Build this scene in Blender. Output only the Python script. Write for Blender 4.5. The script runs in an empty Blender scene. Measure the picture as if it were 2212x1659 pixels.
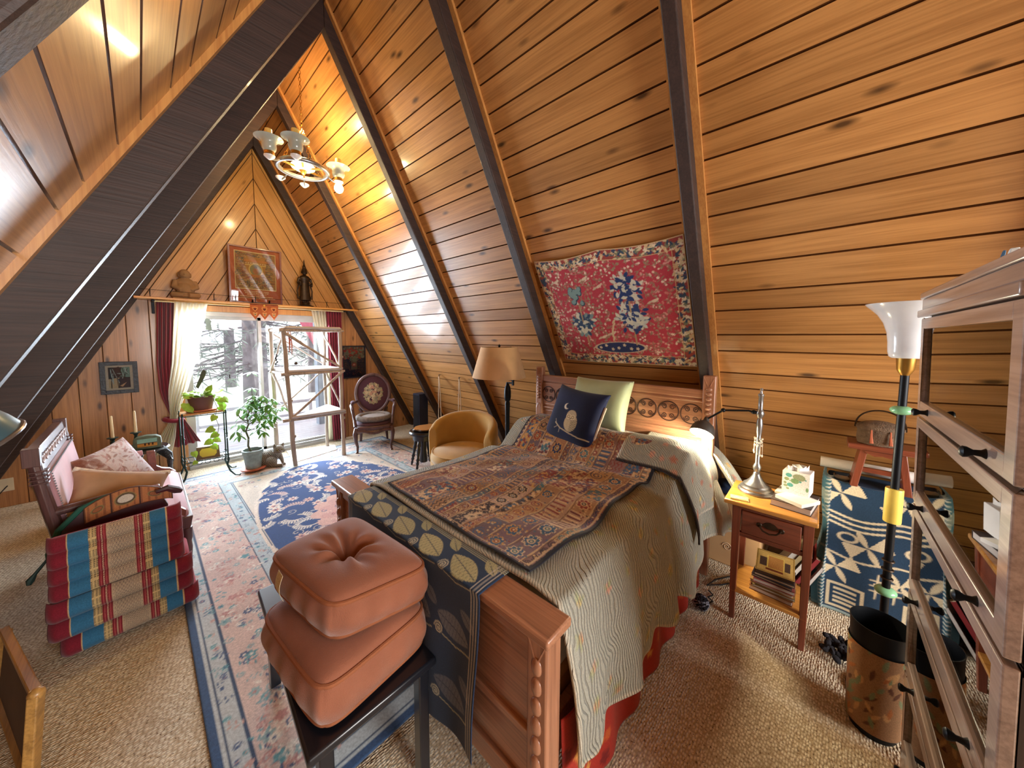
import bpy, bmesh, math, random
import numpy as np
from mathutils import Vector, Matrix, Euler
random.seed(7); rng = np.random.default_rng(11)
PI = math.pi
SC = bpy.context.scene
COL = SC.collection

# ------------------------------------------------------------------ geometry helpers
def lin(c):
    c = np.asarray(c, float) / 255.0
    return np.where(c <= .04045, c / 12.92, ((c + .055) / 1.055) ** 2.4)

def sstep(a, b, x):
    t = np.clip((np.asarray(x, float) - a) / (b - a), 0, 1)
    return t * t * (3 - 2 * t)

def _R(rot):
    return Matrix.Identity(3) if rot is None else (rot if isinstance(rot, Matrix) else Euler(rot).to_matrix())

class MB:
    def __init__(s): s.v = []; s.f = []; s.m = []
    def add(s, vs, fs, m=0):
        o = len(s.v); s.v += [tuple(v) for v in vs]
        s.f += [tuple(i + o for i in f) for f in fs]; s.m += [m] * len(fs)
        return s
    def xf(s, M, start=0):
        for i in range(start, len(s.v)): s.v[i] = tuple(M @ Vector(s.v[i]))
        return s
    def box(s, c, d, rot=None, m=0):
        R = _R(rot)
        vs = [Vector(c) + R @ Vector((sx * d[0] / 2, sy * d[1] / 2, sz * d[2] / 2)) for sx in (-1, 1) for sy in (-1, 1) for sz in (-1, 1)]
        return s.add(vs, [(0, 1, 3, 2), (4, 6, 7, 5), (0, 4, 5, 1), (2, 3, 7, 6), (0, 2, 6, 4), (1, 5, 7, 3)], m)
    def bx(s, x0, x1, y0, y1, z0, z1, m=0):
        return s.box(((x0 + x1) / 2, (y0 + y1) / 2, (z0 + z1) / 2), (abs(x1 - x0), abs(y1 - y0), abs(z1 - z0)), None, m)
    def hexa(s, b, t, m=0):          # bottom quad, top quad
        return s.add(list(b) + list(t), [(3, 2, 1, 0), (4, 5, 6, 7), (0, 1, 5, 4), (1, 2, 6, 5), (2, 3, 7, 6), (3, 0, 4, 7)], m)
    def tube(s, pts, r, seg=8, m=0, closed=False):
        P = [Vector(p) for p in pts]; n = len(P)
        if isinstance(r, (int, float)): r = [r] * n
        T = []
        for i in range(n):
            a = P[(i - 1) % n] if closed else P[max(i - 1, 0)]
            b = P[(i + 1) % n] if closed else P[min(i + 1, n - 1)]
            d = (b - a); T.append(d.normalized() if d.length > 1e-9 else Vector((0, 0, 1)))
        up = Vector((0, 0, 1)) if abs(T[0].z) < .9 else Vector((1, 0, 0))
        N = T[0].cross(up).normalized(); vs = []
        for i in range(n):
            N = (N - T[i] * N.dot(T[i]))
            N = N.normalized() if N.length > 1e-6 else T[i].orthogonal().normalized()
            B = T[i].cross(N)
            for k in range(seg):
                a = 2 * PI * k / seg
                vs.append(P[i] + (N * math.cos(a) + B * math.sin(a)) * r[i])
        fs = []
        rows = n if closed else n - 1
        for i in range(rows):
            j = (i + 1) % n
            for k in range(seg):
                l = (k + 1) % seg
                fs.append((i * seg + k, i * seg + l, j * seg + l, j * seg + k))
        if not closed:
            fs.append(tuple(range(seg))[::-1]); fs.append(tuple((n - 1) * seg + k for k in range(seg)))
        return s.add(vs, fs, m)
    def lathe(s, prof, c=(0, 0, 0), seg=24, rot=None, m=0, sx=1, sy=1):
        R = _R(rot)
        vs = []
        for r, z in prof:
            for k in range(seg):
                a = 2 * PI * k / seg
                vs.append(Vector(c) + R @ Vector((r * math.cos(a) * sx, r * math.sin(a) * sy, z)))
        fs = []; n = len(prof)
        for i in range(n - 1):
            for k in range(seg):
                l = (k + 1) % seg
                fs.append((i * seg + k, i * seg + l, (i + 1) * seg + l, (i + 1) * seg + k))
        if prof[0][0] > 1e-5: fs.append(tuple(range(seg))[::-1])
        if prof[-1][0] > 1e-5: fs.append(tuple((n - 1) * seg + k for k in range(seg)))
        return s.add(vs, fs, m)
    def shell(s, prof, c=(0, 0, 0), seg=24, t=.004, R=None, m=0, sx=1, sy=1):   # open lathe with thickness
        full = list(prof) + [(max(r - t, .0005), z + (t * .3)) for r, z in prof[::-1]]
        full.append(full[0]); R = R or Matrix.Identity(3)
        vs = []; fs = []
        for r, z in full[:-1]:
            for k in range(seg):
                a = 2 * PI * k / seg
                vs.append(Vector(c) + R @ Vector((r * math.cos(a) * sx, r * math.sin(a) * sy, z)))
        n = len(full) - 1
        for i in range(n):
            j = (i + 1) % n
            for k in range(seg):
                l = (k + 1) % seg
                fs.append((i * seg + k, i * seg + l, j * seg + l, j * seg + k))
        return s.add(vs, fs, m)
    def ell(s, c, r, rot=None, seg=16, ring=10, m=0):
        if isinstance(r, (int, float)): r = (r, r, r)
        R = _R(rot)
        vs = []; fs = []
        for i in range(ring + 1):
            t = PI * i / ring
            for k in range(seg):
                a = 2 * PI * k / seg
                vs.append(Vector(c) + R @ Vector((r[0] * math.sin(t) * math.cos(a), r[1] * math.sin(t) * math.sin(a), r[2] * math.cos(t))))
        for i in range(ring):
            for k in range(seg):
                l = (k + 1) % seg
                fs.append((i * seg + k, (i + 1) * seg + k, (i + 1) * seg + l, i * seg + l))
        return s.add(vs, fs, m)
    def torus(s, c, R0, r, M=None, seg=28, rs=8, m=0, a0=0, a1=2 * PI):
        M = M or Matrix.Identity(3)
        full = abs(a1 - a0 - 2 * PI) < 1e-6
        n = seg if full else seg + 1
        pts = [Vector(c) + M @ Vector((R0 * math.cos(a0 + (a1 - a0) * i / seg), R0 * math.sin(a0 + (a1 - a0) * i / seg), 0)) for i in range(n)]
        return s.tube(pts, r, rs, m, closed=full)
    def prism(s, poly, o, ex, ey, ez, m=0):    # poly in (ex, ey), extruded along ez vector
        o = Vector(o); ex = Vector(ex); ey = Vector(ey); ez = Vector(ez); n = len(poly)
        a = [o + ex * p[0] + ey * p[1] for p in poly]; b = [p + ez for p in a]
        fs = [tuple(range(n))[::-1], tuple(range(n, 2 * n))] + [(i, (i + 1) % n, n + (i + 1) % n, n + i) for i in range(n)]
        return s.add(a + b, fs, m)
    def cush(s, c, d, R=None, puff=.5, nu=16, nv=16, m=0, flat=0.0, pinch=.12):   # pillow: d = (w, h, thick) in local x, y, z
        R = R or Matrix.Identity(3)
        P = np.zeros((2, nu + 1, nv + 1, 3))
        U, V = np.meshgrid(np.linspace(-1, 1, nu + 1), np.linspace(-1, 1, nv + 1), indexing='ij')
        sx = 1 - pinch * (1 - np.abs(V) ** 2) * np.abs(U) ** 3
        sy = 1 - pinch * (1 - np.abs(U) ** 2) * np.abs(V) ** 3
        h = ((1 - np.abs(U) ** 2.6) * (1 - np.abs(V) ** 2.6)) ** puff
        for q, sg in ((0, 1), (1, -1)):
            P[q, ..., 0] = U * sx * d[0] / 2; P[q, ..., 1] = V * sy * d[1] / 2
            P[q, ..., 2] = sg * (h * d[2] / 2 * (1 - flat * (sg < 0)))
        for q in (0, 1):
            pts = [Vector(c) + R @ Vector(p) for p in P[q].reshape(-1, 3)]
            fs = []
            for i in range(nu):
                for j in range(nv):
                    a = i * (nv + 1) + j
                    f = (a, a + nv + 1, a + nv + 2, a + 1)
                    fs.append(f if q == 0 else f[::-1])
            s.add(pts, fs, m)
        return s

def grid_faces(nx, ny):
    i = np.arange(nx - 1)[:, None]; j = np.arange(ny - 1)[None, :]
    a = (i * ny + j)
    return np.stack([a, a + ny, a + ny + 1, a + 1], -1).reshape(-1, 4)

def new_mesh_np(name, P, F, col=None):
    me = bpy.data.meshes.new(name)
    nv = len(P); nf = len(F)
    me.vertices.add(nv); me.vertices.foreach_set('co', np.asarray(P, np.float32).ravel())
    me.loops.add(nf * 4); me.loops.foreach_set('vertex_index', np.asarray(F, np.int32).ravel())
    me.polygons.add(nf); me.polygons.foreach_set('loop_start', np.arange(0, nf * 4, 4, dtype=np.int32))
    me.polygons.foreach_set('use_smooth', np.ones(nf, bool))
    me.update(calc_edges=True); me.validate()
    if col is not None:
        ca = me.color_attributes.new('col', 'FLOAT_COLOR', 'POINT')
        rgba = np.ones((nv, 4), np.float32); rgba[:, :3] = np.clip(col.reshape(-1, 3), 0, 1)
        ca.data.foreach_set('color', rgba.ravel())
    return me

def prop(o, label=None, cat=None, group=None, kind=None):
    if label: o['label'] = label
    if cat: o['category'] = cat
    if group: o['group'] = group
    if kind: o['kind'] = kind
    return o

def thing(name, label, cat, loc=(0, 0, 0), rotz=0, group=None):
    o = bpy.data.objects.new(name, None); COL.objects.link(o)
    o.location = loc; o.rotation_euler = (0, 0, rotz); o.empty_display_size = .1
    return prop(o, label, cat, group)

def obj(name, mb, mats, parent=None, smooth=True, bevel=0.0, local=False, sharp=40, weld=True, mods=()):
    me = bpy.data.meshes.new(name)
    me.from_pydata(mb.v, [], mb.f)
    if not isinstance(mats, (list, tuple)): mats = [mats]
    for m in mats: me.materials.append(m)
    if len(mats) > 1:
        for p, mi in zip(me.polygons, mb.m): p.material_index = mi
    bm = bmesh.new(); bm.from_mesh(me)
    if weld: bmesh.ops.remove_doubles(bm, verts=bm.verts, dist=1e-5)
    bmesh.ops.recalc_face_normals(bm, faces=bm.faces)
    if parent is not None and not local:
        L = None; p = parent; off = Vector((0, 0, 0))
        while p is not None: off += Vector(p.location); p = p.parent
        for v in bm.verts: v.co -= off
    bm.to_mesh(me); bm.free()
    if smooth:
        me.polygons.foreach_set('use_smooth', [True] * len(me.polygons))
        me.set_sharp_from_angle(angle=math.radians(sharp))
    o = bpy.data.objects.new(name, me); COL.objects.link(o)
    if parent is not None: o.parent = parent
    if bevel:
        b = o.modifiers.new('bevel', 'BEVEL'); b.width = bevel; b.segments = 2; b.limit_method = 'ANGLE'; b.angle_limit = math.radians(35)
        b.harden_normals = False
    for k in mods:
        if k[0] == 'subsurf':
            q = o.modifiers.new('sub', 'SUBSURF'); q.levels = q.render_levels = k[1]
        if k[0] == 'remesh':
            q = o.modifiers.new('remesh', 'REMESH'); q.mode = 'VOXEL'; q.voxel_size = k[1]; q.use_smooth_shade = True
            if len(k) > 2:
                q = o.modifiers.new('smooth', 'SMOOTH'); q.factor = .5; q.iterations = k[2]
        if k[0] == 'solid':
            q = o.modifiers.new('solid', 'SOLIDIFY'); q.thickness = k[1]; q.offset = k[2] if len(k) > 2 else 0
    return o

def struct(name, mb, mat, label=None, **k):
    o = obj(name, mb, mat, **k); o['kind'] = 'structure'
    if label: o['label'] = label
    return o

# ------------------------------------------------------------------ pattern canvas (woven / printed designs worked out on the cloth's own grid)
class CV:
    def __init__(s, w, h, res, base):
        s.w, s.h = w, h
        s.nx = max(4, int(round(w / res)) + 1); s.ny = max(4, int(round(h / res)) + 1)
        s.x = np.linspace(0, w, s.nx); s.y = np.linspace(0, h, s.ny)
        s.X, s.Y = np.meshgrid(s.x, s.y, indexing='ij')
        s.c = np.zeros((s.nx, s.ny, 3)) + lin(base); s.aa = res * .6
    def win(s, x0, x1, y0, y1):
        i0 = np.searchsorted(s.x, x0); i1 = np.searchsorted(s.x, x1); j0 = np.searchsorted(s.y, y0); j1 = np.searchsorted(s.y, y1)
        return slice(i0, i1 + 1), slice(j0, j1 + 1)
    def put(s, sl, a, col):
        if a.size == 0: return
        a = np.clip(a, 0, 1)[..., None]; s.c[sl] = s.c[sl] * (1 - a) + lin(col) * a
    def rect(s, x0, x1, y0, y1, col, a=1.):
        sl = s.win(x0, x1, y0, y1); X, Y = s.X[sl], s.Y[sl]
        s.put(sl, ((X >= x0) & (X <= x1) & (Y >= y0) & (Y <= y1)) * a, col)
    def frame(s, x0, x1, y0, y1, t, col):
        s.rect(x0, x1, y0, y0 + t, col); s.rect(x0, x1, y1 - t, y1, col); s.rect(x0, x0 + t, y0, y1, col); s.rect(x1 - t, x1, y0, y1, col)
    def disc(s, cx, cy, r, col, a=1., ry=None, rot=0, ring=0):
        ry = ry or r; R = max(r, ry) + s.aa * 2
        sl = s.win(cx - R, cx + R, cy - R, cy + R); X, Y = s.X[sl] - cx, s.Y[sl] - cy
        if rot: X, Y = X * math.cos(rot) + Y * math.sin(rot), -X * math.sin(rot) + Y * math.cos(rot)
        d = (np.sqrt((X / r) ** 2 + (Y / ry) ** 2) - 1) * min(r, ry)
        m = np.clip(.5 - d / s.aa, 0, 1)
        if ring: m = m * np.clip(.5 + (d + ring) / s.aa, 0, 1)
        s.put(sl, m * a, col)
    def flower(s, cx, cy, r, n, col, rot=0, depth=.45, a=1.):
        R = r + s.aa * 2; sl = s.win(cx - R, cx + R, cy - R, cy + R); X, Y = s.X[sl] - cx, s.Y[sl] - cy
        th = np.arctan2(Y, X) + rot; rr = np.hypot(X, Y)
        lim = r * (1 - depth + depth * np.abs(np.cos(n * th / 2)))
        s.put(sl, np.clip(.5 - (rr - lim) / s.aa, 0, 1) * a, col)
    def leaf(s, cx, cy, L, W, rot, col, a=1.):
        R = L + s.aa; sl = s.win(cx - R, cx + R, cy - R, cy + R); X, Y = s.X[sl] - cx, s.Y[sl] - cy
        u = X * math.cos(rot) + Y * math.sin(rot); v = -X * math.sin(rot) + Y * math.cos(rot)
        t = np.clip(u / L, 0, 1); lim = W * np.sin(PI * t) ** .8
        s.put(sl, np.clip(.5 - (np.abs(v) - lim) / s.aa, 0, 1) * ((u > 0) & (u < L)) * a, col)
    def line(s, pts, t, col, a=1.):
        for (x0, y0), (x1, y1) in zip(pts[:-1], pts[1:]):
            R = t + s.aa; sl = s.win(min(x0, x1) - R, max(x0, x1) + R, min(y0, y1) - R, max(y0, y1) + R)
            X, Y = s.X[sl] - x0, s.Y[sl] - y0; dx, dy = x1 - x0, y1 - y0; L2 = dx * dx + dy * dy + 1e-12
            k = np.clip((X * dx + Y * dy) / L2, 0, 1); d = np.hypot(X - k * dx, Y - k * dy)
            s.put(sl, np.clip(.5 - (d - t / 2) / s.aa, 0, 1) * a, col)
    def poly(s, pts, col, a=1.):
        xs = [p[0] for p in pts]; ys = [p[1] for p in pts]
        sl = s.win(min(xs), max(xs), min(ys), max(ys)); X, Y = s.X[sl], s.Y[sl]
        m = np.zeros(X.shape, bool); n = len(pts)
        for i in range(n):
            (xa, ya), (xb, yb) = pts[i], pts[(i + 1) % n]
            if ya == yb: continue
            m ^= ((ya > Y) != (yb > Y)) & (X < (xb - xa) * (Y - ya) / (yb - ya) + xa)
        s.put(sl, m * a, col)
    def spiral(s, cx, cy, r, turns, t, col, rot=0):
        n = int(turns * 14); s.line([(cx + r * (1 - i / n) * math.cos(rot + i / n * turns * 2 * PI), cy + r * (1 - i / n) * math.sin(rot + i / n * turns * 2 * PI)) for i in range(n)], t, col)
    def noise(s, amp, cells=6, seed=0):
        g = np.random.default_rng(seed).random((int(s.w * cells) + 3, int(s.h * cells) + 3))
        fx = s.X * cells; fy = s.Y * cells; i = fx.astype(int); j = fy.astype(int); u = fx - i; v = fy - j
        u = u * u * (3 - 2 * u); v = v * v * (3 - 2 * v)
        n = (g[i, j] * (1 - u) + g[i + 1, j] * u) * (1 - v) + (g[i, j + 1] * (1 - u) + g[i + 1, j + 1] * u) * v
        s.c *= (1 + amp * (n - .5) * 2)[..., None]
    def sprinkle(s, x0, x1, y0, y1, n, fn, seed=0, mind=0):
        r = random.Random(seed); pts = []
        tries = 0
        while len(pts) < n and tries < n * 30:
            tries += 1; x = r.uniform(x0, x1); y = r.uniform(y0, y1)
            if mind and any((x - p[0]) ** 2 + (y - p[1]) ** 2 < mind * mind for p in pts): continue
            pts.append((x, y)); fn(x, y, r)

def cloth(name, cv, Pf, mat, parent=None, thick=.004, offset=-1, local=False):
    P = np.stack(Pf(cv.X, cv.Y), -1).reshape(-1, 3)
    if parent is not None and not local:
        off = np.zeros(3); p = parent
        while p is not None: off += np.array(p.location); p = p.parent
        P = P - off
    me = new_mesh_np(name, P, grid_faces(cv.nx, cv.ny), cv.c)
    me.materials.append(mat)
    o = bpy.data.objects.new(name, me); COL.objects.link(o)
    if parent is not None: o.parent = parent
    if thick:
        q = o.modifiers.new('solid', 'SOLIDIFY'); q.thickness = thick; q.offset = offset
    return o

# ------------------------------------------------------------------ materials
def nd(nt, t, **k):
    n = nt.nodes.new('ShaderNode' + t)
    for a, b in k.items():
        if a.startswith('_'): setattr(n, a[1:], b)
        else: n.inputs[a.replace('__', ' ')].default_value = b
    return n
def newmat(name):
    m = bpy.data.materials.new(name); m.use_nodes = True; nt = m.node_tree
    return m, nt, nt.nodes['Principled BSDF']
def L(nt, a, b): nt.links.new(a, b)
def c4(c): return tuple(lin(c)) + (1,)
def ramp(nt, fac, stops):
    r = nd(nt, 'ValToRGB'); el = r.color_ramp.elements
    while len(el) < len(stops): el.new(.5)
    for e, (p, c) in zip(el, stops): e.position = p; e.color = c if len(c) == 4 else c4(c)
    L(nt, fac, r.inputs[0]); return r.outputs[0]
def mixc(nt, fac, a, b, mode='MIX'):
    n = nd(nt, 'Mix', _data_type='RGBA', _blend_type=mode)
    for s, v in ((n.inputs[0], fac), (n.inputs[6], a), (n.inputs[7], b)):
        if hasattr(v, 'is_linked'): L(nt, v, s)
        else: s.default_value = v
    return n.outputs[2]
def bump(nt, p, h, strength, dist=.01):
    b = nd(nt, 'Bump', Strength=strength, Distance=dist); L(nt, h, b.inputs['Height']); L(nt, b.outputs[0], p.inputs['Normal'])
_mc = {}
def pm(name, col, rough=.5, metal=0., bmp=0., bscale=150., var=.12, vscale=6., coat=0., sheen=0., trans=0., ior=1.45, alpha=1., sss=0.):
    if name in _mc: return _mc[name]
    m, nt, p = newmat(name)
    tc = nd(nt, 'TexCoord'); no = nd(nt, 'TexNoise', Scale=vscale, Detail=4.); L(nt, tc.outputs['Object'], no.inputs['Vector'])
    a = lin(col); lo = tuple(a * (1 - var)) + (1,); hi = tuple(np.clip(a * (1 + var), 0, 1)) + (1,)
    L(nt, ramp(nt, no.outputs[0], [(.3, lo), (.7, hi)]), p.inputs['Base Color'])
    p.inputs['Roughness'].default_value = rough; p.inputs['Metallic'].default_value = metal
    p.inputs['Coat Weight'].default_value = coat; p.inputs['Coat Roughness'].default_value = .15
    p.inputs['Sheen Weight'].default_value = sheen; p.inputs['Sheen Roughness'].default_value = .4
    p.inputs['Transmission Weight'].default_value = trans; p.inputs['IOR'].default_value = ior; p.inputs['Alpha'].default_value = alpha
    if sss: p.inputs['Subsurface Weight'].default_value = sss; p.inputs['Subsurface Radius'].default_value = (.02, .02, .02)
    if bmp:
        n2 = nd(nt, 'TexNoise', Scale=bscale, Detail=3.); L(nt, tc.outputs['Object'], n2.inputs['Vector']); bump(nt, p, n2.outputs[0], bmp, .004)
    _mc[name] = m; return m

def glow(name, col, strength):
    m, nt, p = newmat(name); p.inputs['Base Color'].default_value = c4(col)
    p.inputs['Emission Color'].default_value = c4(col); p.inputs['Emission Strength'].default_value = strength
    return m

def wood(name, dark, light, axis=0, rough=.35, coat=.25, scale=1., knots=0., island=False, lvar=.22, grain=.6, bmp=.12, roty=None):
    if name in _mc: return _mc[name]
    m, nt, p = newmat(name)
    tc = nd(nt, 'TexCoord'); vec = tc.outputs['Object']
    geo = nd(nt, 'NewGeometry')
    if island:
        off = nd(nt, 'VectorMath', _operation='SCALE'); L(nt, geo.outputs['Random Per Island'], off.inputs['Scale']); off.inputs[0].default_value = (37.3, 11.7, 5.1)
        ad = nd(nt, 'VectorMath', _operation='ADD'); L(nt, vec, ad.inputs[0]); L(nt, off.outputs[0], ad.inputs[1]); vec = ad.outputs[0]
    if roty is not None:
        rm = nd(nt, 'Mapping'); rm.inputs['Rotation'].default_value = (0, roty, 0); L(nt, vec, rm.inputs['Vector']); vec = rm.outputs[0]
    st = [9. * scale] * 3; st[axis] = .55 * scale
    mp = nd(nt, 'Mapping'); mp.inputs['Scale'].default_value = st; L(nt, vec, mp.inputs['Vector'])
    # slow warp makes cathedral figure
    w1 = nd(nt, 'TexNoise', Scale=1.1, Detail=2.); L(nt, mp.outputs[0], w1.inputs['Vector'])
    wv = nd(nt, 'Math', _operation='MULTIPLY'); L(nt, w1.outputs[0], wv.inputs[0]); wv.inputs[1].default_value = 26.
    sn = nd(nt, 'Math', _operation='SINE'); L(nt, wv.outputs[0], sn.inputs[0])
    st2 = [120. * scale] * 3; st2[axis] = 3. * scale
    mp2 = nd(nt, 'Mapping'); mp2.inputs['Scale'].default_value = st2; L(nt, vec, mp2.inputs['Vector'])
    fn = nd(nt, 'TexNoise', Scale=1., Detail=4., Roughness=.6); L(nt, mp2.outputs[0], fn.inputs['Vector'])
    ad2 = nd(nt, 'Math', _operation='MULTIPLY_ADD'); L(nt, sn.outputs[0], ad2.inputs[0]); ad2.inputs[1].default_value = .16 * grain; L(nt, fn.outputs[0], ad2.inputs[2])
    lo = tuple(lin(dark)) + (1,); hi = tuple(lin(light)) + (1,)
    colr = ramp(nt, ad2.outputs[0], [(.12, lo), (.66, hi)])
    if island:
        mr = nd(nt, 'MapRange'); L(nt, geo.outputs['Random Per Island'], mr.inputs[0]); mr.inputs[3].default_value = 1 - lvar; mr.inputs[4].default_value = 1 + lvar * .55
        colr = mixc(nt, 1., colr, mr.outputs[0], 'MULTIPLY')
    if knots:
        st3 = [7.5 * scale] * 3; st3[axis] = 2.6 * scale
        mp3 = nd(nt, 'Mapping'); mp3.inputs['Scale'].default_value = st3; L(nt, vec, mp3.inputs['Vector'])
        vo = nd(nt, 'TexVoronoi', Scale=1.); L(nt, mp3.outputs[0], vo.inputs['Vector'])
        kn = ramp(nt, vo.outputs['Distance'], [(.05, (1, 1, 1, 1)), (.05 + .11, (0, 0, 0, 1))])
        colr = mixc(nt, kn, colr, tuple(lin(dark) * .28) + (1,))
    L(nt, colr, p.inputs['Base Color'])
    p.inputs['Roughness'].default_value = rough; p.inputs['Coat Weight'].default_value = coat; p.inputs['Coat Roughness'].default_value = .12
    bump(nt, p, fn.outputs[0], bmp, .003)
    _mc[name] = m; return m

def fabric_attr(name, rough=.9, sheen=.15, bscale=900., bst=.25, quilt=None, trans=0.):
    m, nt, p = newmat(name)
    at = nd(nt, 'Attribute', _attribute_name='col'); tc = nd(nt, 'TexCoord')
    no = nd(nt, 'TexNoise', Scale=bscale * .25, Detail=3.); L(nt, tc.outputs['Object'], no.inputs['Vector'])
    gr = ramp(nt, no.outputs[0], [(.3, (.78, .78, .78, 1)), (.7, (1.12, 1.12, 1.12, 1))])
    L(nt, mixc(nt, 1., at.outputs['Color'], gr, 'MULTIPLY'), p.inputs['Base Color'])
    p.inputs['Roughness'].default_value = rough; p.inputs['Sheen Weight'].default_value = sheen
    p.inputs['Specular IOR Level'].default_value = .2
    n2 = nd(nt, 'TexNoise', Scale=bscale, Detail=2.); L(nt, tc.outputs['Object'], n2.inputs['Vector'])
    if quilt:
        vo = nd(nt, 'TexWave', Scale=quilt, Distortion=7., Detail=2.); vo.inputs['Detail Scale'].default_value = .35; wp = nd(nt, 'TexNoise', Scale=4.); L(nt, tc.outputs['Object'], wp.inputs['Vector'])
        mx = nd(nt, 'Mix', _data_type='VECTOR'); mx.inputs[0].default_value = .12; L(nt, tc.outputs['Object'], mx.inputs[4]); L(nt, wp.outputs['Color'], mx.inputs[5])
        mp = nd(nt, 'Mapping'); mp.inputs['Scale'].default_value = (1., .8, .8); mp.inputs['Rotation'].default_value = (0, .3, .9); L(nt, mx.outputs[1], mp.inputs[0]); L(nt, mp.outputs[0], vo.inputs['Vector'])
        h = ramp(nt, vo.outputs['Fac'], [(0., (0, 0, 0, 1)), (.3, (1, 1, 1, 1))])
        bump(nt, p, h, .9, .014)
    else: bump(nt, p, n2.outputs[0], bst, .003)
    return m
# ------------------------------------------------------------------ material set
M = {}
M['board'] = wood('honey_pine_boards', (146, 98, 50), (190, 138, 80), axis=0, rough=.36, coat=.32, knots=1, island=True)
M['plank'] = wood('vertical_cedar_planks', (138, 92, 58), (190, 138, 92), axis=2, rough=.38, coat=.25, knots=1, island=True)
M['shelfpine'] = wood('pine_shelf', (176, 112, 52), (220, 162, 88), axis=0)
M['gable'] = wood('gable_pine_planks', (158, 106, 52), (200, 148, 82), axis=2, rough=.35, coat=.3, knots=1, island=True, lvar=.12, roty=math.radians(-28.5))
M['gable2'] = wood('gable_pine_planks_mirrored', (158, 106, 52), (200, 148, 82), axis=2, rough=.35, coat=.3, knots=1, island=True, lvar=.12, roty=math.radians(28.5))
M['groove'] = pm('varnished_groove', (96, 58, 30), .22, coat=.6)
M['rafter'] = wood('dark_stained_rafter', (24, 16, 15), (58, 40, 35), axis=0, rough=.6, coat=.05, grain=.5, bmp=.5)
M['trim'] = wood('orange_pine_trim', (166, 106, 56), (202, 146, 82), axis=2, rough=.35)
M['oak'] = wood('carved_oak', (118, 76, 56), (176, 124, 94), axis=1, rough=.36, coat=.35, bmp=.2)
M['oakz'] = wood('carved_oak_upright', (118, 76, 56), (176, 124, 94), axis=2, rough=.36, coat=.35, bmp=.2)
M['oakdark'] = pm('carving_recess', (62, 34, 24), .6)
M['maple'] = wood('honey_maple', (160, 96, 40), (206, 146, 70), axis=1, rough=.3, coat=.4)
M['cherry'] = wood('reddish_cherry', (84, 38, 26), (128, 64, 42), axis=1, rough=.35, coat=.3)
M['cherryz'] = wood('reddish_cherry_upright', (84, 38, 26), (128, 64, 42), axis=2, rough=.35, coat=.3)
M['walnut'] = wood('dark_walnut', (52, 32, 36), (98, 66, 64), axis=2, rough=.32, coat=.35)
M['caseoak'] = wood('grey_brown_oak', (112, 96, 92), (166, 148, 140), axis=0, rough=.28, coat=.8)  # brown oak paled to grey: the window's reflection is put into the colour
M['caseside'] = wood('dark_bookcase_side', (30, 20, 22), (62, 44, 44), axis=2, rough=.4, coat=.3)  # case sides and inside darkened, their shade painted into the wood colour
M['bark'] = wood('peeled_branch', (120, 104, 92), (188, 172, 158), axis=2, rough=.75, coat=0, bmp=.6)
M['stoolblk'] = pm('black_lacquer', (22, 24, 32), .3, coat=.5)
M['iron'] = pm('black_iron', (24, 26, 30), .45, metal=.6)
M['greeniron'] = pm('green_iron', (46, 66, 62), .5, metal=.4)
M['alu'] = pm('grey_aluminium', (170, 168, 166), .4, metal=.3)
M['brass'] = pm('aged_brass', (170, 128, 60), .35, metal=.85)
M['pewter'] = pm('brushed_pewter', (150, 150, 152), .3, metal=.85)
M['bronze'] = pm('dark_bronze', (58, 44, 32), .38, metal=.6, var=.4, vscale=30)
M['stone'] = pm('carved_stone', (150, 116, 82), .85, bmp=.5, bscale=120)
M['cream'] = pm('cream_wax', (232, 214, 172), .5, sss=.3)
M['white'] = pm('white_paper', (236, 234, 230), .6)
M['plate'] = pm('ivory_plastic', (226, 214, 190), .45)
M['terra'] = pm('terracotta', (176, 96, 66), .75)
M['potbrown'] = pm('brown_plastic_pot', (104, 68, 62), .5)
M['potgrey'] = pm('verdigris_pot', (138, 156, 156), .6, var=.25, vscale=18)
M['soil'] = pm('potting_soil', (60, 46, 40), .95, bmp=1)
M['leaf'] = pm('schefflera_leaf', (92, 146, 62), .4, var=.35, vscale=9, coat=.2)
M['pothos'] = pm('pothos_leaf', (150, 190, 66), .45, var=.3, vscale=14, coat=.2)
M['stem'] = pm('plant_stem', (88, 86, 60), .7)
M['pink'] = pm('dusty_pink_velvet', (190, 142, 150), .85, sheen=.5, bmp=.1)
M['rust'] = pm('rust_corduroy', (150, 94, 70), .95, sheen=.4, bmp=.5, bscale=420, var=.1)
M['rustpipe'] = pm('rust_piping', (150, 90, 58), .9, bmp=.4, bscale=500)
M['gold'] = pm('gold_velvet', (188, 148, 76), .8, sheen=.6, var=.1)
M['plum'] = pm('plum_needlework', (86, 56, 70), .9, sheen=.3, bmp=.3, bscale=500)
M['fleece'] = pm('grey_fleece', (138, 128, 122), .98, bmp=1.4, bscale=260, var=.25, vscale=30)
M['fleecelt'] = pm('pale_grey_felt', (168, 160, 156), .98, bmp=.5, bscale=260)
M['carpetpad'] = pm('carpet_shelf_cover', (196, 190, 188), .98, bmp=1.0, bscale=220)
M['sheer'] = None
M['red'] = pm('crimson_curtain', (122, 26, 48), .85, sheen=.4)
M['sage'] = pm('sage_sateen', (164, 176, 140), .5, sheen=.4, bmp=.15, bscale=30)
M['shade'] = pm('tan_lampshade', (206, 168, 124), .8, sss=.0)
M['milk'] = pm('milk_glass', (232, 234, 238), .12, coat=.6, sss=.15)
M['opal'] = pm('opal_glass_shade', (176, 186, 178), .15, trans=.15, coat=.6)
M['amber'] = pm('amber_chimney', (206, 186, 112), .25, trans=.15)
M['jade'] = pm('jade_disc', (132, 190, 146), .25, coat=.4, sss=.3)
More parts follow.
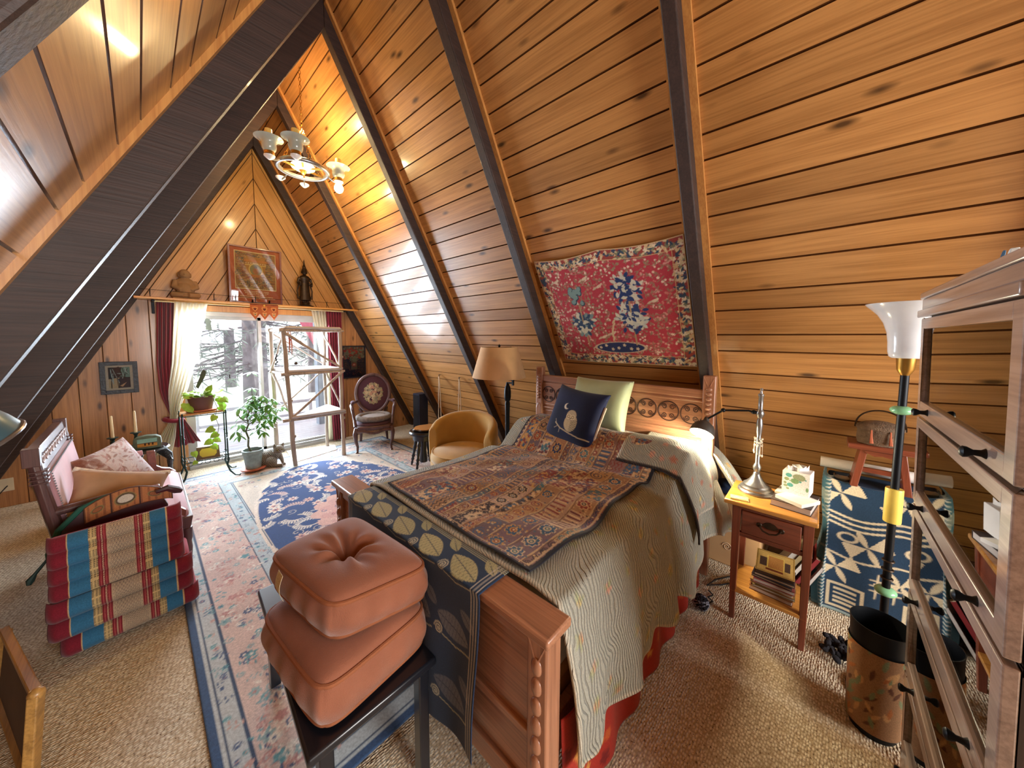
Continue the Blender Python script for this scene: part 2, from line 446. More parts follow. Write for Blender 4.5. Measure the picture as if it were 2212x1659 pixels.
M['onyx'] = pm('yellow_onyx', (236, 208, 96), .35, coat=.3, sss=.3)
M['tealshade'] = pm('teal_metal_shade', (70, 104, 118), .35, metal=.35, coat=.3)
M['rope'] = pm('pale_cord', (206, 190, 170), .9, bmp=.8, bscale=300)
M['kraft'] = pm('kraft_paper', (190, 150, 106), .85, var=.08)
M['glass'] = pm('clear_glass', (245, 250, 250), .02, trans=1., ior=1.45)
M['dark'] = pm('near_black', (18, 16, 20), .6)
M['navy'] = pm('navy_cloth', (34, 44, 76), .9, sheen=.3)
M['leather'] = pm('oxblood_leather', (58, 24, 30), .45, coat=.2, var=.3)
M['greenpipe'] = pm('green_leather_piping', (34, 92, 78), .5)
M['gilt'] = wood('gilt_frame', (120, 84, 40), (186, 140, 74), axis=1, rough=.45)
M['bone'] = pm('pale_carved_wood', (214, 190, 166), .8, var=.1)
M['basket'] = pm('woven_brown_basket', (104, 84, 66), .85, bmp=1.2, bscale=180, var=.3, vscale=40)
M['fabric'] = fabric_attr('patterned_textile')
M['printed'] = fabric_attr('printed_paper', rough=.55, sheen=0, bst=.02)
M['quilt'] = fabric_attr('stitched_quilt', quilt=38.)
M['rug'] = fabric_attr('wool_rug_pile', rough=.97, sheen=.2, bscale=500, bst=.6)
def sheer():
    m, nt, p = newmat('cream_sheer_voile')
    p.inputs['Base Color'].default_value = c4((240, 236, 220)); p.inputs['Roughness'].default_value = .9
    tr = nd(nt, 'BsdfTranslucent'); tr.inputs[0].default_value = c4((244, 240, 226))
    mx = nd(nt, 'MixShader'); mx.inputs[0].default_value = .5
    tp = nd(nt, 'BsdfTransparent'); mx2 = nd(nt, 'MixShader'); mx2.inputs[0].default_value = .2
    out = nt.nodes['Material Output']
    L(nt, p.outputs[0], mx.inputs[1]); L(nt, tr.outputs[0], mx.inputs[2]); L(nt, mx.outputs[0], mx2.inputs[1]); L(nt, tp.outputs[0], mx2.inputs[2]); L(nt, mx2.outputs[0], out.inputs[0])
    return m
M['sheer'] = sheer()
def pane(name, tint, spec=1.):      # window glass that lets daylight straight through and mirrors at a glance
    m, nt, p = newmat(name); out = nt.nodes['Material Output']
    tp = nd(nt, 'BsdfTransparent'); tp.inputs[0].default_value = c4(tint)
    gl = nd(nt, 'BsdfGlossy'); gl.inputs['Roughness'].default_value = .01
    fr = nd(nt, 'Fresnel', IOR=1.45); sc = nd(nt, 'Math', _operation='MULTIPLY', _use_clamp=True); L(nt, fr.outputs[0], sc.inputs[0]); sc.inputs[1].default_value = spec
    mx = nd(nt, 'MixShader'); L(nt, sc.outputs[0], mx.inputs[0]); L(nt, tp.outputs[0], mx.inputs[1]); L(nt, gl.outputs[0], mx.inputs[2]); L(nt, mx.outputs[0], out.inputs[0])
    return m
M['pane'] = pane('window_glass', (248, 250, 252))
M['casepane'] = pane('old_case_glass', (235, 238, 236), 1.5)
def carpet():
    m, nt, p = newmat('berber_carpet'); tc = nd(nt, 'TexCoord')
    mp = nd(nt, 'Mapping'); mp.inputs['Scale'].default_value = (62, 110, 60); mp.inputs['Rotation'].default_value = (0, 0, .12); L(nt, tc.outputs['Object'], mp.inputs[0])
    vo = nd(nt, 'TexVoronoi', Scale=1., Randomness=.55); L(nt, mp.outputs[0], vo.inputs['Vector'])
    n1 = nd(nt, 'TexNoise', Scale=110., Detail=1.); L(nt, tc.outputs['Object'], n1.inputs['Vector'])
    n2 = nd(nt, 'TexNoise', Scale=2.2, Detail=2.); L(nt, tc.outputs['Object'], n2.inputs['Vector'])
    base = ramp(nt, vo.outputs['Distance'], [(.25, (236, 224, 200)), (.62, (188, 168, 138))])
    fleck = ramp(nt, n1.outputs[0], [(.62, (1, 1, 1, 1)), (.7, (.36, .3, .26, 1))])
    big = ramp(nt, n2.outputs[0], [(.3, (.9, .9, .9, 1)), (.7, (1.06, 1.04, 1.0, 1))])
    L(nt, mixc(nt, 1., mixc(nt, 1., base, fleck, 'MULTIPLY'), big, 'MULTIPLY'), p.inputs['Base Color'])
    p.inputs['Roughness'].default_value = .97; p.inputs['Specular IOR Level'].default_value = .1; p.inputs['Sheen Weight'].default_value = .2
    iv = nd(nt, 'Math', _operation='SUBTRACT'); iv.inputs[0].default_value = 1; L(nt, vo.outputs['Distance'], iv.inputs[1])
    bump(nt, p, iv.outputs[0], 1., .008)
    return m
M['carpet'] = carpet()

# ------------------------------------------------------------------ the A-frame shell
SA, CA = math.sin(math.radians(61.5)), math.cos(math.radians(61.5))
DR, DRB, DL, DLB = 2.88, 2.98, .95, 1.08          # distances of rafter faces and boards, right and left slope
YW, YB = 5.55, -3.2                               # window wall, rear wall
def xz(d, side, z):                                # x on a slope plane at height z
    return (d - CA * z) / SA if side > 0 else -(d - CA * z) / SA
XC = (DR - DL) / (2 * SA); ZI = (DR + DL) / (2 * CA); XB = (DRB - DLB) / (2 * SA); ZB = (DRB + DLB) / (2 * CA)

fl = MB(); fl.bx(-2.2, 4.2, YB - .1, YW + .02, -.12, 0); struct('floor', fl, M['carpet'], 'beige berber carpet covering the whole attic floor', smooth=False)

RAFT = [(.54, .605), (1.815, 1.89), (3.0, 3.075), (4.34, 4.415), (5.455, 5.548), (-.72, -.645), (-1.98, -1.905)]
def slope(name, side, D, edges, label):
    # boards laid along Y; local X = world Y, local Y = up the slope, local Z = outward
    up = Vector((-CA, 0, SA)) if side > 0 else Vector((CA, 0, SA))
    out = Vector((SA, 0, CA)) if side > 0 else Vector((-SA, 0, CA))
    ys = [YB] + sorted((a + b) / 2 for a, b in RAFT) ; ys[-1] = YW
    mb = MB(); rr = random.Random(3 if side > 0 else 9)
    for a, b in zip(edges[:-1], edges[1:]):
        for y0, y1 in zip(ys[:-1], ys[1:]):
            c = .005
            vs = [(y0, a, .012), (y0, a + c, 0), (y0, b - c, 0), (y0, b, .012), (y1, a, .012), (y1, a + c, 0), (y1, b - c, 0), (y1, b, .012)]
            mb.add(vs, [(1, 2, 6, 5)], 0); n_ = len(mb.v) - 8; mb.f += [(n_, n_ + 1, n_ + 5, n_ + 4), (n_ + 2, n_ + 3, n_ + 7, n_ + 6)]; mb.m += [1, 1]
    s0, s1 = edges[0], edges[-1]
    mb.add([(YB, s0, .013), (YW, s0, .013), (YW, s1, .013), (YB, s1, .013)], [(0, 1, 2, 3)], 1)
    me = bpy.data.meshes.new(name); me.from_pydata(mb.v, [], mb.f); me.materials.append(M['board']); me.materials.append(M['groove']); me.polygons.foreach_set('material_index', mb.m)
    o = bpy.data.objects.new(name, me); COL.objects.link(o)
    R = Matrix((Vector((0, 1, 0)), up, out)).transposed().to_4x4(); R.translation = out * D
    o.matrix_world = R; o['kind'] = 'structure'; o['label'] = label
    return o
def edges(s0, s1, e1, e2, per=.2845):
    L_ = [s0]; k = []
    for e in (e1, e2):
        n0 = math.floor((s0 - e) / per) - 1
        k += [e + per * i for i in range(n0, n0 + 40)]
    L_ += sorted(x for x in k if s0 + .03 < x < s1 - .03); L_.append(s1); return L_
sR0 = -DRB * CA / SA; sL0 = -DLB * CA / SA
apexR = -CA * XB + SA * ZB; apexL = CA * XB + SA * ZB
slope('wall_right', 1, DRB, edges(sR0, apexR, 1.369, 1.251), 'sloped right wall of varnished honey pine boards')
slope('wall_left', -1, DLB, edges(sL0, apexL, 1.673, 1.791), 'sloped left wall of varnished pine boards')
sk = MB()                                           # roof deck that keeps daylight out behind the boards
for side, D in ((1, DRB), (-1, DLB)):
    a, b = D + .03, D + .16
    xa = (a if side > 0 else -a) / SA; xb = (b if side > 0 else -b) / SA
    za = ZB + .03 / CA; zb = ZB + .16 / CA
    sk.prism([(xa, 0), (xb, 0), (XB, zb), (XB, za)], (0, YB - .1, 0), (1, 0, 0), (0, 0, 1), (0, YW + .2 - YB, 0))
struct('ceiling', sk, M['dark'], 'roof deck above the pine boards', smooth=False)

ti = 0
for i, (y0, y1) in enumerate(RAFT):
    for side, D, B in ((1, DR, DRB), (-1, DL, DLB)):
        sg = 1 if side > 0 else -1
        mb = MB(); za, zb = ZI, ZI + (B + .012 - D) / CA
        mb.prism([(sg * D / SA, 0), (sg * (B + .012) / SA, 0), (XC, zb), (XC, za)], (0, y0, 0), (1, 0, 0), (0, 0, 1), (0, y1 - y0, 0))
        # rotate into slope-aligned local frame so the grain runs along the rafter
        ti += 1
        o = struct('trim_%d' % ti, mb, M['rafter'], 'dark stained rafter on the %s slope' % ('right' if side > 0 else 'left'), smooth=False, bevel=.006)
        if i < 6:
            for (ya, yb) in ((y0 - .035, y0), (y1, y1 + .03)):
                if yb > YW: continue
                t0 = B - .02; mb = MB()
                mb.prism([(sg * t0 / SA, 0), (sg * (B + .012) / SA, 0), (XC, ZI + (B + .012 - D) / CA), (XC, ZI + (t0 - D) / CA)], (0, ya, 0), (1, 0, 0), (0, 0, 1), (0, yb - ya, 0))
                ti += 1; struct('trim_%d' % ti, mb, M['trim'], 'thin orange pine strip where rafter meets boards', smooth=False)

# window wall: vertical planks below the shelf, chevron planks in the gable
DX0, DX1, DZ = .33, 1.95, 1.90                     # sliding door opening
wb = MB(); wb.bx(-2.3, DX0 - .02, YW + .02, YW + .14, 0, 2.0); wb.bx(DX1 + .02, 4.3, YW + .02, YW + .14, 0, 2.0); wb.bx(DX0 - .02, DX1 + .02, YW + .02, YW + .14, DZ + .02, 2.0)
wb.prism([(-1.1, 2.0), (3.3, 2.0), (XB, ZB + .3)], (0, YW + .02, 0), (1, 0, 0), (0, 0, 1), (0, .12, 0))
struct('wall_window', wb, M['dark'], 'end wall around the sliding door', smooth=False)
pl = MB()
for (xs, xe) in ((-1.32, DX0 - .07), (DX1 + .07, 3.55)):
    n = int(round((xe - xs) / .168)); w = (xe - xs) / n
    for k in range(n):
        pl.bx(xs + w * k + .002, xs + w * (k + 1) - .002, YW, YW + .02, 0, 2.0)
o = struct('wall_planks', pl, M['plank'], 'vertical cedar planks either side of the sliding door', smooth=False, bevel=.004)
gbs = {-1: MB(), 1: MB()}
for side, D0 in ((-1, DL), (1, DR)):
    gb = gbs[side]; sg = side; d = D0 + .12; per = .152
    for k in range(14):
        d1 = d; d0 = d - per + .006; d -= per
        zt1 = (d1 - sg * SA * XC) / CA; zt0 = (d0 - sg * SA * XC) / CA
        x1 = sg * (d1 - CA * 2.0) / SA; x0 = sg * (d0 - CA * 2.0) / SA
        xm = XC + sg * .003
        if zt1 <= 2.01: break
        P_ = [(x1, 2.0), (xm, zt1), (xm, max(zt0, 2.0)), (x0, 2.0)] if zt0 > 2.0 else [(x1, 2.0), (xm, zt1), (xm, 2.0)]
        up = Vector((-sg * CA, 0, SA)); gb.prism(P_, (0, YW, 0), (1, 0, 0), (0, 0, 1), (0, .02, 0))
struct('wall_gable_left', gbs[-1], M['gable'], 'left half of the chevron pine gable', smooth=False, bevel=.003); struct('wall_gable_right', gbs[1], M['gable2'], 'right half of the chevron pine gable', smooth=False, bevel=.003)
rw = MB(); rw.bx(-3, 0.0, YB - .12, YB, 0, 5); rw.bx(2.2, 4.6, YB - .12, YB, 0, 5); rw.bx(0, 2.2, YB - .12, YB, 2.2, 5); rw.bx(0, 2.2, YB - .12, YB, 0, .7)
struct('wall_rear', rw, M['plank'], 'rear plank wall behind the viewer', smooth=False)

# sliding door
fr = MB()
fr.bx(DX0, DX0 + .05, YW - .01, YW + .1, .02, DZ); fr.bx(DX1 - .05, DX1, YW - .01, YW + .1, .02, DZ); fr.bx(DX0, DX1, YW - .01, YW + .1, DZ - .05, DZ); fr.bx(DX0, DX1, YW - .06, YW + .1, 0, .035)
fr.bx(DX0, DX1, YW - .03, YW + .0, .035, .06)
door = struct('door_1', fr, M['alu'], 'aluminium sliding glass door to the deck', smooth=False, bevel=.004)
for (x0, x1, y) in ((DX0 + .05, 1.10, YW + .055), (1.07, DX1 - .05, YW + .02)):
    mb = MB(); t = .035
    mb.bx(x0, x0 + t, y - .015, y + .015, .06, DZ - .05); mb.bx(x1 - t, x1, y - .015, y + .015, .06, DZ - .05)
    mb.bx(x0, x1, y - .015, y + .015, .06, .1); mb.bx(x0, x1, y - .015, y + .015, DZ - .09, DZ - .05)
    s_ = obj('sash', mb, M['alu'], door, smooth=False, bevel=.003)
    g = MB(); g.bx(x0 + t, x1 - t, y - .002, y + .002, .1, DZ - .09); obj('glass_pane', g, M['pane'], door, smooth=False)
cs = MB(); cs.bx(DX0 - .075, DX0 - .002, YW - .02, YW + .03, 0, DZ + .0); cs.bx(DX1 + .002, DX1 + .075, YW - .02, YW + .03, 0, DZ)
cs.bx(DX0 - .075, DX1 + .075, YW - .025, YW + .03, DZ + .002, DZ + .075)
struct('trim_70', cs, M['trim'], 'pine casing around the sliding door', smooth=False, bevel=.004)

# outlet
t = thing('wall_outlet', 'ivory electrical outlet plate low on the left plank wall', 'outlet', (-.905, YW - .003, .21))
mb = MB(); mb.bx(-.945, -.865, YW - .008, YW, .15, .27); obj('cover_plate', mb, M['plate'], t, bevel=.002)
mb = MB(); mb.tube([(-.9, YW - .01, .2), (-.905, YW - .05, .195), (-.93, YW - .08, .16), (-1.0, YW - .1, .08)], .004); obj('plug_cord', mb, M['dark'], t)

# ------------------------------------------------------------------ outdoors
OW = pm('bleached_deck', (204, 206, 208), .8, var=.06); SN = pm('pale_winter_ground', (214, 212, 204), .95, var=.12, vscale=1.2)
mb = MB()
for k in range(16): mb.bx(-1.5, 5.2, YW + .16 + k * .145, YW + .16 + k * .145 + .14, -.08, -.04)
struct('floor_deck', mb, OW, 'weathered grey deck boards outside the door', smooth=False)
mb = MB(); mb.bx(-30, 40, YW + .1, 60, -.75, -.6); struct('ground_outside', mb, SN, 'pale ground beyond the deck', smooth=False)
mb = MB(); mb.bx(-30, 40, 26, 60, -.6, .8); struct('ground_bank', mb, SN, 'pale bank rising behind the trees', smooth=False)
mb = MB(); mb.bx(2.2, 2.36, 6.9, 7.06, -.6, 3.2); struct('trim_71', mb, pm('grey_post_paint', (150, 158, 168), .7), 'grey post at the deck edge', smooth=False, bevel=.004)
mb = MB(); mb.prism([(DRB / SA + .1, -.3), (DRB / SA + .24, -.3), (XB + .1, ZB + .25), (XB, ZB + .1)], (0, YW + .2, 0), (1, 0, 0), (0, 0, 1), (0, 2.6, 0))
struct('ceiling_overhang', mb, pm('red_soffit_paint', (176, 78, 96), .7), 'red painted roof overhang seen through the door', smooth=False)
mb = MB(); mb.bx(-1.2, 5, 7.86, 7.92, .25, .31); mb.bx(-1.2, 5, 7.86, 7.92, .0, .05)
for k in range(8): mb.bx(-1.2 + k * .88, -1.14 + k * .88, 7.85, 7.93, -.6, .32)
prop(obj('deck_railing', mb, OW, smooth=False, bevel=.003), 'low pale railing along the far edge of the deck', 'railing')
BK = pm('conifer_bark', (112, 104, 106), .9, var=.3); ND = pm('hazy_needles', (128, 136, 126), .9, var=.3, vscale=3)
def conifer(x, y, h, r, seed, label, dead=False):
    rr = random.Random(seed); t = thing('conifer_tree', label, 'tree', (x, y, -.6), 0, 'trees beyond the deck')
    mb = MB(); mb.tube([(x, y, -.6), (x + .05, y, h * .5), (x, y, h)], [r, r * .75, .02], 10); obj('trunk', mb, BK, t)
    br = MB(); lf = MB()
    for k in range(int(h * 11)):
        z = rr.uniform(.3, h * .97); a = rr.uniform(0, 2 * PI); Lb = (h - z) / h * h * .15 + .45
        d = Vector((math.cos(a), math.sin(a), rr.uniform(-.35, .1)))
        p = [Vector((x, y, z)) + d * Lb * q + Vector((0, 0, -.12 * Lb * q * q)) for q in (0, .4, .75, 1.)]
        br.tube(p, [.03, .02, .012, .004], 4)
        n = 4 if dead else 12
        for j in range(n):
            q = rr.uniform(.2, 1.); b = Vector((x, y, z)) + d * Lb * q + Vector((0, 0, -.12 * Lb * q * q))
            e = Vector((rr.uniform(-1, 1), rr.uniform(-1, 1), rr.uniform(-.9, .2))).normalized() * rr.uniform(.12, .34)
            s_ = e.cross(Vector((0, 0, 1))).normalized() * .012
            lf.tube([b, b + e * .6, b + e], [.012, .018, .003], 3)
    obj('branches', br, BK, t); obj('needle_sprays', lf, ND, t, weld=False)
for a in ((2.1, 11.5, 9, .30, 1, 'thick grey conifer trunk straight beyond the left door pane'), (.2, 14.5, 11, .2, 2, 'conifer left of the thick trunk beyond the door'), (4.6, 15.0, 10, .17, 3, 'conifer right of the thick trunk beyond the door'), (2.6, 19., 12, .2, 4, 'distant conifer behind the thick trunk'), (7.4, 20., 11, .2, 5, 'conifer far beyond the right door pane'), (-2.2, 20., 11, .2, 6, 'distant conifer beyond the left curtain')):
    conifer(*a)
# ================================================================== RUG
cv = CV(2.46, 3.96, .0068, (206, 190, 176))
def rugfill(x0, x1, y0, y1, n, seed, cols, rmin=.018, rmax=.045):
    def fn(x, y, r):
        k = r.random(); c = r.choice(cols); R = r.uniform(rmin, rmax)
        if k < .5: cv.flower(x, y, R, r.choice((5, 6, 8)), c, r.random() * 6); cv.disc(x, y, R * .3, r.choice(cols))
        elif k < .8:
            a = r.uniform(0, 6.28)
            for q in range(5): cv.leaf(x + math.cos(a) * R * .8 * (q - 2), y + math.sin(a) * R * .8 * (q - 2), R * 1.3, R * .25, a + (1.0 if q % 2 else -1.0), c)
        else: cv.spiral(x, y, R, 1.3, .006, c, r.random() * 6)
    cv.sprinkle(x0, x1, y0, y1, n, fn, seed)
W_, H_ = 2.46, 3.96
cv.rect(.0, W_, 0, H_, (58, 84, 122)); cv.rect(.03, W_ - .03, .03, H_ - .03, (190, 196, 196))
cv.rect(.12, W_ - .12, .12, H_ - .12, (214, 190, 180))
cv.rect(.40, W_ - .40, .40, H_ - .40, (184, 198, 202))
cv.rect(.50, W_ - .50, .50, H_ - .50, (212, 200, 184))
for d, t in ((.045, .006), (.108, .008), (.125, .004), (.392, .006), (.41, .004), (.485, .006), (.50, .004)): cv.frame(d, W_ - d, d, H_ - d, t, (62, 78, 104))
teal, rose, ivory, nv = (104, 160, 170), (206, 160, 150), (232, 224, 212), (80, 98, 134)
bcols = [teal, nv, ivory, rose, ivory, (150, 176, 178), (190, 140, 136)]
for (x0, x1, y0, y1, n) in ((.14, .38, .14, H_ - .14, 330), (W_ - .38, W_ - .14, .14, H_ - .14, 330), (.14, W_ - .14, .14, .38, 190), (.14, W_ - .14, H_ - .38, H_ - .14, 190)): rugfill(x0, x1, y0, y1, n, int(n + x0 * 100), bcols, .012, .03)
for (x0, x1, y0, y1, n) in ((.42, .48, .14, H_ - .14, 110), (W_ - .48, W_ - .42, .14, H_ - .14, 110), (.06, .1, .06, H_ - .06, 90), (W_ - .1, W_ - .06, .06, H_ - .06, 90), (.14, W_ - .14, H_ - .48, H_ - .42, 70), (.06, W_ - .06, H_ - .1, H_ - .06, 70)): rugfill(x0, x1, y0, y1, n, int(n * 3 + x0 * 100), [nv, teal, (200, 160, 150)], .01, .018)
# navy lancet field
cx, cy = W_ / 2, H_ / 2
U = np.abs(cv.X - cx) / .72; V = np.abs(cv.Y - cy) / 1.52
wob = .03 * np.sin(cv.Y * 28) * (V > .5)
fld = (U ** 1.75 + V ** 2.2) < 1 + wob
cv.put((slice(None), slice(None)), fld * 1., (30, 66, 124))
edge = np.abs((U ** 1.75 + V ** 2.2) - 1.05 - wob) < .025
cv.put((slice(None), slice(None)), edge * 1., (226, 212, 196))
hold = cv.c.copy()
def fieldmotif(x, y, r):
    k = r.random(); c = r.choice([(232, 222, 208), (228, 208, 196), (220, 216, 208), (216, 184, 172)])
    if k < .55:
        R = r.uniform(.04, .075); cv.flower(x, y, R, r.choice((6, 7, 8)), c, r.random() * 6, .55); cv.flower(x, y, R * .5, 6, (196, 138, 128), r.random(), .5); cv.disc(x, y, R * .16, (40, 66, 112))
    else:
        a = r.uniform(0, 6.28); n = r.randint(6, 9)
        for q in range(n):
            px_, py_ = x + math.cos(a + q * .12) * .022 * (q - n / 2), y + math.sin(a + q * .12) * .022 * (q - n / 2)
            for s_ in (-1, 1): cv.leaf(px_, py_, .042, .0075, a + s_ * 1.0, c)
        cv.line([(x + math.cos(a + q * .12) * .022 * (q - n / 2), y + math.sin(a + q * .12) * .022 * (q - n / 2)) for q in range(n)], .006, c)
cv.sprinkle(cx - .68, cx + .68, cy - 1.45, cy + 1.45, 190, fieldmotif, 5, .082)
def vine(x, y, r): cv.spiral(x, y, .05, 1.2, .006, (206, 196, 186), r.random() * 6)
cv.sprinkle(cx - .66, cx + .66, cy - 1.4, cy + 1.4, 90, vine, 8, .08)
cv.flower(cx, cy, .40, 12, (220, 180, 168), .2, .16); cv.flower(cx, cy, .33, 12, (212, 166, 158), 0, .2)
def med(x, y, r):
    if math.hypot(x - cx, y - cy) < .29: cv.spiral(x, y, .03, 1.2, .006, r.choice([(232, 206, 190), (90, 110, 140), (150, 80, 84)]), r.random() * 6)
cv.sprinkle(cx - .3, cx + .3, cy - .3, cy + .3, 60, med, 3, .045)
for sy in (-1, 1): cv.flower(cx, cy + sy * .56, .12, 8, (206, 158, 146), 0, .35); cv.flower(cx, cy + sy * .56, .06, 6, (96, 120, 150), 0, .4)
cv.c = np.where(fld[..., None], cv.c, hold)
rugfill(.54, W_ - .54, .54, H_ - .54, 0, 1, bcols)
def span(x, y, r):
    if (abs(x - cx) / .72) ** 1.75 + (abs(y - cy) / 1.52) ** 2.2 > 1.18:
        cv.spiral(x, y, r.uniform(.02, .045), 1.4, .006, r.choice([teal, nv, rose, (150, 120, 110)]), r.random() * 6)
        cv.flower(x, y, .016, 6, r.choice(bcols))
cv.sprinkle(.54, W_ - .54, .54, H_ - .54, 240, span, 9, .05)
cv.noise(.08, 5, 3)
prop(cloth('area_rug', cv, lambda X, Y: (X + .1, Y + 1.2, .012 + 0 * X), M['rug'], thick=.011), 'large oriental rug with navy floral field and pale pink border', 'rug')

# ================================================================== BED
BY0, BY1 = .50, 2.02
bed = thing('bed', 'carved oak double bed with tall footboard under a patchwork throw', 'bed', (1.6, 1.26, 0))
hb = obj('headboard', MB().bx(2.50, 2.53, BY0 + .06, 1.9, .35, 1.24), M['oak'], bed, bevel=.004)
for (z0, z1, x0) in ((1.205, 1.262, 2.485), (1.175, 1.195, 2.492), (.985, 1.005, 2.492), (.955, .975, 2.488), (.93, .945, 2.494)):
    obj('moulding', MB().bx(x0, 2.53, BY0 + .05, 1.9, z0, z1), M['oak'], hb, bevel=.006)
cp = MB().bx(2.494, 2.52, BY0 + .06, 1.89, 1.0, 1.18); cpo = obj('carved_panel', cp, M['oak'], hb, bevel=.003)
ex = Matrix(((0, 0, 1), (1, 0, 0), (0, 1, 0)))    # local xy -> world yz
mb = MB(); nc = 9
for k in range(nc):
    yc = BY0 + .13 + k * (1.89 - BY0 - .20) / (nc - 1); zc = 1.09
    mb.torus((2.494, yc, zc), .068, .0045, ex, 30, 6)
    for sy in (-1, 1):
        for sz in (-1, 1):
            pts = []
            for q in range(13):
                a = q / 12 * 1.6 * 2 * PI; r_ = .021 * (1 - q / 15)
                pts.append((2.4935, yc + sy * (.027 + r_ * math.cos(a)), zc + sz * (.03 + r_ * math.sin(a))))
            mb.tube(pts, .0036, 5)
obj('scroll_carving', mb, M['oakdark'], hb)
def post(y0, y1, x0, x1, ztop, parent, name, n=8, z0=0.0126, zb=1.05, face=-1):
    p = obj(name, MB().bx(x0, x1, y0, y1, z0, ztop), M['oakz'], parent, bevel=.008)
    m2 = MB(); yc = (y0 + y1) / 2; zz = np.linspace(zb, ztop - .09, n)
    for z in zz: m2.ell((x0 + .002, yc, z), (.014, (y1 - y0) * .27, (zz[1] - zz[0]) * .46), None, 12, 8)
    for s_ in (-1, 1):
        m2.tube([(x0, yc + s_ * .006, ztop - .07), (x0, yc + s_ * (y1 - y0) * .4, ztop - .015)], .003, 5)
        m2.tube([(x0, yc + s_ * .006, zb - .05), (x0, yc + s_ * (y1 - y0) * .4, zb - .1)], .003, 5)
    obj('bead_carving', m2, M['oakz'], p)
    return p
post(BY0 - .01, BY0 + .065, 2.475, 2.53, 1.36, hb, 'post'); post(1.885, 1.955, 2.475, 2.53, 1.335, hb, 'post')
fb = obj('footboard', MB().bx(.735, .765, .56, 1.97, .14, .755), M['oak'], bed, bevel=.004)
obj('cap_rail', MB().bx(.695, .815, BY0, 2.03, .755, .785), M['oak'], fb, bevel=.007)
for (z0, z1) in ((.70, .735), (.40, .43), (.16, .24)): obj('moulding', MB().bx(.722, .77, .57, 1.96, z0, z1), M['oak'], fb, bevel=.005)
post(.515, .59, .715, .785, .755, fb, 'post', 6, .0126, .36); post(1.94, 2.015, .715, .785, .755, fb, 'post', 6, .0126, .36)
for y in (.56, 1.86): obj('side_rail', MB().bx(.76, 2.5, y, y + .03, .26, .40), M['oak'], bed, bevel=.004)
obj('box_spring', MB().bx(.80, 2.46, .60, 1.85, .26, .46), M['kraft'], bed, bevel=.02)
obj('mattress', MB().bx(.80, 2.46, .60, 1.85, .46, .74), M['white'], bed, bevel=.04)

# red bed skirt under the quilt
cs_ = CV(1.62, .40, .01, (168, 44, 32))
def sk_(x, y, r): cs_.flower(x, y, r.uniform(.02, .035), 5, r.choice([(214, 150, 70), (196, 92, 44), (120, 24, 26)]), r.random() * 6)
cs_.sprinkle(0, 1.62, 0, .40, 60, sk_, 2, .05)
prop(cloth('bed_skirt', cs_, lambda X, Y: (X + .82, .535 - .012 * np.sin(X * 26) - .02 * (1 - Y / .4), .02 + Y), M['fabric'], thick=.003), 'red floral bed skirt showing under the hanging quilt', 'bed skirt')

# quilt: grey-green stitched cover draped over mattress and pillows
def bedtop(x, y):
    e = sstep(1.84, 2.10, x)
    z = .795 + .145 * e * (1 - .35 * sstep(2.2, 2.44, x))
    z = z + .02 * np.sin(x * 5.3 + y * 2) * np.sin(y * 4.1 + 1) * .6 - .03 * np.exp(-((x - 1.84) / .06) ** 2)
    z = z + .012 * np.sin(x * 17 + 3 * y) * np.exp(-((y - .75) / .3) ** 2)
    return z
cq = CV(1.68, 2.18, .010, (166, 166, 154))
def qf(x, y, r):
    c = r.choice([(214, 162, 140), (206, 184, 120), (196, 148, 110), (200, 180, 140)])
    cq.flower(x, y, r.uniform(.014, .024), 5, c, r.random() * 6, .4); cq.disc(x, y, .006, (176, 110, 96))
    for q in range(3): cq.leaf(x, y, .035, .007, r.random() * 6.28, (160, 166, 124), .8)
cq.sprinkle(0, 1.68, 0, 2.18, 190, qf, 4, .07); cq.noise(.06, 4, 2)
cq.frame(0, 1.68, 0, 2.18, .012, (196, 190, 172))
def quiltP(X, Y):
    x = X * .975 + .822
    # Y = 0 at near hem ... 2.18 at far hem
    drop = .53; top = 1.24
    t = Y
    near = np.clip((drop - t) / drop, 0, 1)             # 1 at hem
    y = np.where(t < drop, .56 - .075 * np.sin(np.clip(near * 1.9, 0, PI / 2)), .56 + (t - drop))
    y = np.where(t > drop + top, 1.80 + .09 * np.sin(np.clip((t - drop - top) / .41 * 2.4, 0, PI / 2)), y)
    far = np.clip((t - drop - top) / .41, 0, 1)
    zt = bedtop(x, np.clip(y, .56, 1.8))
    rn = np.exp(-((t - drop) / .07) ** 2) * .018 + np.exp(-((t - drop - top) / .07) ** 2) * .018
    z = zt - rn
    z = np.where(t < drop, zt - .018 - (drop - t) * (.93 + .05 * np.sin(x * 3)), z)
    z = np.where(t > drop + top, zt - .018 - (t - drop - top) * .9, z)
    fold = near ** 1.1 * (.024 * np.sin(x * 15 + 1.2 * np.sin(x * 4)) + .016 * np.sin(x * 29 + 2) - .03 * sstep(1.3, 2.1, x))
    flare = -.055 * sstep(2.0, 2.4, x) * near
    y = y + fold + flare - near * .012
    z = z + .05 * near * sstep(2.1, 2.45, x)
    y = y + far * .02 * np.sin(x * 17)
    z = z + .008 * np.sin(X * 40 + Y * 25) * near
    return x, y, z
prop(cloth('quilt', cq, quiltP, M['quilt'], thick=.012, offset=1), 'grey green stitched quilt with small pink flowers hanging down the bedside', 'quilt')
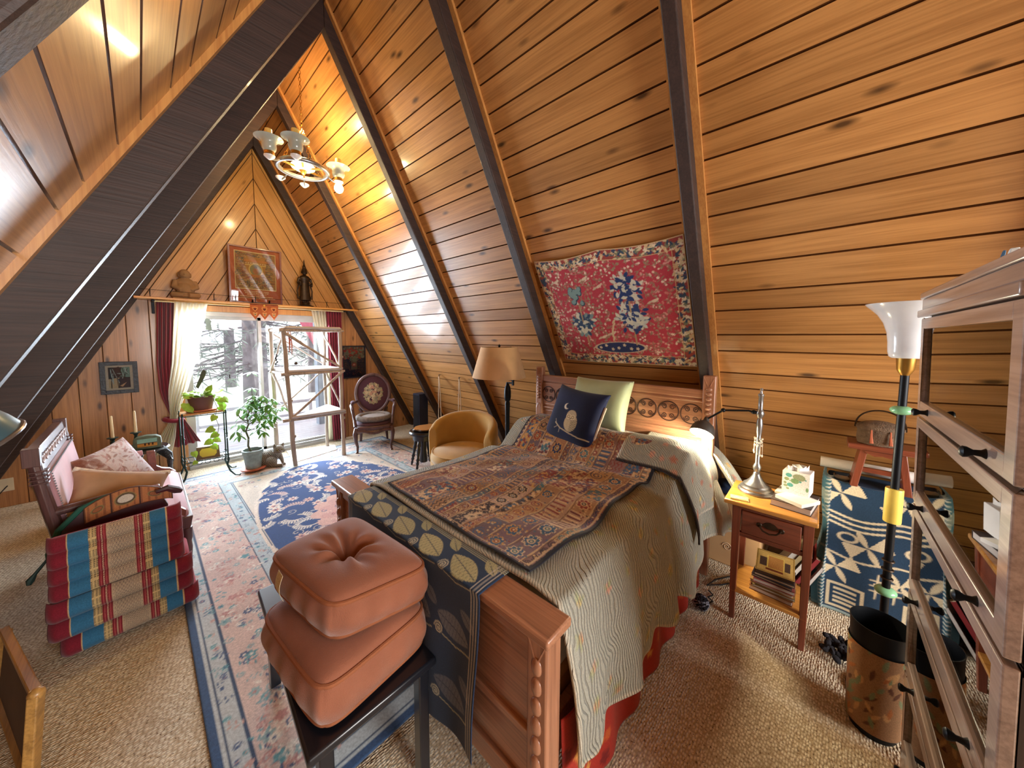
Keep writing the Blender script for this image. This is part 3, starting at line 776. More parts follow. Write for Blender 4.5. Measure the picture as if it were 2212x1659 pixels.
# turned-down second layer at the head end of the near side
cq2 = CV(.56, .78, .010, (170, 170, 158)); cq2.sprinkle(0, .56, 0, .78, 36, lambda x, y, r: (cq2.flower(x, y, r.uniform(.014, .024), 5, r.choice([(214, 162, 140), (206, 184, 120), (190, 130, 110)]), r.random() * 6, .4)), 6, .06)
cq2.frame(0, .56, 0, .78, .014, (206, 200, 184)); cq2.noise(.06, 4, 5)
cq2.rect(0, .012, 0, .78, (52, 44, 44))
def fl2(X, Y):
    x = 1.93 + X * 1.0; t = Y; drop = .40
    near = np.clip((drop - t) / drop, 0, 1)
    y = np.where(t < drop, .535 - .09 * np.sin(np.clip(near * 1.7, 0, PI / 2)), .535 + (t - drop) * .95)
    zt = bedtop(x, np.clip(y, .56, 1.8)) + .022
    z = np.where(t < drop, zt - .02 - (drop - t) * .8, zt - np.exp(-((t - drop) / .06) ** 2) * .02)
    y = y + near * (.02 * np.sin(x * 19)) + near * .02 * sstep(2.3, 2.5, x)
    x = x - .05 * near * sstep(1.93, 2.1, x) + .03 * near * sstep(2.2, 2.5, x)
    z = z + .10 * sstep(2.2, 2.5, x) * near
    return x, y, z
prop(cloth('coverlet', cq2, fl2, M['quilt'], thick=.010, offset=1), 'folded back quilt layer with dark bound edge at the bed head corner', 'quilt')
# corner of bedding spilling towards the wall behind the nightstand
cq3 = CV(.36, .34, .008, (196, 194, 176)); cq3.sprinkle(0, .36, 0, .34, 16, lambda x, y, r: cq3.flower(x, y, .02, 5, r.choice([(214, 172, 110), (206, 150, 130)]), r.random() * 6, .4), 7, .06); cq3.frame(0, .36, 0, .34, .012, (226, 224, 212))
prop(cloth('quilt_corner', cq3, lambda X, Y: (2.50 + X * .85, .60 - Y * .80 + .02 * np.sin(X * 16), .92 - .30 * (Y / .34) ** 1.5 - .10 * X / .36 + .015 * np.sin(X * 22 + Y * 9)), M['quilt'], thick=.012, offset=1), 'pale stitched bedding corner spilling behind the nightstand by the wall', 'quilt')

# patchwork throw
ct = CV(1.72, .98, .0046, (150, 112, 84))
r = random.Random(21)
pal = [(160, 128, 102), (170, 136, 104), (146, 114, 108), (124, 104, 116), (184, 148, 104), (150, 116, 84), (136, 108, 106), (180, 152, 130), (112, 96, 106), (168, 122, 88), (190, 166, 152), (150, 130, 128)]
dk = [(40, 50, 92), (58, 96, 134), (110, 56, 60), (52, 44, 52), (70, 116, 132), (140, 64, 58), (90, 74, 112)]
def patch(x0, x1, y0, y1):
    b = r.choice(pal); ct.rect(x0, x1, y0, y1, b)
    k = r.random(); w, h = x1 - x0, y1 - y0; d1, d2 = r.choice(dk), r.choice(dk); lt = r.choice([(214, 184, 140), (222, 200, 164), (206, 160, 90)])
    if k < .42:
        R = min(h, w) * .40; n = max(1, int(w / (R * 2.3)))
        for i in range(n):
            xx = x0 + (i + .5) * w / n; yy = (y0 + y1) / 2
            ct.flower(xx, yy, R, 8, lt, 0, .3); ct.flower(xx, yy, R * .86, 8, d1, 0, .3); ct.disc(xx, yy, R * .42, lt); ct.disc(xx, yy, R * .28, d2); ct.disc(xx, yy, R * .12, (226, 210, 170))
    elif k < .58:
        n = max(3, int(w / .016))
        for i in range(n): ct.rect(x0 + i * w / n, x0 + (i + .5) * w / n, y0 + h * .15, y1 - h * .15, d1 if i % 2 else lt)
    elif k < .74:
        n = max(1, int(w / (h * .8)))
        for i in range(n):
            xx = x0 + (i + .5) * w / n; yy = (y0 + y1) / 2
            ct.spiral(xx, yy, h * .36, 2.2, .005, d1, r.random() * 6); ct.disc(xx, yy, .006, lt)
    elif k < .9:
        def dot(x, y, rr): ct.flower(x, y, rr.uniform(.010, .016), 4, rr.choice([d1, d2, lt]), rr.random() * 6, .5)
        ct.sprinkle(x0 + .008, x1 - .008, y0 + .008, y1 - .008, int(w * h * 2600), dot, r.randint(0, 999), .017)
    else:
        for q in (.2, .42, .64, .86): ct.line([(x0 + w * i / 16, y0 + h * q + .006 * (1 if i % 2 else -1)) for i in range(17)], .005, d1 if q < .5 else d2)
    def fleck(x, y, rr): ct.disc(x, y, .0045, rr.choice([d1, d2, lt, (206, 186, 150)]))
    ct.sprinkle(x0, x1, y0, y1, int(w * h * 1300), fleck, r.randint(0, 999))
y = 0
while y < .98 - .01:
    h = r.choice([.045, .06, .07, .085, .10]); y1 = min(.98, y + h); x = 0
    while x < 1.72 - .02:
        w = r.uniform(.12, .34); x1 = min(1.72, x + w)
        if 1.72 - x1 < .06: x1 = 1.72
        patch(x, x1, y, y1); ct.line([(x1, y), (x1, y1)], .0085, (206, 180, 142)); ct.line([(x1 + .009, y), (x1 + .009, y1)], .004, (120, 92, 70)); x = x1
    wv = [(i * .02, y1 + .003 * math.sin(i * .9)) for i in range(87)]
    ct.line(wv, .0075, (204, 178, 138)); ct.line([(a, b - .009) for a, b in wv], .004, (112, 84, 66)); y = y1
ct.noise(.10, 7, 4); ct.frame(0, 1.72, 0, .98, .012, (40, 38, 46)); ct.rect(0, 1.72, 0, .018, (34, 34, 44)); ct.frame(.02, 1.70, .022, .955, .006, (196, 172, 140))
def throwP(X, Y):
    x = .845 + X * .915; y = .675 + Y * (1.0 + .02 * X) + .02 * sstep(1.2, 1.72, X)
    y = y + .012 * np.sin(x * 9) * (1 - Y / .98) - .05 * sstep(0.9, 0., X) * (1 - Y / .98) * 0
    z = bedtop(x, y) + .022 + .006 * np.sin(X * 24 + Y * 8) * np.sin(Y * 13)
    return x, y, z
prop(cloth('patchwork_throw', ct, throwP, M['fabric'], thick=.006, offset=1), 'embroidered multicoloured patchwork throw spread over the bed', 'throw')

# batik runner over the footboard
cb = CV(1.0, .72, .004, (30, 52, 84))
for k in range(5):
    xx = .02 + k * .20
    for (yy, s_, cl_) in ((.635, 1, (186, 182, 136)), (.40, 1, (104, 110, 122)), (.16, 1, (96, 102, 118))):
        for (lx, ly, LL, WW, an) in ((xx + .03, yy - .03, .17, .042, .25), (xx + .0, yy + .03, .09, .022, .55)):
            cb.leaf(lx, ly, LL, WW, an, cl_)
            for q in range(9):
                u = LL * (.12 + q * .09); bx_, by_ = lx + math.cos(an) * u, ly + math.sin(an) * u; w_ = WW * math.sin(PI * u / LL) ** .8
                cb.line([(bx_ - math.sin(an) * w_ * .95, by_ + math.cos(an) * w_ * .95), (bx_ + math.sin(an) * w_ * .95, by_ - math.cos(an) * w_ * .95)], .0025, (120, 128, 104) if yy > .5 else (60, 68, 92), .8)
            cb.line([(lx, ly), (lx + math.cos(an) * LL, ly + math.sin(an) * LL)], .003, (40, 56, 80))
        cb.spiral(xx + .185, yy - .045, .022, 2.4, .004, (200, 198, 176)); cb.line([(xx + .02, yy - .06), (xx + .10, yy - .075), (xx + .165, yy - .06)], .004, (180, 178, 150))
for t_ in (.012, .026, .04): cb.line([(t_, 0), (t_, .72)], .004, (190, 188, 180)); cb.line([(0, .72 - t_ * .6), (1, .72 - t_ * .6)], .003, (170, 166, 130)); cb.line([(1 - t_, 0), (1 - t_, .72)], .004, (150, 150, 140))
cb.noise(.18, 6, 8)
def runP(X, Y):
    y = .76 + X * 1.0; t = .72 - Y                     # t from inner edge of cap
    x = np.where(t < .135, .826 - t, .691 - .006 - .012 * np.sin(y * 20) * sstep(.14, .5, t) - .02 * sstep(.135, .6, t)); z = np.where(t < .135, .792, .792 - (t - .135))
    c = np.exp(-((t - .135) / .02) ** 2); x = x - .004 * c; z = z - .003 * c
    return x, y - .03 * sstep(.3, .7, t) * (X - .5), z
prop(cloth('batik_runner', cb, runP, M['fabric'], thick=.003, offset=1), 'navy batik runner with large leaves draped over the footboard', 'cloth')

# bed pillows
t = thing('pillow', 'large plain sage green pillow leaning on the headboard', 'pillow', (2.39, 1.24, .95))
R = Euler((0, math.radians(-68), 0)).to_matrix() @ Euler((0, 0, PI / 2)).to_matrix()
mb = MB().cush((2.345, 1.235, 1.10), (.50, .42, .19), R, .42, 18, 18, pinch=.10); obj('pillow_cover', mb, M['sage'], t, mods=[('subsurf', 1)])
mb = MB()
for k in range(6): mb.tube([(2.30 + .012 * q, 1.06 + k * .07 + .004 * q, 1.275 - .03 * q) for q in range(4)], [.001, .004, .004, .001], 5)
cn = CV(.43, .43, .004, (26, 34, 66)); cn.noise(.35, 9, 5)
def owl():
    ox, oy = .245, .155
    cn.disc(ox, oy + .005, .052, (196, 182, 148), 1, .062); cn.disc(ox - .008, oy + .055, .040, (190, 176, 150))
    for q in range(7): cn.line([(ox + .0, oy + .02 - q * .011), (ox + .05, oy + .03 - q * .012)], .0035, (70, 62, 54))
    for sx in (-.022, .012):
        cn.disc(ox - .006 + sx, oy + .045, .019, (226, 214, 180)); cn.disc(ox - .006 + sx, oy + .045, .012, (90, 78, 62)); cn.disc(ox - .006 + sx, oy + .045, .008, (220, 206, 170))
    cn.poly([(ox - .016, oy + .038), (ox - .004, oy + .038), (ox - .010, oy + .024)], (90, 70, 50))
    cn.line([(.12, .135), (.17, .105), (.25, .088), (.33, .078), (.41, .082)], .008, (198, 182, 150)); cn.line([(.15, .118), (.12, .095)], .004, (176, 166, 150)); cn.line([(.17, .105), (.165, .07)], .004, (176, 166, 150)); cn.line([(.13, .13), (.115, .16)], .004, (176, 166, 150))
    cn.disc(.175, .265, .022, (226, 222, 208)); cn.disc(.186, .270, .019, (28, 36, 68))
owl()
def pilP(cvs, c, R, th, w, h, pw=.42, pin=.10):
    def f(X, Y):
        U = X / w * 2 - 1; V = Y / h * 2 - 1
        sx = 1 - pin * (1 - V ** 2) * np.abs(U) ** 3; sy = 1 - pin * (1 - U ** 2) * np.abs(V) ** 3
        hh = ((1 - np.abs(U) ** 2.6) * (1 - np.abs(V) ** 2.6)) ** pw
        P = np.stack([U * sx * w / 2, V * sy * h / 2, hh * th / 2], -1) @ np.array(R.transposed())
        return P[..., 0] + c[0], P[..., 1] + c[1], P[..., 2] + c[2]
    return f
def basis(xd, yd):   # columns: cloth right, cloth up, outward normal
    x = Vector(xd).normalized(); y = Vector(yd); y = (y - x * y.dot(x)).normalized(); return Matrix((x, y, x.cross(y))).transposed()
t = thing('pillow', 'navy cushion with an embroidered owl on a branch and crescent moon', 'pillow', (2.10, 1.29, .93))
R = basis((-.10, -1, -.08), (.40, .10, .9)); c = (2.075, 1.275, 1.035)
cloth('owl_face', cn, pilP(cn, c, R, .17, .43, .43), M['fabric'], t, thick=0)
mb = MB().cush(c, (.43, .43, .168), R, .42, 18, 18, pinch=.10); obj('pillow_back', mb, M['navy'], t, mods=[('subsurf', 1)])
Rv = lambda u, v: tuple(Vector(c) + R @ Vector((u, v, .0)))
mb = MB().tube([Rv(.205, .12), Rv(.198, .0), Rv(.196, -.1), Rv(.188, -.16), Rv(.175, -.2), Rv(.17, -.225)], [.010, .010, .010, .009, .010, .013], 8); obj('tan_tie', mb, M['rope'], t)

# tapestry on the slope between two rafters: red ground, flower border, blue island with trees (generic millefleur)
tp = CV(1.10, .92, .0042, (176, 58, 72))
def mf(x, y, r):
    c = r.choice([(216, 186, 168), (206, 150, 140), (226, 206, 186), (150, 140, 110), (196, 120, 110)]); R = r.uniform(.006, .011)
    for q in range(r.randint(3, 5)): tp.flower(x + r.uniform(-.03, .03), y + r.uniform(-.03, .03), R, 5, c, r.random() * 6, .45)
    for q in range(4): tp.leaf(x, y, .035, .0045, r.random() * 6.28, (140, 120, 96), .8)
tp.sprinkle(.08, 1.02, .08, .84, 230, mf, 12, .042)
def tree(cx_, y0, y1, R, n, c1, c2, seed, L_=.05):
    tp.line([(cx_, y0), (cx_ + .004, y1)], .011, (176, 150, 110)); rr = random.Random(seed)
    for k in range(n):
        a = rr.random() * 6.28; d = R * math.sqrt(rr.random()) * .85
        tp.leaf(cx_ + d * math.cos(a), y1 + R * .6 + d * math.sin(a) * 1.1, L_, L_ * .26, rr.uniform(0, 6.28), rr.choice([c1, c2, c1, (206, 206, 186)]))
tp.disc(.56, .145, .215, (36, 48, 92), 1, .05); tp.disc(.56, .145, .215, (206, 186, 160), 1, .05, 0, .005)
tree(.30, .16, .30, .10, 90, (46, 72, 104), (120, 144, 146), 1); tree(.70, .17, .33, .115, 110, (40, 62, 110), (190, 196, 186), 2)
tree(.30, .38, .52, 0.01, 1, (60, 96, 110), (110, 140, 140), 3); tree(.70, .44, .57, .105, 110, (36, 58, 108), (206, 204, 190), 4)
for k in range(22):
    rr = random.Random(k); tp.disc(.29 + rr.uniform(-.05, .05), .60 + rr.uniform(-.06, .07), .021, (40, 66, 84), 1, .025)
for k in range(22):
    rr = random.Random(k); tp.disc(.287 + rr.uniform(-.05, .05), .603 + rr.uniform(-.06, .07), .015, (120, 150, 150), 1, .019)
for k in range(7):
    tp.flower(.40 + k * .05, .145 + .02 * math.sin(k * 2), .014, 5, (206, 190, 166)); 
for (bx_, by_) in ((.50, .66), (.88, .52), (.40, .74), (.15, .74), (.53, .27), (.45, .24)):
    tp.disc(bx_, by_, .022, (214, 196, 170), 1, .011, .4); tp.leaf(bx_ - .015, by_, .045, .008, PI + .5, (196, 176, 150)); tp.disc(bx_ + .02, by_ + .012, .008, (214, 196, 170))
for k in range(6): tp.leaf(.52 + .004 * k, .20 + .03 * k, .05, .008, 1.2 + .3 * math.sin(k), (206, 186, 150))
B_ = (150, 66, 60)
tp.rect(0, 1.1, .0, .075, B_); tp.rect(0, 1.1, .845, .92, B_); tp.rect(0, .075, 0, .92, B_); tp.rect(1.025, 1.1, 0, .92, B_)
def bd(x, y, r):
    if x < .07 or x > 1.03 or y < .07 or y > .85:
        c = r.choice([(216, 200, 170), (206, 170, 130), (54, 70, 100), (226, 214, 190), (120, 124, 100)])
        tp.flower(x, y, r.uniform(.012, .02), r.choice((5, 6)), c, r.random() * 6, .5); tp.leaf(x, y, .035, .007, r.random() * 6, r.choice([(54, 76, 96), (206, 190, 150)]))
tp.sprinkle(.012, 1.088, .012, .908, 1500, bd, 5, .016)
tp.frame(0, 1.1, 0, .92, .008, (206, 180, 140)); tp.frame(.072, 1.028, .072, .848, .005, (206, 176, 130)); tp.noise(.10, 6, 1)
def tapP(X, Y):
    # X 0..1.1 left to right = far to near ; Y up the slope
    s_ = .005 + Y * .985 + .0; D = 2.945 - .006 * np.sin(X * 7) - .018 * np.sin(np.clip(X / 1.1, 0, 1) * PI) * (1 - Y / .92)
    yy = 1.735 - X * 1.01 - .035 * (1 - Y / .92) * (1 - X / 1.1)
    sag = .02 * np.abs(np.sin(X / 1.1 * 2 * PI)) * sstep(.3, .92, Y); s_ = s_ - sag
    return SA * D - CA * s_, yy, CA * D + SA * s_
prop(cloth('wall_tapestry', tp, tapP, M['fabric'], thick=.004, offset=0), 'red woven tapestry with blue trees nailed to the slope above the bed', 'tapestry')
# ================================================================== NIGHTSTAND and what stands on it
t = thing('nightstand', 'small cherry nightstand with one drawer and a lower shelf', 'nightstand', (2.36, .16, 0))
obj('table_top', MB().bx(2.185, 2.535, -.035, .365, .675, .70), M['maple'], t, bevel=.006)
for (x, y) in ((2.225, .305), (2.225, -.0), (2.49, .305), (2.49, -.0)):
    mb = MB(); a, b = .021, .013; mb.hexa([(x - b, y - b, 0), (x + b, y - b, 0), (x + b, y + b, 0), (x - b, y + b, 0)], [(x - a, y - a, .675), (x + a, y - a, .675), (x + a, y + a, .675), (x - a, y + a, .675)]); obj('leg', mb, M['cherryz'], t, smooth=False, bevel=.003)
mb = MB(); mb.bx(2.475, 2.495, -.0, .305, .50, .675); mb.bx(2.22, 2.49, -.012, .006, .50, .675); mb.bx(2.22, 2.49, .30, .318, .50, .675); mb.bx(2.212, 2.23, 0, .305, .50, .522); mb.bx(2.212, 2.23, 0, .305, .655, .675); obj('apron', mb, M['cherry'], t, smooth=False)
dr = obj('drawer', MB().bx(2.204, 2.235, .026, .28, .525, .652), M['cherry'], t, bevel=.005)
mb = MB(); mb.tube([(2.203, .105, .60), (2.185, .11, .598), (2.18, .125, .582), (2.178, .153, .575), (2.18, .181, .582), (2.185, .196, .598), (2.203, .20, .60)], .0042, 8)
for y in (.105, .20): mb.ell((2.2, y, .60), (.004, .013, .013), None, 12, 8)
mb.prism([(-.035, 0), (-.02, .016), (0, .022), (.02, .016), (.035, 0), (.015, -.014), (-.015, -.014)], (2.2, .153, .605), (0, 1, 0), (0, 0, 1), (.004, 0, 0)); obj('bail_handle', mb, M['bronze'], dr)
obj('lower_shelf', MB().bx(2.21, 2.505, -.015, .32, .165, .185), M['maple'], t, bevel=.003)

# pharmacy desk lamp
t = thing('desk_lamp', 'pewter swing arm desk lamp lit on the nightstand', 'lamp', (2.41, .245, .70))
c = (2.41, .245, .70)
obj('base', MB().lathe([(.088, 0), (.09, .008), (.086, .016), (.078, .02), (.078, .028), (.070, .034), (.066, .036), (.064, .046), (.05, .056), (.035, .072), (.022, .095), (.016, .11), (.0, .112)], c, 32), M['pewter'], t)
obj('column', MB().lathe([(.010, .10), (.018, .112), (.012, .12), (.018, .135), (.021, .15), (.016, .165), (.011, .175), (.011, .30), (.013, .32), (.010, .33), (.014, .36), (.017, .40), (.014, .43), (.010, .44), (.018, .455), (.021, .47), (.016, .485), (.012, .49), (.012, .565), (.015, .57), (.015, .58), (.008, .585), (.005, .60), (.009, .607), (.006, .615), (0, .616)], c, 20), M['pewter'], t)
sc_ = Vector((2.36, .525, 1.03)); ax = Vector((-.62, .10, -.78)).normalized()
el = Vector((2.38, .425, 1.165))
mb = MB(); mb.tube([(2.41, .245, 1.165), (2.40, .30, 1.178), tuple(el)], [.007, .006, .006], 8); mb.ell(tuple(el), .013); mb.ell((2.407, .275, 1.172), (.012, .016, .012)); mb.tube([tuple(el), tuple(sc_ - ax * .075)], .006, 8); obj('swing_arm', mb, M['iron'], t)
Rq = ax.to_track_quat('Z', 'Y').to_matrix()
mb = MB().shell([(.014, -.085), (.018, -.06), (.03, -.05), (.05, -.035), (.064, -.012), (.07, .016), (.071, .03)], tuple(sc_), 28, .003, Rq); obj('lamp_shade', mb, pm('smoky_lamp_shade', (92, 90, 88), .4, metal=.5), t)
mb = MB().ell(tuple(sc_ + ax * .004), (.034, .034, .034)); obj('bulb', mb, glow('bulb_warm_white', (255, 244, 214), 26), t)
DESK = (tuple(sc_ + ax * .05), tuple(ax))
t = thing('bead_charm', 'tangle of white beads hanging on the desk lamp column', 'beads', (2.395, .245, .94))
mb = MB(); r = random.Random(4)
for k in range(46):
    a = r.uniform(0, 6.28); z = .99 + r.uniform(-.02, .035); mb.ell((2.41 + .018 * math.cos(a), .245 + .019 * math.sin(a), z), r.uniform(.003, .0055), None, 8, 6)
mb.torus((2.41, .245, 1.0), .0165, .003)
obj('bead_cluster', mb, M['plate'], t)
for k in range(5):
    a = 1.5 + k * .75; x, y = 2.41 + .021 * math.cos(a), .245 + .021 * math.sin(a)
    mb = MB().tube([(x, y, .985), (x, y, .95 - .006 * k)], .0012, 5); mb.ell((x, y, .945 - .006 * k), (.004, .004, .009), None, 8, 6); obj('bead_drop', mb, M['plate'], t)

cc = CV(.085, .05, .002, (222, 206, 120)); cc.sprinkle(.02, .07, .012, .038, 9, lambda x, y, r: cc.disc(x, y, .006, (120, 128, 150)), 3); cc.line([(.025, .01), (.06, .04)], .003, (120, 128, 150))
mb = MB().bx(-.025, .025, -.0425, .0425, 0, .008)
t = thing('note_card_box', 'flat yellow card packet lying near the nightstand front edge', 'card', (2.235, .30, .70), math.radians(12)); obj('packet', mb, pm('pale_yellow_card', (226, 212, 130), .6), t, local=True, bevel=.002)
o = cloth('printed_face', cc, lambda X, Y: (.025 - Y, .0425 - X, .0085 + 0 * X), M['printed'], t, thick=0, local=True)

def book(name, label, cat, c, d, rz, colr, group=None, soft=False, tilt=None, pages=(220, 208, 184)):
    # d = (depth away from spine, length, thick); spine at -x
    t = thing(name, label, cat, c, rz, group)
    if tilt is not None: t.rotation_euler = tilt
    w, l, h = d; ct_ = .0015 if soft else .003
    mb = MB(); mb.bx(-w / 2, w / 2, -l / 2, l / 2, 0, ct_); mb.bx(-w / 2, w / 2, -l / 2, l / 2, h - ct_, h); mb.bx(-w / 2, -w / 2 + ct_, -l / 2, l / 2, 0, h); obj('cover', mb, pm('book_cover_%d_%d_%d' % colr, colr, .55), t, local=True, smooth=False)
    e = .0 if soft else .003
    obj('page_block', MB().bx(-w / 2 + ct_, w / 2 - e, -l / 2 + e, l / 2 - e, ct_, h - ct_), pm('page_edges_%d' % pages[0], pages, .8, bmp=.3, bscale=300), t, local=True, smooth=False)
    return t
book('hardback_book', 'thick hardback lying flat under the tissue box', 'book', (2.375, .065, .70), (.23, .17, .036), math.radians(172), (74, 62, 58), pages=(196, 190, 186))
book('open_paperback', 'white paperback with bent cover on top of the hardback', 'book', (2.33, .055, .7365), (.14, .13, .018), math.radians(150), (232, 230, 226), soft=True, pages=(226, 224, 220))
book('address_book', 'small spiral patterned notebook under the tissue box', 'notebook', (2.42, .085, .7365), (.12, .12, .012), math.radians(80), (206, 204, 200), soft=True)
t = thing('tissue_box', 'white tissue box printed with green and teal ovals', 'tissue box', (2.425, .06, .7495), math.radians(-8))
b = .058; hh = .125
obj('box', MB().bx(-b, b, -b, b, 0, hh), M['white'], t, local=True, bevel=.003)
cv = CV(2 * b, hh, .0016, (234, 234, 232))
for (x, y, rx, ry, c_) in ((.028, .105, .014, .011, (84, 168, 158)), (.072, .102, .027, .018, (150, 158, 120)), (.02, .082, .011, .009, (150, 166, 112)), (.055, .078, .018, .014, (124, 164, 110)), (.078, .08, .006, .005, (84, 168, 158)), (.036, .052, .014, .011, (90, 176, 166)), (.014, .06, .007, .006, (150, 166, 112)), (.016, .044, .009, .007, (160, 176, 130)), (.026, .03, .007, .005, (150, 166, 112)), (.1, .095, .004, .004, (84, 150, 150)), (.108, .045, .006, .012, (124, 164, 110)), (.034, .075, .003, .003, (124, 164, 110))): cv.disc(x, y, rx, c_, .95, ry)
cv.line([(.06, .02), (.1, .02)], .0015, (190, 190, 186))
cloth('printed_front', cv, lambda X, Y: (-b - .0008 + 0 * X, b - X, Y), M['printed'], t, thick=0, local=True)
mb = MB(); r = random.Random(1)
for k in range(3):
    vs = [((-.04 + .02 * i), .03 * math.sin(i * 1.3 + k) + (k - 1) * .012, hh - .002 + (.022 + .01 * math.sin(i * 2 + k)) * (j)) for i in range(5) for j in range(2)]
    mb.add(vs, [(2 * i, 2 * i + 1, 2 * i + 3, 2 * i + 2) for i in range(4)])
obj('tissue', mb, M['white'], t, local=True, mods=[('solid', .001)])
# stack on the lower shelf
z = .1855; specs = [(.024, (120, 74, 44), .190, 'bottom brown hardback of the stack on the nightstand shelf'), (.014, (120, 96, 56), .186, 'olive hardback second from bottom on the nightstand shelf'), (.018, (150, 110, 60), .190, 'ochre paperback third from bottom on the nightstand shelf'), (.022, (140, 70, 66), .180, 'rose edged book in the middle of the nightstand shelf stack'), (.014, (54, 44, 52), .176, 'thin dark book above the rose edged one'), (.016, (64, 54, 50), .176, 'black covered paperback just under the framed card on the shelf stack')]
for i, (h, c_, l, lab) in enumerate(specs):
    book('stacked_book', lab, 'book', (2.33 + (i % 3) * .004, .135 - (i % 2) * .006, z), (.14, l, h), math.radians(176 + 5 * (i % 2)), c_, 'books stacked on the nightstand shelf', pages=(196, 160, 120) if i < 4 else (186, 162, 136)); z += h + .0005
t = thing('card_box', 'tan box with printed lid tilted on top of the shelf book stack', 'box', (2.335, .13, z), math.radians(3)); t.rotation_euler = (0, math.radians(-24), math.radians(3)); t.location.z += .032
obj('box_body', MB().bx(-.07, .07, -.085, .085, -.006, .022), pm('dark_box_side', (70, 52, 44), .6), t, local=True, bevel=.002)
cv = CV(.17, .14, .002, (206, 166, 92)); cv.frame(.004, .166, .004, .136, .003, (150, 110, 50)); cv.rect(.05, .125, .03, .115, (186, 128, 66)); cv.rect(.018, .048, .04, .095, (84, 62, 50)); cv.rect(.128, .15, .04, .095, (84, 62, 50)); cv.frame(.05, .125, .03, .115, .004, (226, 190, 90)); cv.rect(.045, .12, .02, .03, (120, 56, 36)); cv.noise(.15, 30, 4)
cloth('printed_lid', cv, lambda X, Y: (-.07 + Y, .085 - X, .0225 + 0 * X), M['printed'], t, thick=0, local=True)

# behind the nightstand
t = thing('paper_bag', 'kraft paper bag standing between bed and nightstand', 'bag', (2.83, .40, 0))
mb = MB().hexa([(2.72, .22, 0), (2.93, .22, 0), (2.93, .56, 0), (2.72, .56, 0)], [(2.71, .24, .50), (2.90, .23, .51), (2.90, .54, .52), (2.72, .55, .50)]); obj('bag_body', mb, M['kraft'], t, bevel=.01)
mb = MB()
mb.tube([(2.715, .42 + .03 * math.cos(a) * (1 - a / 14), .14 + .03 * math.sin(a) * (1 - a / 14)) for a in np.linspace(0, 12, 40)], .002, 5); obj('printed_scroll', mb, pm('pale_print', (214, 190, 160), .8), t)
mb = MB().cush((2.79, .40, .545), (.20, .28, .09), None, .5, 12, 12); prop(obj('blue_bundle', mb, pm('cobalt_cloth', (44, 66, 112), .9), mods=[('subsurf', 1)]), 'dark blue cloth bundle stuffed in the paper bag', 'cloth')
t = thing('storage_box', 'low brown box with a pale label under the slope behind the nightstand', 'box', (2.95, .05, 0)); obj('box_body', MB().bx(2.86, 3.08, -.06, .20, .06, .22), pm('brown_card_box', (104, 80, 66), .7), t, bevel=.004); obj('label_strip', MB().bx(2.856, 2.861, .08, .18, .185, .20), M['white'], t)
book('boxed_game', 'flat tan box beneath the low brown box', 'box', (2.96, .07, .0), (.22, .30, .055), 0, (150, 116, 76))
lean = [((206, 204, 196), .03, 'white magazine leaning nearest the nightstand', .30), ((176, 160, 120), .024, 'tan magazine leaning second behind the nightstand', .30), ((226, 222, 214), .02, 'pale leaning magazine beside the red book', .31), ((150, 54, 58), .022, 'red book leaning between magazines and the blue cloth', .31), ((214, 210, 206), .016, 'white booklet leaning against the blue cloth', .26)]
for i, (c_, h, lab, l) in enumerate(lean):
    book('leaning_magazine', lab, 'magazine', (2.70 - i * .008, .035 - i * .012, .0), (.22, l, h), 0, c_, 'magazines leaning beside the blue cloth', soft=True, tilt=Euler((math.radians(58 + i * 2), 0, 0)).to_matrix().to_euler())
    bpy.context.view_layer.update()
for o in [o for o in COL.objects if o.name.startswith('leaning_magazine')]:
    i = int(o.name[-3:]) if o.name[-4] == '.' else 0
    th = math.radians(118 - i * 1.0); o.rotation_euler = (th, 0, 0); o.location = (2.79 - i * .006, .135 - .037 * i, .150 if i < 4 else .13)

# power cords
prop(obj('power_cord', MB().tube([(2.62, .36, .006), (2.50, .44, .006), (2.40, .47, .006), (2.47, .40, .006), (2.56, .34, .006), (2.60, .30, .006), (2.75, .26, .006)], .004), M['dark']), 'black lamp cord looping over the carpet beside the nightstand', 'cord')
prop(obj('twig_scraps', MB().tube([(2.22, .43, .006), (2.27, .41, .008), (2.29, .44, .006), (2.33, .42, .006), (2.35, .45, .01)], .004), M['dark']), 'thin black twisted wire on the carpet by the bed', 'wire')
t = thing('yarn_ball', 'dark tangled yarn ball on the carpet by the bed skirt', 'ball', (2.16, .45, 0))
mb = MB(); r = random.Random(3); c = Vector((2.16, .45, .045)); mb.ell(c, .036)
for k in range(26):
    Rm = Euler((r.random() * 6, r.random() * 6, r.random() * 6)).to_matrix(); mb.torus(c, .038 + r.uniform(-.003, .004), .004, Rm, 18, 5)
obj('dark_yarn', mb, pm('black_yarn', (28, 30, 42), .95), t)
mb = MB()
for k in range(6): mb.torus(c, .042, .003, Euler((r.random() * 6, r.random() * 6, r.random() * 6)).to_matrix(), 18, 5)
obj('pale_strands', mb, pm('blue_white_yarn', (150, 158, 180), .95), t)

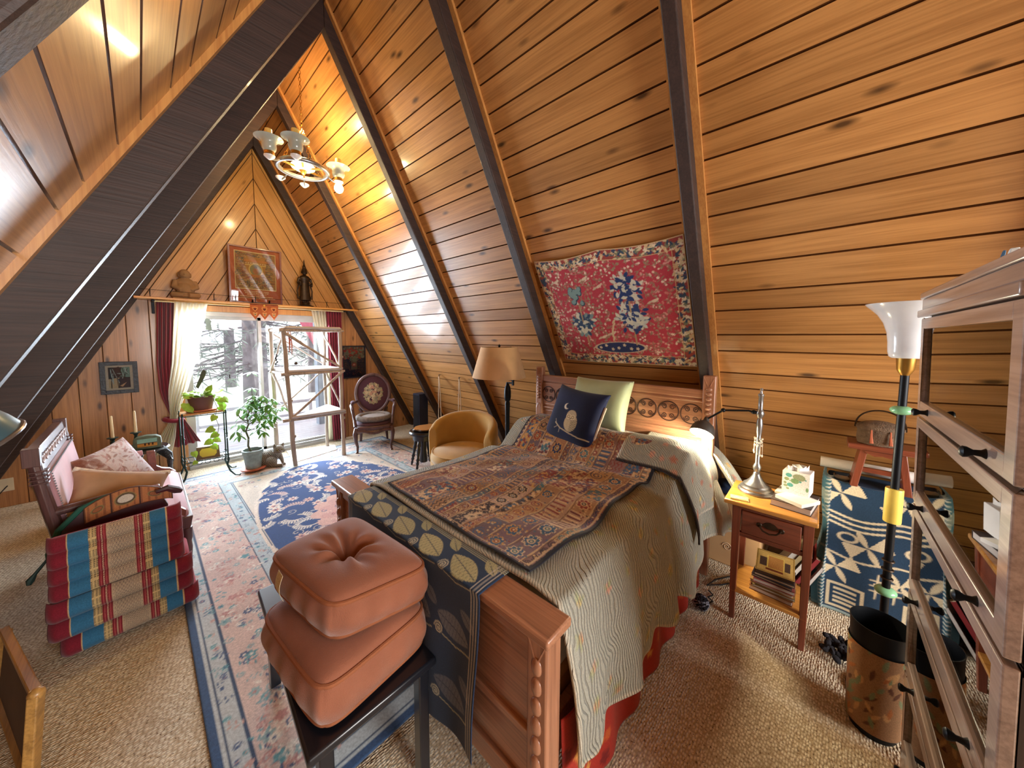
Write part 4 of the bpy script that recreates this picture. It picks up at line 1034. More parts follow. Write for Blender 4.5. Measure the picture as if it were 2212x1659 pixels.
# ================================================================== mudcloth covered chest with stool, basket, paper roll
cm = CV(1.30, .86, .005, (32, 58, 84)); cr = (214, 200, 168)
def tri(x, y, s_, a):
    for q in (0, PI): cm.poly([(x, y), (x + s_ * math.cos(a + q - .45), y + s_ * math.sin(a + q - .45)), (x + s_ * math.cos(a + q + .45), y + s_ * math.sin(a + q + .45))], cr)
    for q in (PI / 2, 3 * PI / 2): cm.leaf(x, y, s_ * .95, s_ * .14, a + q, cr)
r = random.Random(8)
for j, yy in enumerate((.72, .44, .28)):
    for k in range(5): tri(.20 + k * .25 + (.12 if j % 2 else 0), yy, .105, .5 + .2 * (k % 2))
for yy in (.60, .57, .54, .865, .36): cm.line([(x, yy + .018 * math.sin(x * 17)) for x in np.linspace(0, 1.3, 90)], .011, cr)
for k in range(4):
    x0 = .17 + k * .30; y0 = .03
    cm.frame(x0, x0 + .15, y0, y0 + .15, .012, cr)
    for q in range(4): cm.rect(x0 + .03, x0 + .12, y0 + .028 + q * .027, y0 + .04 + q * .027, cr)
    for q in range(3): cm.line([(x0 + .17, y0 + .18 + q * .03), (x0 + .29, y0 + .19 + q * .03)], .008, cr); cm.line([(x0 + .19 + q * .035, y0 + .14), (x0 + .20 + q * .035, y0 + .28)], .008, cr)
for k in range(5): cm.disc(.24 + k * .26, .47, .045, cr, 1, .03, 0, .01)
cm.frame(0, 1.3, 0, .86, .018, (150, 170, 170)); cm.rect(0, .155, 0, .86, (60, 108, 124), .75)
for k in range(40): cm.line([(.01, k * .0215), (.04, k * .0215 + .006)], .004, (206, 206, 196)); cm.line([(.148, k * .0215), (.156, k * .0215 + .008)], .006, (206, 206, 196))
cm.noise(.22, 7, 6)
def mudP(X, Y):
    # X<.15: side face turning the corner; Y up; last .03 turns over the top
    s_ = X - .15
    a = sstep(-.03, .03, s_)
    x = np.where(s_ < 0, 2.655 - s_ * 1.6, 2.655) + 0 * Y; y = np.where(s_ < 0, -.062 - .02 * a, -.075 - s_)
    x = x + .010 * np.sin(s_ * 22) * (1 - Y / .86) + .045 * (1 - Y / .8) ** 2 * (s_ > 0) * .4
    y = y + .012 * np.sin(Y * 11) * (s_ < 0) + .03 * (1 - Y / .86) * (s_ < -.02)
    zt = np.minimum(Y, .785) + .004; ov = np.clip(Y - .785, 0, 1)
    x = x + ov * 1.0
    return x, y, zt + .008 * np.sin(X * 14) * sstep(.6, .8, Y)
t = thing('covered_chest', 'chest draped in indigo and cream resist dyed cloth', 'chest', (2.8, -.5, 0))
cloth('draped_cloth', cm, mudP, M['fabric'], t, thick=.004)
obj('cloth_top', MB().bx(2.66, 2.88, -1.2, -.07, .75, .785), pm('indigo_cloth_top', (34, 58, 86), .95), t, bevel=.01)
obj('chest_body', MB().bx(2.70, 2.9, -1.18, -.09, 0, .75), M['cherry'], t, smooth=False)
t = thing('step_stool', 'small red brown wooden stool on the indigo cloth chest', 'stool', (2.70, -.27, .785))
mb = MB().prism([(-.135, 0), (.135, 0), (.135, .03), (-.135, .03)], (2.62, -.27, 1.0), (0, 1, 0), (0, 0, 1), (.16, 0, 0)); obj('seat', mb, M['cherry'], t, bevel=.005)
for sy in (-1, 1):
    mb = MB().hexa([(2.63, -.27 + sy * .115, .787), (2.77, -.27 + sy * .115, .787), (2.77, -.27 + sy * .085, .787), (2.63, -.27 + sy * .085, .787)], [(2.64, -.27 + sy * .085, 1.0), (2.76, -.27 + sy * .085, 1.0), (2.76, -.27 + sy * .055, 1.0), (2.64, -.27 + sy * .055, 1.0)]); obj('leg', mb, M['cherryz'], t, smooth=False, bevel=.003)
obj('stretcher', MB().bx(2.66, 2.68, -.36, -.18, .87, .895), M['cherry'], t, bevel=.002)
mb = MB().prism([(-.075, .03), (-.06, .012), (-.03, .0), (0, .006), (.03, .0), (.06, .012), (.075, .03)], (2.635, -.27, .97), (0, 1, 0), (0, 0, 1), (.012, 0, 0)); obj('scalloped_apron', mb, M['cherry'], t, smooth=False)
t = thing('lidded_basket', 'small lidded woven basket with a cane handle on the red stool', 'basket', (2.685, -.255, 1.03))
c = (2.685, -.255, 1.031)
obj('basket_body', MB().lathe([(.06, 0), (.083, .0), (.088, .03), (.086, .07), (.09, .085), (.0, .086)], c, 28, sx=.72, sy=1.0), M['basket'], t)
obj('lid', MB().lathe([(.092, .082), (.094, .092), (.085, .104), (.06, .118), (.03, .126), (0, .128)], c, 28, sx=.72, sy=1.0), M['basket'], t)
mb = MB().tube([(2.685, -.255 + .095 * math.cos(a), 1.11 + .105 * math.sin(a) ** .8) for a in np.linspace(0.02, PI - .02, 20)], .004, 6); obj('handle', mb, M['bronze'], t)
for y in (-.22, -.29):
    mb = MB().tube([(2.622, y, 1.115), (2.616, y, 1.08), (2.612, y - .002, 1.045)], [.003, .005, .008], 6); obj('tassel', mb, M['terra'], t)
prop(obj('paper_roll', MB().lathe([(.0, 0), (.031, 0), (.031, .62), (.0, .62)], (2.83, -.03, .842), 20, Euler((PI / 2, 0, 0)).to_matrix()), M['white']), 'long white paper roll lying behind the red stool', 'roll')
t = thing('glass_jar', 'low glass jar on the indigo cloth near the paper roll', 'jar', (2.70, -.125, .785))
obj('jar_wall', MB().shell([(.034, 0), (.037, .004), (.038, .03), (.036, .036)], (2.70, -.125, .787), 24, .003), M['glass'], t); obj('jar_contents', MB().lathe([(.033, .004), (.034, .018), (0, .02)], (2.70, -.125, .787), 20), pm('jar_salt', (206, 204, 176), .8), t)

# torchiere lamp
t = thing('torchiere_lamp', 'tall black torchiere with white bell shade and jade discs', 'lamp', (2.15, -.262, 0)); c = (2.15, -.262, 0)
obj('base', MB().lathe([(.10, 0), (.10, .012), (.08, .025), (.03, .04), (.016, .07), (.0, .075)], c, 28), M['iron'], t)
obj('pole', MB().lathe([(.0135, .07), (.0135, 1.49), (0, 1.495)], c, 16), M['iron'], t)
for z in (1.303, .50): obj('jade_disc', MB().ell((c[0], c[1], z), (.036, .036, .02)), M['jade'], t)
obj('onyx_sleeve', MB().lathe([(.0, .815), (.027, .815), (.028, .82), (.028, .958), (.027, .963), (.0, .963)], c, 20), M['onyx'], t)
obj('leather_wrap', MB().torus((c[0], c[1], .56), .0165, .004).torus((c[0], c[1], .60), .0165, .004).torus((c[0], c[1], .64), .0165, .004), M['bronze'], t)
obj('brass_socket', MB().lathe([(.013, 1.45), (.02, 1.462), (.026, 1.475), (.030, 1.525), (.031, 1.53), (.0, 1.531)], c, 20), M['brass'], t)
obj('bell_shade', MB().shell([(.044, 1.523), (.052, 1.53), (.056, 1.55), (.058, 1.59), (.063, 1.63), (.075, 1.67), (.094, 1.705), (.114, 1.728), (.128, 1.742), (.133, 1.75)], c, 36, .004), M['milk'], t)

# bin and ruffled bundle
t = thing('metal_bin', 'black oval metal bin painted with autumn leaves beside the bookcase', 'bin', (1.965, -.235, 0)); c = (1.965, -.235, 0)
obj('bin_wall', MB().shell([(.070, 0), (.078, .1), (.088, .44), (.09, .455)], c, 32, .003), M['iron'], t); obj('bin_floor', MB().lathe([(.069, .002), (.069, .008), (0, .009)], c, 24), M['iron'], t)
cvb = CV(.40, .34, .004, (150, 112, 80)); cvb.sprinkle(0, .4, 0, .34, 120, lambda x, y, r: cvb.leaf(x, y, r.uniform(.03, .06), .007, r.uniform(.7, 2.2), r.choice([(196, 150, 100), (96, 60, 44), (170, 104, 60), (120, 130, 96)])), 3)
cloth('leaf_band', cvb, lambda X, Y: (c[0] + (.0815 + Y * .025) * np.cos(1.2 + X / .082), c[1] + (.0815 + Y * .025) * np.sin(1.2 + X / .082), .03 + Y), M['printed'], t, thick=0)
r = random.Random(6); mb = MB()
for k in range(34):
    a = r.random() * 6.28; d = r.random() ** .5 * .085; mb.ell((2.30 + d * math.cos(a), -.145 + d * .8 * math.sin(a), .022 + r.random() * .03), (.022, .012, .014), (r.random() * 3, r.random() * 3, r.random() * 6), 8, 6)
prop(obj('ruffled_bundle', mb, pm('black_ruffle', (26, 24, 30), .95, bmp=1)), 'black ruffled bundle lying on the carpet next to the bin', 'bundle')

# ================================================================== BARRISTER BOOKCASE
XL, XR, YF, YK = 1.845, 1.02, -.262, -.56
t = thing('bookcase', 'oak barrister bookcase with stacked glazed doors at the wall side', 'bookcase', ((XL + XR) / 2, -.41, 0)); t.rotation_euler = (math.radians(-1.6), 0, 0); t.location.z = .009; t.location.y -= .036
cx_, cy_ = (XL + XR) / 2, -.41
def lb(x0, x1, y0, y1, z0, z1): return (x0 - cx_, x1 - cx_, y0 - cy_, y1 - cy_, z0, z1)
obj('base_plinth', MB().bx(*lb(XR, XL, YK, YF, .0, .09)), M['caseoak'], t, local=True, bevel=.004)
obj('top_cap', MB().bx(*lb(XR - .004, XL + .012, YK, YF + .004, 1.735, 1.757)).bx(*lb(XR, XL, YK, YF, 1.698, 1.735)).bx(*lb(XR - .004, XL + .02, YK, YF + .008, 1.672, 1.698)), M['caseoak'], t, local=True, bevel=.004)
zs = [(1.335, 1.672), (1.02, 1.33), (.70, 1.015), (.39, .695), (.09, .385)]
for (z0, z1) in zs:
    s_ = obj('section', MB().bx(*lb(XR, XR + .018, YK, YF - .022, z0, z1)).bx(*lb(XL - .018, XL, YK, YF - .022, z0, z1)).bx(*lb(XR, XL, YK, YK + .012, z0, z1)).bx(*lb(XR, XL, YK, YF - .022, z0, z0 + .016)).bx(*lb(XR, XL, YK, YF - .022, z1 - .014, z1)), M['caseside'], t, local=True, smooth=False)
    d = MB(); w = .048
    d.bx(*lb(XR, XR + w, YF - .021, YF, z0 + .004, z1 - .004)); d.bx(*lb(XL - w * .8, XL, YF - .021, YF, z0 + .004, z1 - .004)); d.bx(*lb(XR + w, XL - w * .8, YF - .021, YF, z0 + .004, z0 + .05)); d.bx(*lb(XR + w, XL - w * .8, YF - .021, YF, z1 - .04, z1 - .004))
    dd = obj('door', d, M['caseoak'], t, local=True, smooth=False, bevel=.003)
    obj('door_glass', MB().bx(*lb(XR + w, XL - w * .8, YF - .013, YF - .010, z0 + .05, z1 - .04)), M['casepane'], dd, local=True, smooth=False)
    for xk in (XL - .16, XR + .14):
        kx = xk - cx_; mb = MB().lathe([(.0, 0), (.011, 0), (.007, .006), (.006, .016), (.011, .024), (.012, .03), (.008, .034), (0, .035)], (kx, YF - cy_, z0 + .027), 14, Euler((-PI / 2, 0, 0)).to_matrix()); obj('knob', mb, M['iron'], dd, local=True)
# on top of the bookcase
t = thing('carved_figurine', 'pale carved standing figure on top of the bookcase', 'figurine', (1.39, -.385, 1.767)); c = Vector((1.39, -.385, 1.767)); mb = MB()
for sx in (-1, 1): mb.tube([c + Vector((sx * .010, 0, .005)), c + Vector((sx * .012, .004, .04)), c + Vector((sx * .009, 0, .08))], [.009, .010, .012], 8); mb.tube([c + Vector((sx * .022, 0, .128)), c + Vector((sx * .028, .004, .10)), c + Vector((sx * .012, .018, .085))], [.008, .0065, .006], 8)
mb.ell(c + Vector((0, 0, .095)), (.018, .013, .026)); mb.ell(c + Vector((0, 0, .122)), (.026, .014, .018)); mb.ell(c + Vector((0, .002, .155)), (.012, .013, .016)); mb.tube([c + Vector((0, 0, .13)), c + Vector((0, 0, .15))], .007, 8)
obj('figure_body', mb, M['bone'], t, mods=[('remesh', .003, 3)]); obj('pedestal', MB().bx(1.362, 1.418, -.407, -.363, 1.767, 1.773), M['bone'], t, bevel=.002)
t = thing('painted_bird', 'blue and white painted wooden bird lying on the bookcase top', 'ornament', (1.70, -.37, 1.767))
mb = MB().prism([(-.10, 0), (-.05, .028), (.0, .036), (.05, .05), (.10, .085), (.085, .05), (.12, .045), (.07, .022), (.03, .0)], (1.70, -.37, 1.765), (-1, .1, 0), (0, 0, 1), (0, -.02, 0)); obj('body', mb, pm('white_bird_paint', (206, 210, 206), .5, var=.2, vscale=40), t, bevel=.004)
mb = MB().prism([(-.07, .008), (.0, .024), (.07, .05), (.11, .078), (.06, .03), (.02, .008)], (1.70, -.366, 1.765), (-1, .1, 0), (0, 0, 1), (0, .008, 0)); obj('wing', mb, pm('blue_bird_paint', (74, 110, 140), .5), t, bevel=.002)
# ================================================================== SHELF above the door and what stands on it
t = thing('wall_shelf', 'long pine shelf across the end wall above the sliding door', 'shelf', (1.15, 5.44, 2.0))
obj('shelf_board', MB().bx(-.02, 2.33, 5.33, 5.55, 2.0, 2.022), M['shelfpine'], t, bevel=.003)
mb = MB(); mb.tube([(.02, 5.345, 2.10), (.6, 5.345, 2.092), (1.2, 5.345, 2.09), (2.2, 5.345, 2.10)], .0022, 5); obj('guard_wire', mb, M['iron'], t)
for x in (.10, .62, .82, 1.02, 1.52, 1.86, 2.18): obj('wire_pin', MB().tube([(x, 5.345, 2.02), (x, 5.345, 2.075), (x + .004, 5.34, 2.115)], [.003, .005, .002], 6), M['iron'], t)
for x, s_ in ((.12, 1), (2.12, -1)): obj('bracket', MB().bx(x - .012, x + .012, 5.36, 5.55, 1.975, 1.995).bx(x - .012, x + .012, 5.53, 5.55, 1.85, 1.995), M['iron'], t, bevel=.003)
prop(obj('curtain_rod', MB().tube([(.12, 5.40, 1.982), (2.14, 5.40, 1.982)], .008, 10), M['cream']), 'cream curtain rod running under the shelf', 'rod')

def buddha_seated(c):
    t = thing('seated_statue', 'plump seated stone statue on the shelf left of the poster', 'statue', c); c = Vector(c); mb = MB()
    mb.ell(c + Vector((0, 0, .04)), (.105, .07, .045)); mb.ell(c + Vector((0, -.01, .11)), (.082, .072, .085)); mb.ell(c + Vector((0, 0, .18)), (.080, .056, .06))
    mb.ell(c + Vector((0, -.01, .275)), (.050, .05, .058)); mb.ell(c + Vector((0, 0, .22)), (.038, .036, .03))
    for s_ in (-1, 1):
        mb.tube([c + Vector((s_ * .075, 0, .20)), c + Vector((s_ * .094, -.02, .13)), c + Vector((s_ * .04, -.07, .095))], [.03, .028, .02], 10)
        mb.tube([c + Vector((s_ * .04, -.02, .045)), c + Vector((s_ * .095, -.04, .04)), c + Vector((s_ * .02, -.08, .036))], [.036, .038, .026], 10)
        mb.ell(c + Vector((s_ * .052, -.004, .268)), (.008, .014, .028))
    mb.ell(c + Vector((0, -.06, .272)), (.008, .01, .010)); mb.ell(c + Vector((0, -.05, .248)), (.022, .014, .008))
    obj('statue_body', mb, M['stone'], t, mods=[('remesh', .006, 2)])
    obj('plinth', MB().bx(c.x - .11, c.x + .11, 5.37, 5.52, 2.022, 2.036), M['stone'], t, bevel=.003)
buddha_seated((.385, 5.445, 2.03))
def standing(c):
    t = thing('standing_statue', 'slim dark bronze standing statue with pointed crown on the shelf', 'statue', c); c = Vector(c); mb = MB()
    mb.lathe([(.075, .085), (.07, .11), (.062, .2), (.056, .28), (.048, .33), (.062, .37), (.07, .40), (.055, .425), (.02, .44), (.018, .455), (.0, .456)], c, 20, sx=1, sy=.6)
    mb.ell(c + Vector((0, -.004, .485)), (.034, .036, .042)); mb.lathe([(.036, .50), (.03, .52), (.022, .54), (.024, .55), (.014, .575), (.011, .60), (.005, .65), (0, .67)], c, 16)
    for s_ in (-1, 1):
        mb.tube([c + Vector((s_ * .068, 0, .40)), c + Vector((s_ * .088, -.004, .33)), c + Vector((s_ * .075, -.045, .285)), c + Vector((s_ * .066, -.065, .31))], [.018, .015, .012, .010], 8); mb.ell(c + Vector((s_ * .036, .0, .478)), (.006, .010, .022))
        mb.tube([c + Vector((s_ * .06, .0, .34)), c + Vector((s_ * .095, .012, .22)), c + Vector((s_ * .085, .01, .11))], [.012, .008, .014], 8)
        mb.tube([c + Vector((s_ * .025, 0, .11)), c + Vector((s_ * .025, -.002, .055))], [.02, .018], 8)
    mb.ell(c + Vector((0, -.04, .478)), (.006, .009, .012))
    obj('statue_body', mb, M['bronze'], t, mods=[('remesh', .006, 2)])
    obj('lotus_base', MB().lathe([(.10, 0), (.105, .012), (.075, .02), (.055, .03), (.05, .045), (.058, .06), (.0, .062)], c, 24), M['bronze'], t)
standing((1.61, 5.43, 2.023))

def framed(name, label, x0, x1, z0, z1, y, fw, fmat, draw, cat='picture', lean=0., depth=.022, glassy=True, base=(200, 150, 80), y1=None):
    w, h = x1 - x0, z1 - z0
    t = thing(name, label, cat, ((x0 + x1) / 2, y, z0)); t.rotation_euler = (-lean, 0, 0)
    X0, X1 = -w / 2, w / 2
    mb = MB(); mb.bx(X0, X0 + fw, -depth, 0, 0, h); mb.bx(X1 - fw, X1, -depth, 0, 0, h); mb.bx(X0 + fw, X1 - fw, -depth, 0, 0, fw); mb.bx(X0 + fw, X1 - fw, -depth, 0, h - fw, h); obj('frame', mb, fmat, t, local=True, bevel=.003)
    obj('backing', MB().bx(X0 + fw, X1 - fw, -.006, -.001, fw, h - fw), M['kraft'], t, local=True, smooth=False)
    cv = CV(w - 2 * fw, h - 2 * fw, .0032, base); draw(cv)
    cloth('picture', cv, lambda X, Y: (X0 + fw + X, -.0075 + 0 * X, fw + Y), M['printed'], t, thick=0, local=True)
    if glassy: obj('glass', MB().bx(X0 + fw, X1 - fw, -.0125, -.0105, fw, h - fw), M['pane'], t, local=True, smooth=False)
    return t
def poster(cv):
    w, h = cv.w, cv.h; cv.rect(0, w, 0, h, (190, 96, 52)); cv.noise(.1, 6, 1)
    x0, x1, y0, y1 = .045, w - .045, .155, h - .04
    cv.rect(x0, x1, y0, y1, (236, 206, 140)); cv.rect(x0 + .008, x1 - .008, y0 + .008, y1 - .008, (172, 120, 62))
    def cl(x, y, r):
        c = r.choice([(150, 74, 50), (196, 150, 90), (92, 84, 64), (206, 170, 110), (120, 60, 44), (84, 96, 84)]); cv.disc(x, y, r.uniform(.008, .02), c, .9, None, 0, .006) if r.random() < .5 else cv.line([(x, y), (x + .04, y + r.uniform(-.008, .008))], .005, c)
    cv.sprinkle(x0 + .02, x1 - .05, y0 + .02, y1 - .02, 330, cl, 4, .014)
    cx_ = (x0 + x1) / 2
    cv.rect(cx_ - .10, cx_ + .10, y0 + .20, y1 - .06, (190, 130, 60)); cv.rect(cx_ - .12, cx_ + .12, y1 - .12, y1 - .095, (206, 130, 60)); cv.rect(cx_ - .11, cx_ + .11, y1 - .165, y1 - .155, (236, 196, 110))
    for k in range(9): cv.disc(cx_ - .1 + k * .025, y1 - .14, .006, (236, 206, 150))
    cv.disc(cx_, y0 + .25, .075, (226, 180, 90), 1, .085); cv.disc(cx_, y0 + .25, .062, (150, 130, 80), 1, .072); cv.disc(cx_, y0 + .235, .03, (176, 110, 60), 1, .04); cv.disc(cx_, y0 + .285, .016, (110, 84, 60)); cv.rect(cx_ - .05, cx_ + .05, y0 + .16, y0 + .19, (196, 120, 56))
    cr = (238, 206, 150); r = random.Random(3)
    for yy, ww, tt in ((.132, .26, .011), (.112, .24, .011), (.092, .20, .011), (.068, .34, .009), (.047, .40, .005)):
        x = cx_ - ww / 2
        while x < cx_ + ww / 2:
            l = r.uniform(.008, .02); cv.rect(x, x + l, yy - tt / 2, yy + tt / 2 * r.choice((1, .6)), cr, .85); x += l + .004
framed('framed_poster', 'framed orange exhibition poster leaning on the shelf above the door', .775, 1.335, 2.03, 2.73, 5.50, .018, M['cherry'], poster, lean=math.radians(-3), base=(190, 96, 52)).location.y = 5.46
obj_ = obj('easel_stand', MB().bx(.90, 1.26, 5.40, 5.45, 2.0225, 2.034).tube([(1.0, 5.415, 2.03), (1.0, 5.40, 2.07)], .008).tube([(1.18, 5.415, 2.03), (1.18, 5.40, 2.07)], .008), M['iron']); prop(obj_, 'low dark stand holding the poster on the shelf', 'stand')

def leftpic(cv):
    w, h = cv.w, cv.h; cv.rect(0, w, 0, h, (206, 196, 172)); m = .022
    cv.rect(m, w - m, m, h - m, (40, 48, 52)); cv.poly([(m, h * .45), (w * .5, h * .5), (w * .45, m), (m, m)], (196, 178, 140)); cv.poly([(w * .5, h * .52), (w - m, h * .5), (w - m, h - m), (w * .6, h - m)], (120, 160, 144))
    cv.poly([(m, h * .8), (w * .5, h * .95), (w * .62, h * .62), (w * .4, h * .5)], (52, 36, 40)); cv.poly([(w * .42, h * .45), (w - m, h * .5), (w - m, m), (w * .55, m)], (34, 44, 60))
    r = random.Random(2)
    for k in range(16): cv.line([(r.uniform(.03, w - .03), r.uniform(.03, h - .03)) for _ in range(2)][:1] + [(r.uniform(.03, w - .03), r.uniform(.12, h - .03))], .005, r.choice([(206, 224, 220), (160, 190, 186), (22, 26, 30)]))
    cv.poly([(w * .5, m * 2), (w * .75, h * .3), (w * .6, h * .12)], (206, 170, 130)); cv.line([(w * .2, m), (w * .22, h * .5)], .006, (30, 30, 34)); cv.line([(w * .45, m), (w * .42, h * .5)], .006, (30, 30, 34))
framed('small_framed_print', 'small square print in blue black frame on the left plank wall', -.30, -.03, .985, 1.325, 5.545, .038, pm('blue_black_frame', (40, 46, 58), .4, bmp=.8, bscale=60, var=.5, vscale=40), leftpic)
def needle(cv):
    w, h = cv.w, cv.h; cv.rect(0, w, 0, h, (30, 32, 58)); cv.rect(0, w, h * .62, h, (96, 80, 70)); cv.noise(.2, 14, 2)
    cv.sprinkle(.01, w - .01, h * .62, h - .01, 90, lambda x, y, r: cv.flower(x, y, r.uniform(.012, .022), 6, r.choice([(150, 130, 110), (120, 96, 80), (170, 60, 56), (130, 136, 110)]), r.random() * 6, .4), 3, .016)
    for (x, y) in ((w * .32, h * .84), (w * .62, h * .84)): cv.flower(x, y, .026, 7, (190, 56, 56), 0, .4)
    cv.rect(w * .36, w * .64, h * .24, h * .52, (110, 96, 80)); cv.flower(w * .5, h * .40, .035, 8, (190, 80, 70), 0, .35); cv.flower(w * .5, h * .40, .018, 6, (220, 180, 150), 0, .35)
    for k in range(6): cv.leaf(w * .5, h * .5, .09, .012, .5 + k * .42, (112, 120, 100))
    cv.sprinkle(.01, w - .01, .01, h * .6, 40, lambda x, y, r: cv.leaf(x, y, .03, .005, r.random() * 6, (110, 60, 60)), 6)
framed('framed_needlepoint', 'dark framed floral needlepoint right of the door curtain', 2.12, 2.49, .945, 1.46, 5.545, .016, pm('navy_frame', (28, 32, 48), .4), needle)

# orange valance
cvt = CV(.30, .20, .003, (176, 96, 56)); cvt.noise(.2, 20, 1)
for k in range(3):
    cvt.flower(.05 + k * .10, .13, .034, 8, (206, 140, 84), 0, .3); cvt.disc(.05 + k * .10, .13, .016, (110, 50, 40)); cvt.flower(.05 + k * .10, .06, .026, 6, (206, 150, 96), 0, .3); cvt.disc(.05 + k * .10, .06, .009, (96, 110, 96))
cvt.rect(0, .3, .185, .2, (120, 60, 44)); cvt.disc(.15, .18, .011, (226, 190, 90))
def valP(X, Y):
    tri = np.abs(((X / .10) % 1) - .5) * 2                       # 0 at the middle of each point
    low = .0 + .075 * tri
    y_ = low + (.2 - low) * (Y / .2)
    return .955 + X, 5.325 + 0 * X - .004 * np.sin(X * 40), 1.815 + y_
prop(cloth('hanging_valance', cvt, valP, M['fabric'], thick=.004), 'small orange embroidered valance with three points hanging from the shelf', 'valance')

# ================================================================== curtains
def drape(name, label, key, mat, xc, wd, z0, z1, y, amp, n, cat='curtain', nx=90, nz=70, thick=.002, yoff=None):
    U, Z = np.meshgrid(np.linspace(-.5, .5, nx), np.linspace(z0, z1, nz), indexing='ij')
    x = xc(Z) + U * wd(Z); d = amp(Z)
    yy = y + d * np.sin(U * n * 2 * PI + 1.0 * np.sin(Z * 2.2)) + .35 * d * np.sin(U * n * 5.3 + Z * 3) + (yoff(Z) if yoff else 0)
    me = new_mesh_np(name, np.stack([x, yy, Z], -1).reshape(-1, 3), grid_faces(nx, nz)); me.materials.append(mat)
    o = bpy.data.objects.new(name, me); COL.objects.link(o); q = o.modifiers.new('solid', 'SOLIDIFY'); q.thickness = thick; q.offset = 0
    return prop(o, label, cat)
ip = lambda zs, vs: (lambda Z: np.interp(Z, zs, vs))
o = drape('red_curtain', 'crimson curtain at the left of the door tied back low', 0, M['red'], ip([.66, .9, 1.3, 2.0], [.235, .20, .19, .225]), ip([.64, .72, 1.0, 2.0], [.07, .08, .15, .16]), .66, 1.985, 5.435, ip([.64, 2.0], [.016, .018]), 5)
drape('sheer_curtain', 'cream sheer swept aside at the left half of the door', 0, M['sheer'], ip([.28, .45, .66, .9, 1.3, 2.0], [.10, .15, .215, .25, .33, .425]), ip([.28, .45, .64, .72, 1.0, 2.0], [.17, .14, .06, .07, .16, .28]), .28, 1.985, 5.38, ip([.28, .66, 2.0], [.022, .014, .017]), 6)
tb = thing('curtain_tie', 'dark crimson sash knotted round the left curtains', 'tie', (.24, 5.38, .64))
obj('sash_band', MB().torus((.215, 5.40, .655), .062, .024, Euler((.25, .15, 0)).to_matrix() @ Matrix.Diagonal((1.15, .62, 1)), 28, 10), M['red'], tb)
nx, nz = 40, 20; U, T_ = np.meshgrid(np.linspace(-.5, .5, nx), np.linspace(0, 1, nz), indexing='ij')
P = np.stack([.275 + U * (.05 + .17 * T_) + .04 * T_, 5.335 + .022 * np.sin(U * 22) * (.3 + T_), .66 - .30 * T_ + .03 * U * T_], -1).reshape(-1, 3) - np.array([.24, 5.38, .64])
me = new_mesh_np('sash_tail', P, grid_faces(nx, nz)); me.materials.append(M['red']); o = bpy.data.objects.new('sash_tail', me); COL.objects.link(o); o.parent = tb; q = o.modifiers.new('s', 'SOLIDIFY'); q.thickness = .003
drape('sheer_curtain', 'narrow cream sheer at the right end of the door', 0, M['sheer'], ip([.05, 1.1, 2.0], [1.90, 1.87, 1.79]), ip([.05, 1.1, 2.0], [.10, .10, .20]), .04, 1.985, 5.46, ip([0, 2.0], [.016, .016]), 5)
drape('red_curtain', 'crimson curtain hanging straight at the right end of the door', 0, M['red'], ip([.02, 2.0], [2.01, 1.98]), ip([.02, 2.0], [.18, .21]), .02, 1.985, 5.43, ip([0, 2.0], [.02, .018]), 6)

# window ornaments
def birdshape(o, s_): return [(o[0] + a * s_, o[1] + b * s_) for a, b in ((0, 0), (.1, .25), (.22, .5), (.3, .75), (.42, .92), (.55, .85), (.56, .7), (.45, .45), (.3, .2), (.12, -.1))]
prop(obj('bird_silhouette', MB().prism(birdshape((0, 0), .21), (.40, 5.18, 1.03), (.8, 0, 0), (0, 0, 1), (0, .004, 0)), pm('dark_bird', (70, 70, 66), .7)), 'dark bird silhouette perched above the trailing pot plant', 'ornament')
prop(obj('plant_stake', MB().tube([(.455, 5.13, .96), (.46, 5.175, 1.12)], .002), M['iron']), 'thin wire stake under the bird silhouette', 'stake')
prop(obj('window_hanging', MB().prism([(-.028, 0), (.03, -.01), (.024, .08), (.03, .1), (.012, .13), (-.012, .14), (-.03, .1), (-.02, .06)], (.575, 5.535, 1.68), (1, 0, 0), (0, 0, 1), (0, .008, 0)), pm('grey_ornament', (96, 104, 100), .7)), 'small grey ornament hanging high on the left door pane', 'ornament')
prop(obj('window_bookmark', MB().bx(.74, .752, 5.525, 5.53, 1.07, 1.12), M['dark']), 'tiny dark strip stuck on the left door pane', 'sticker')

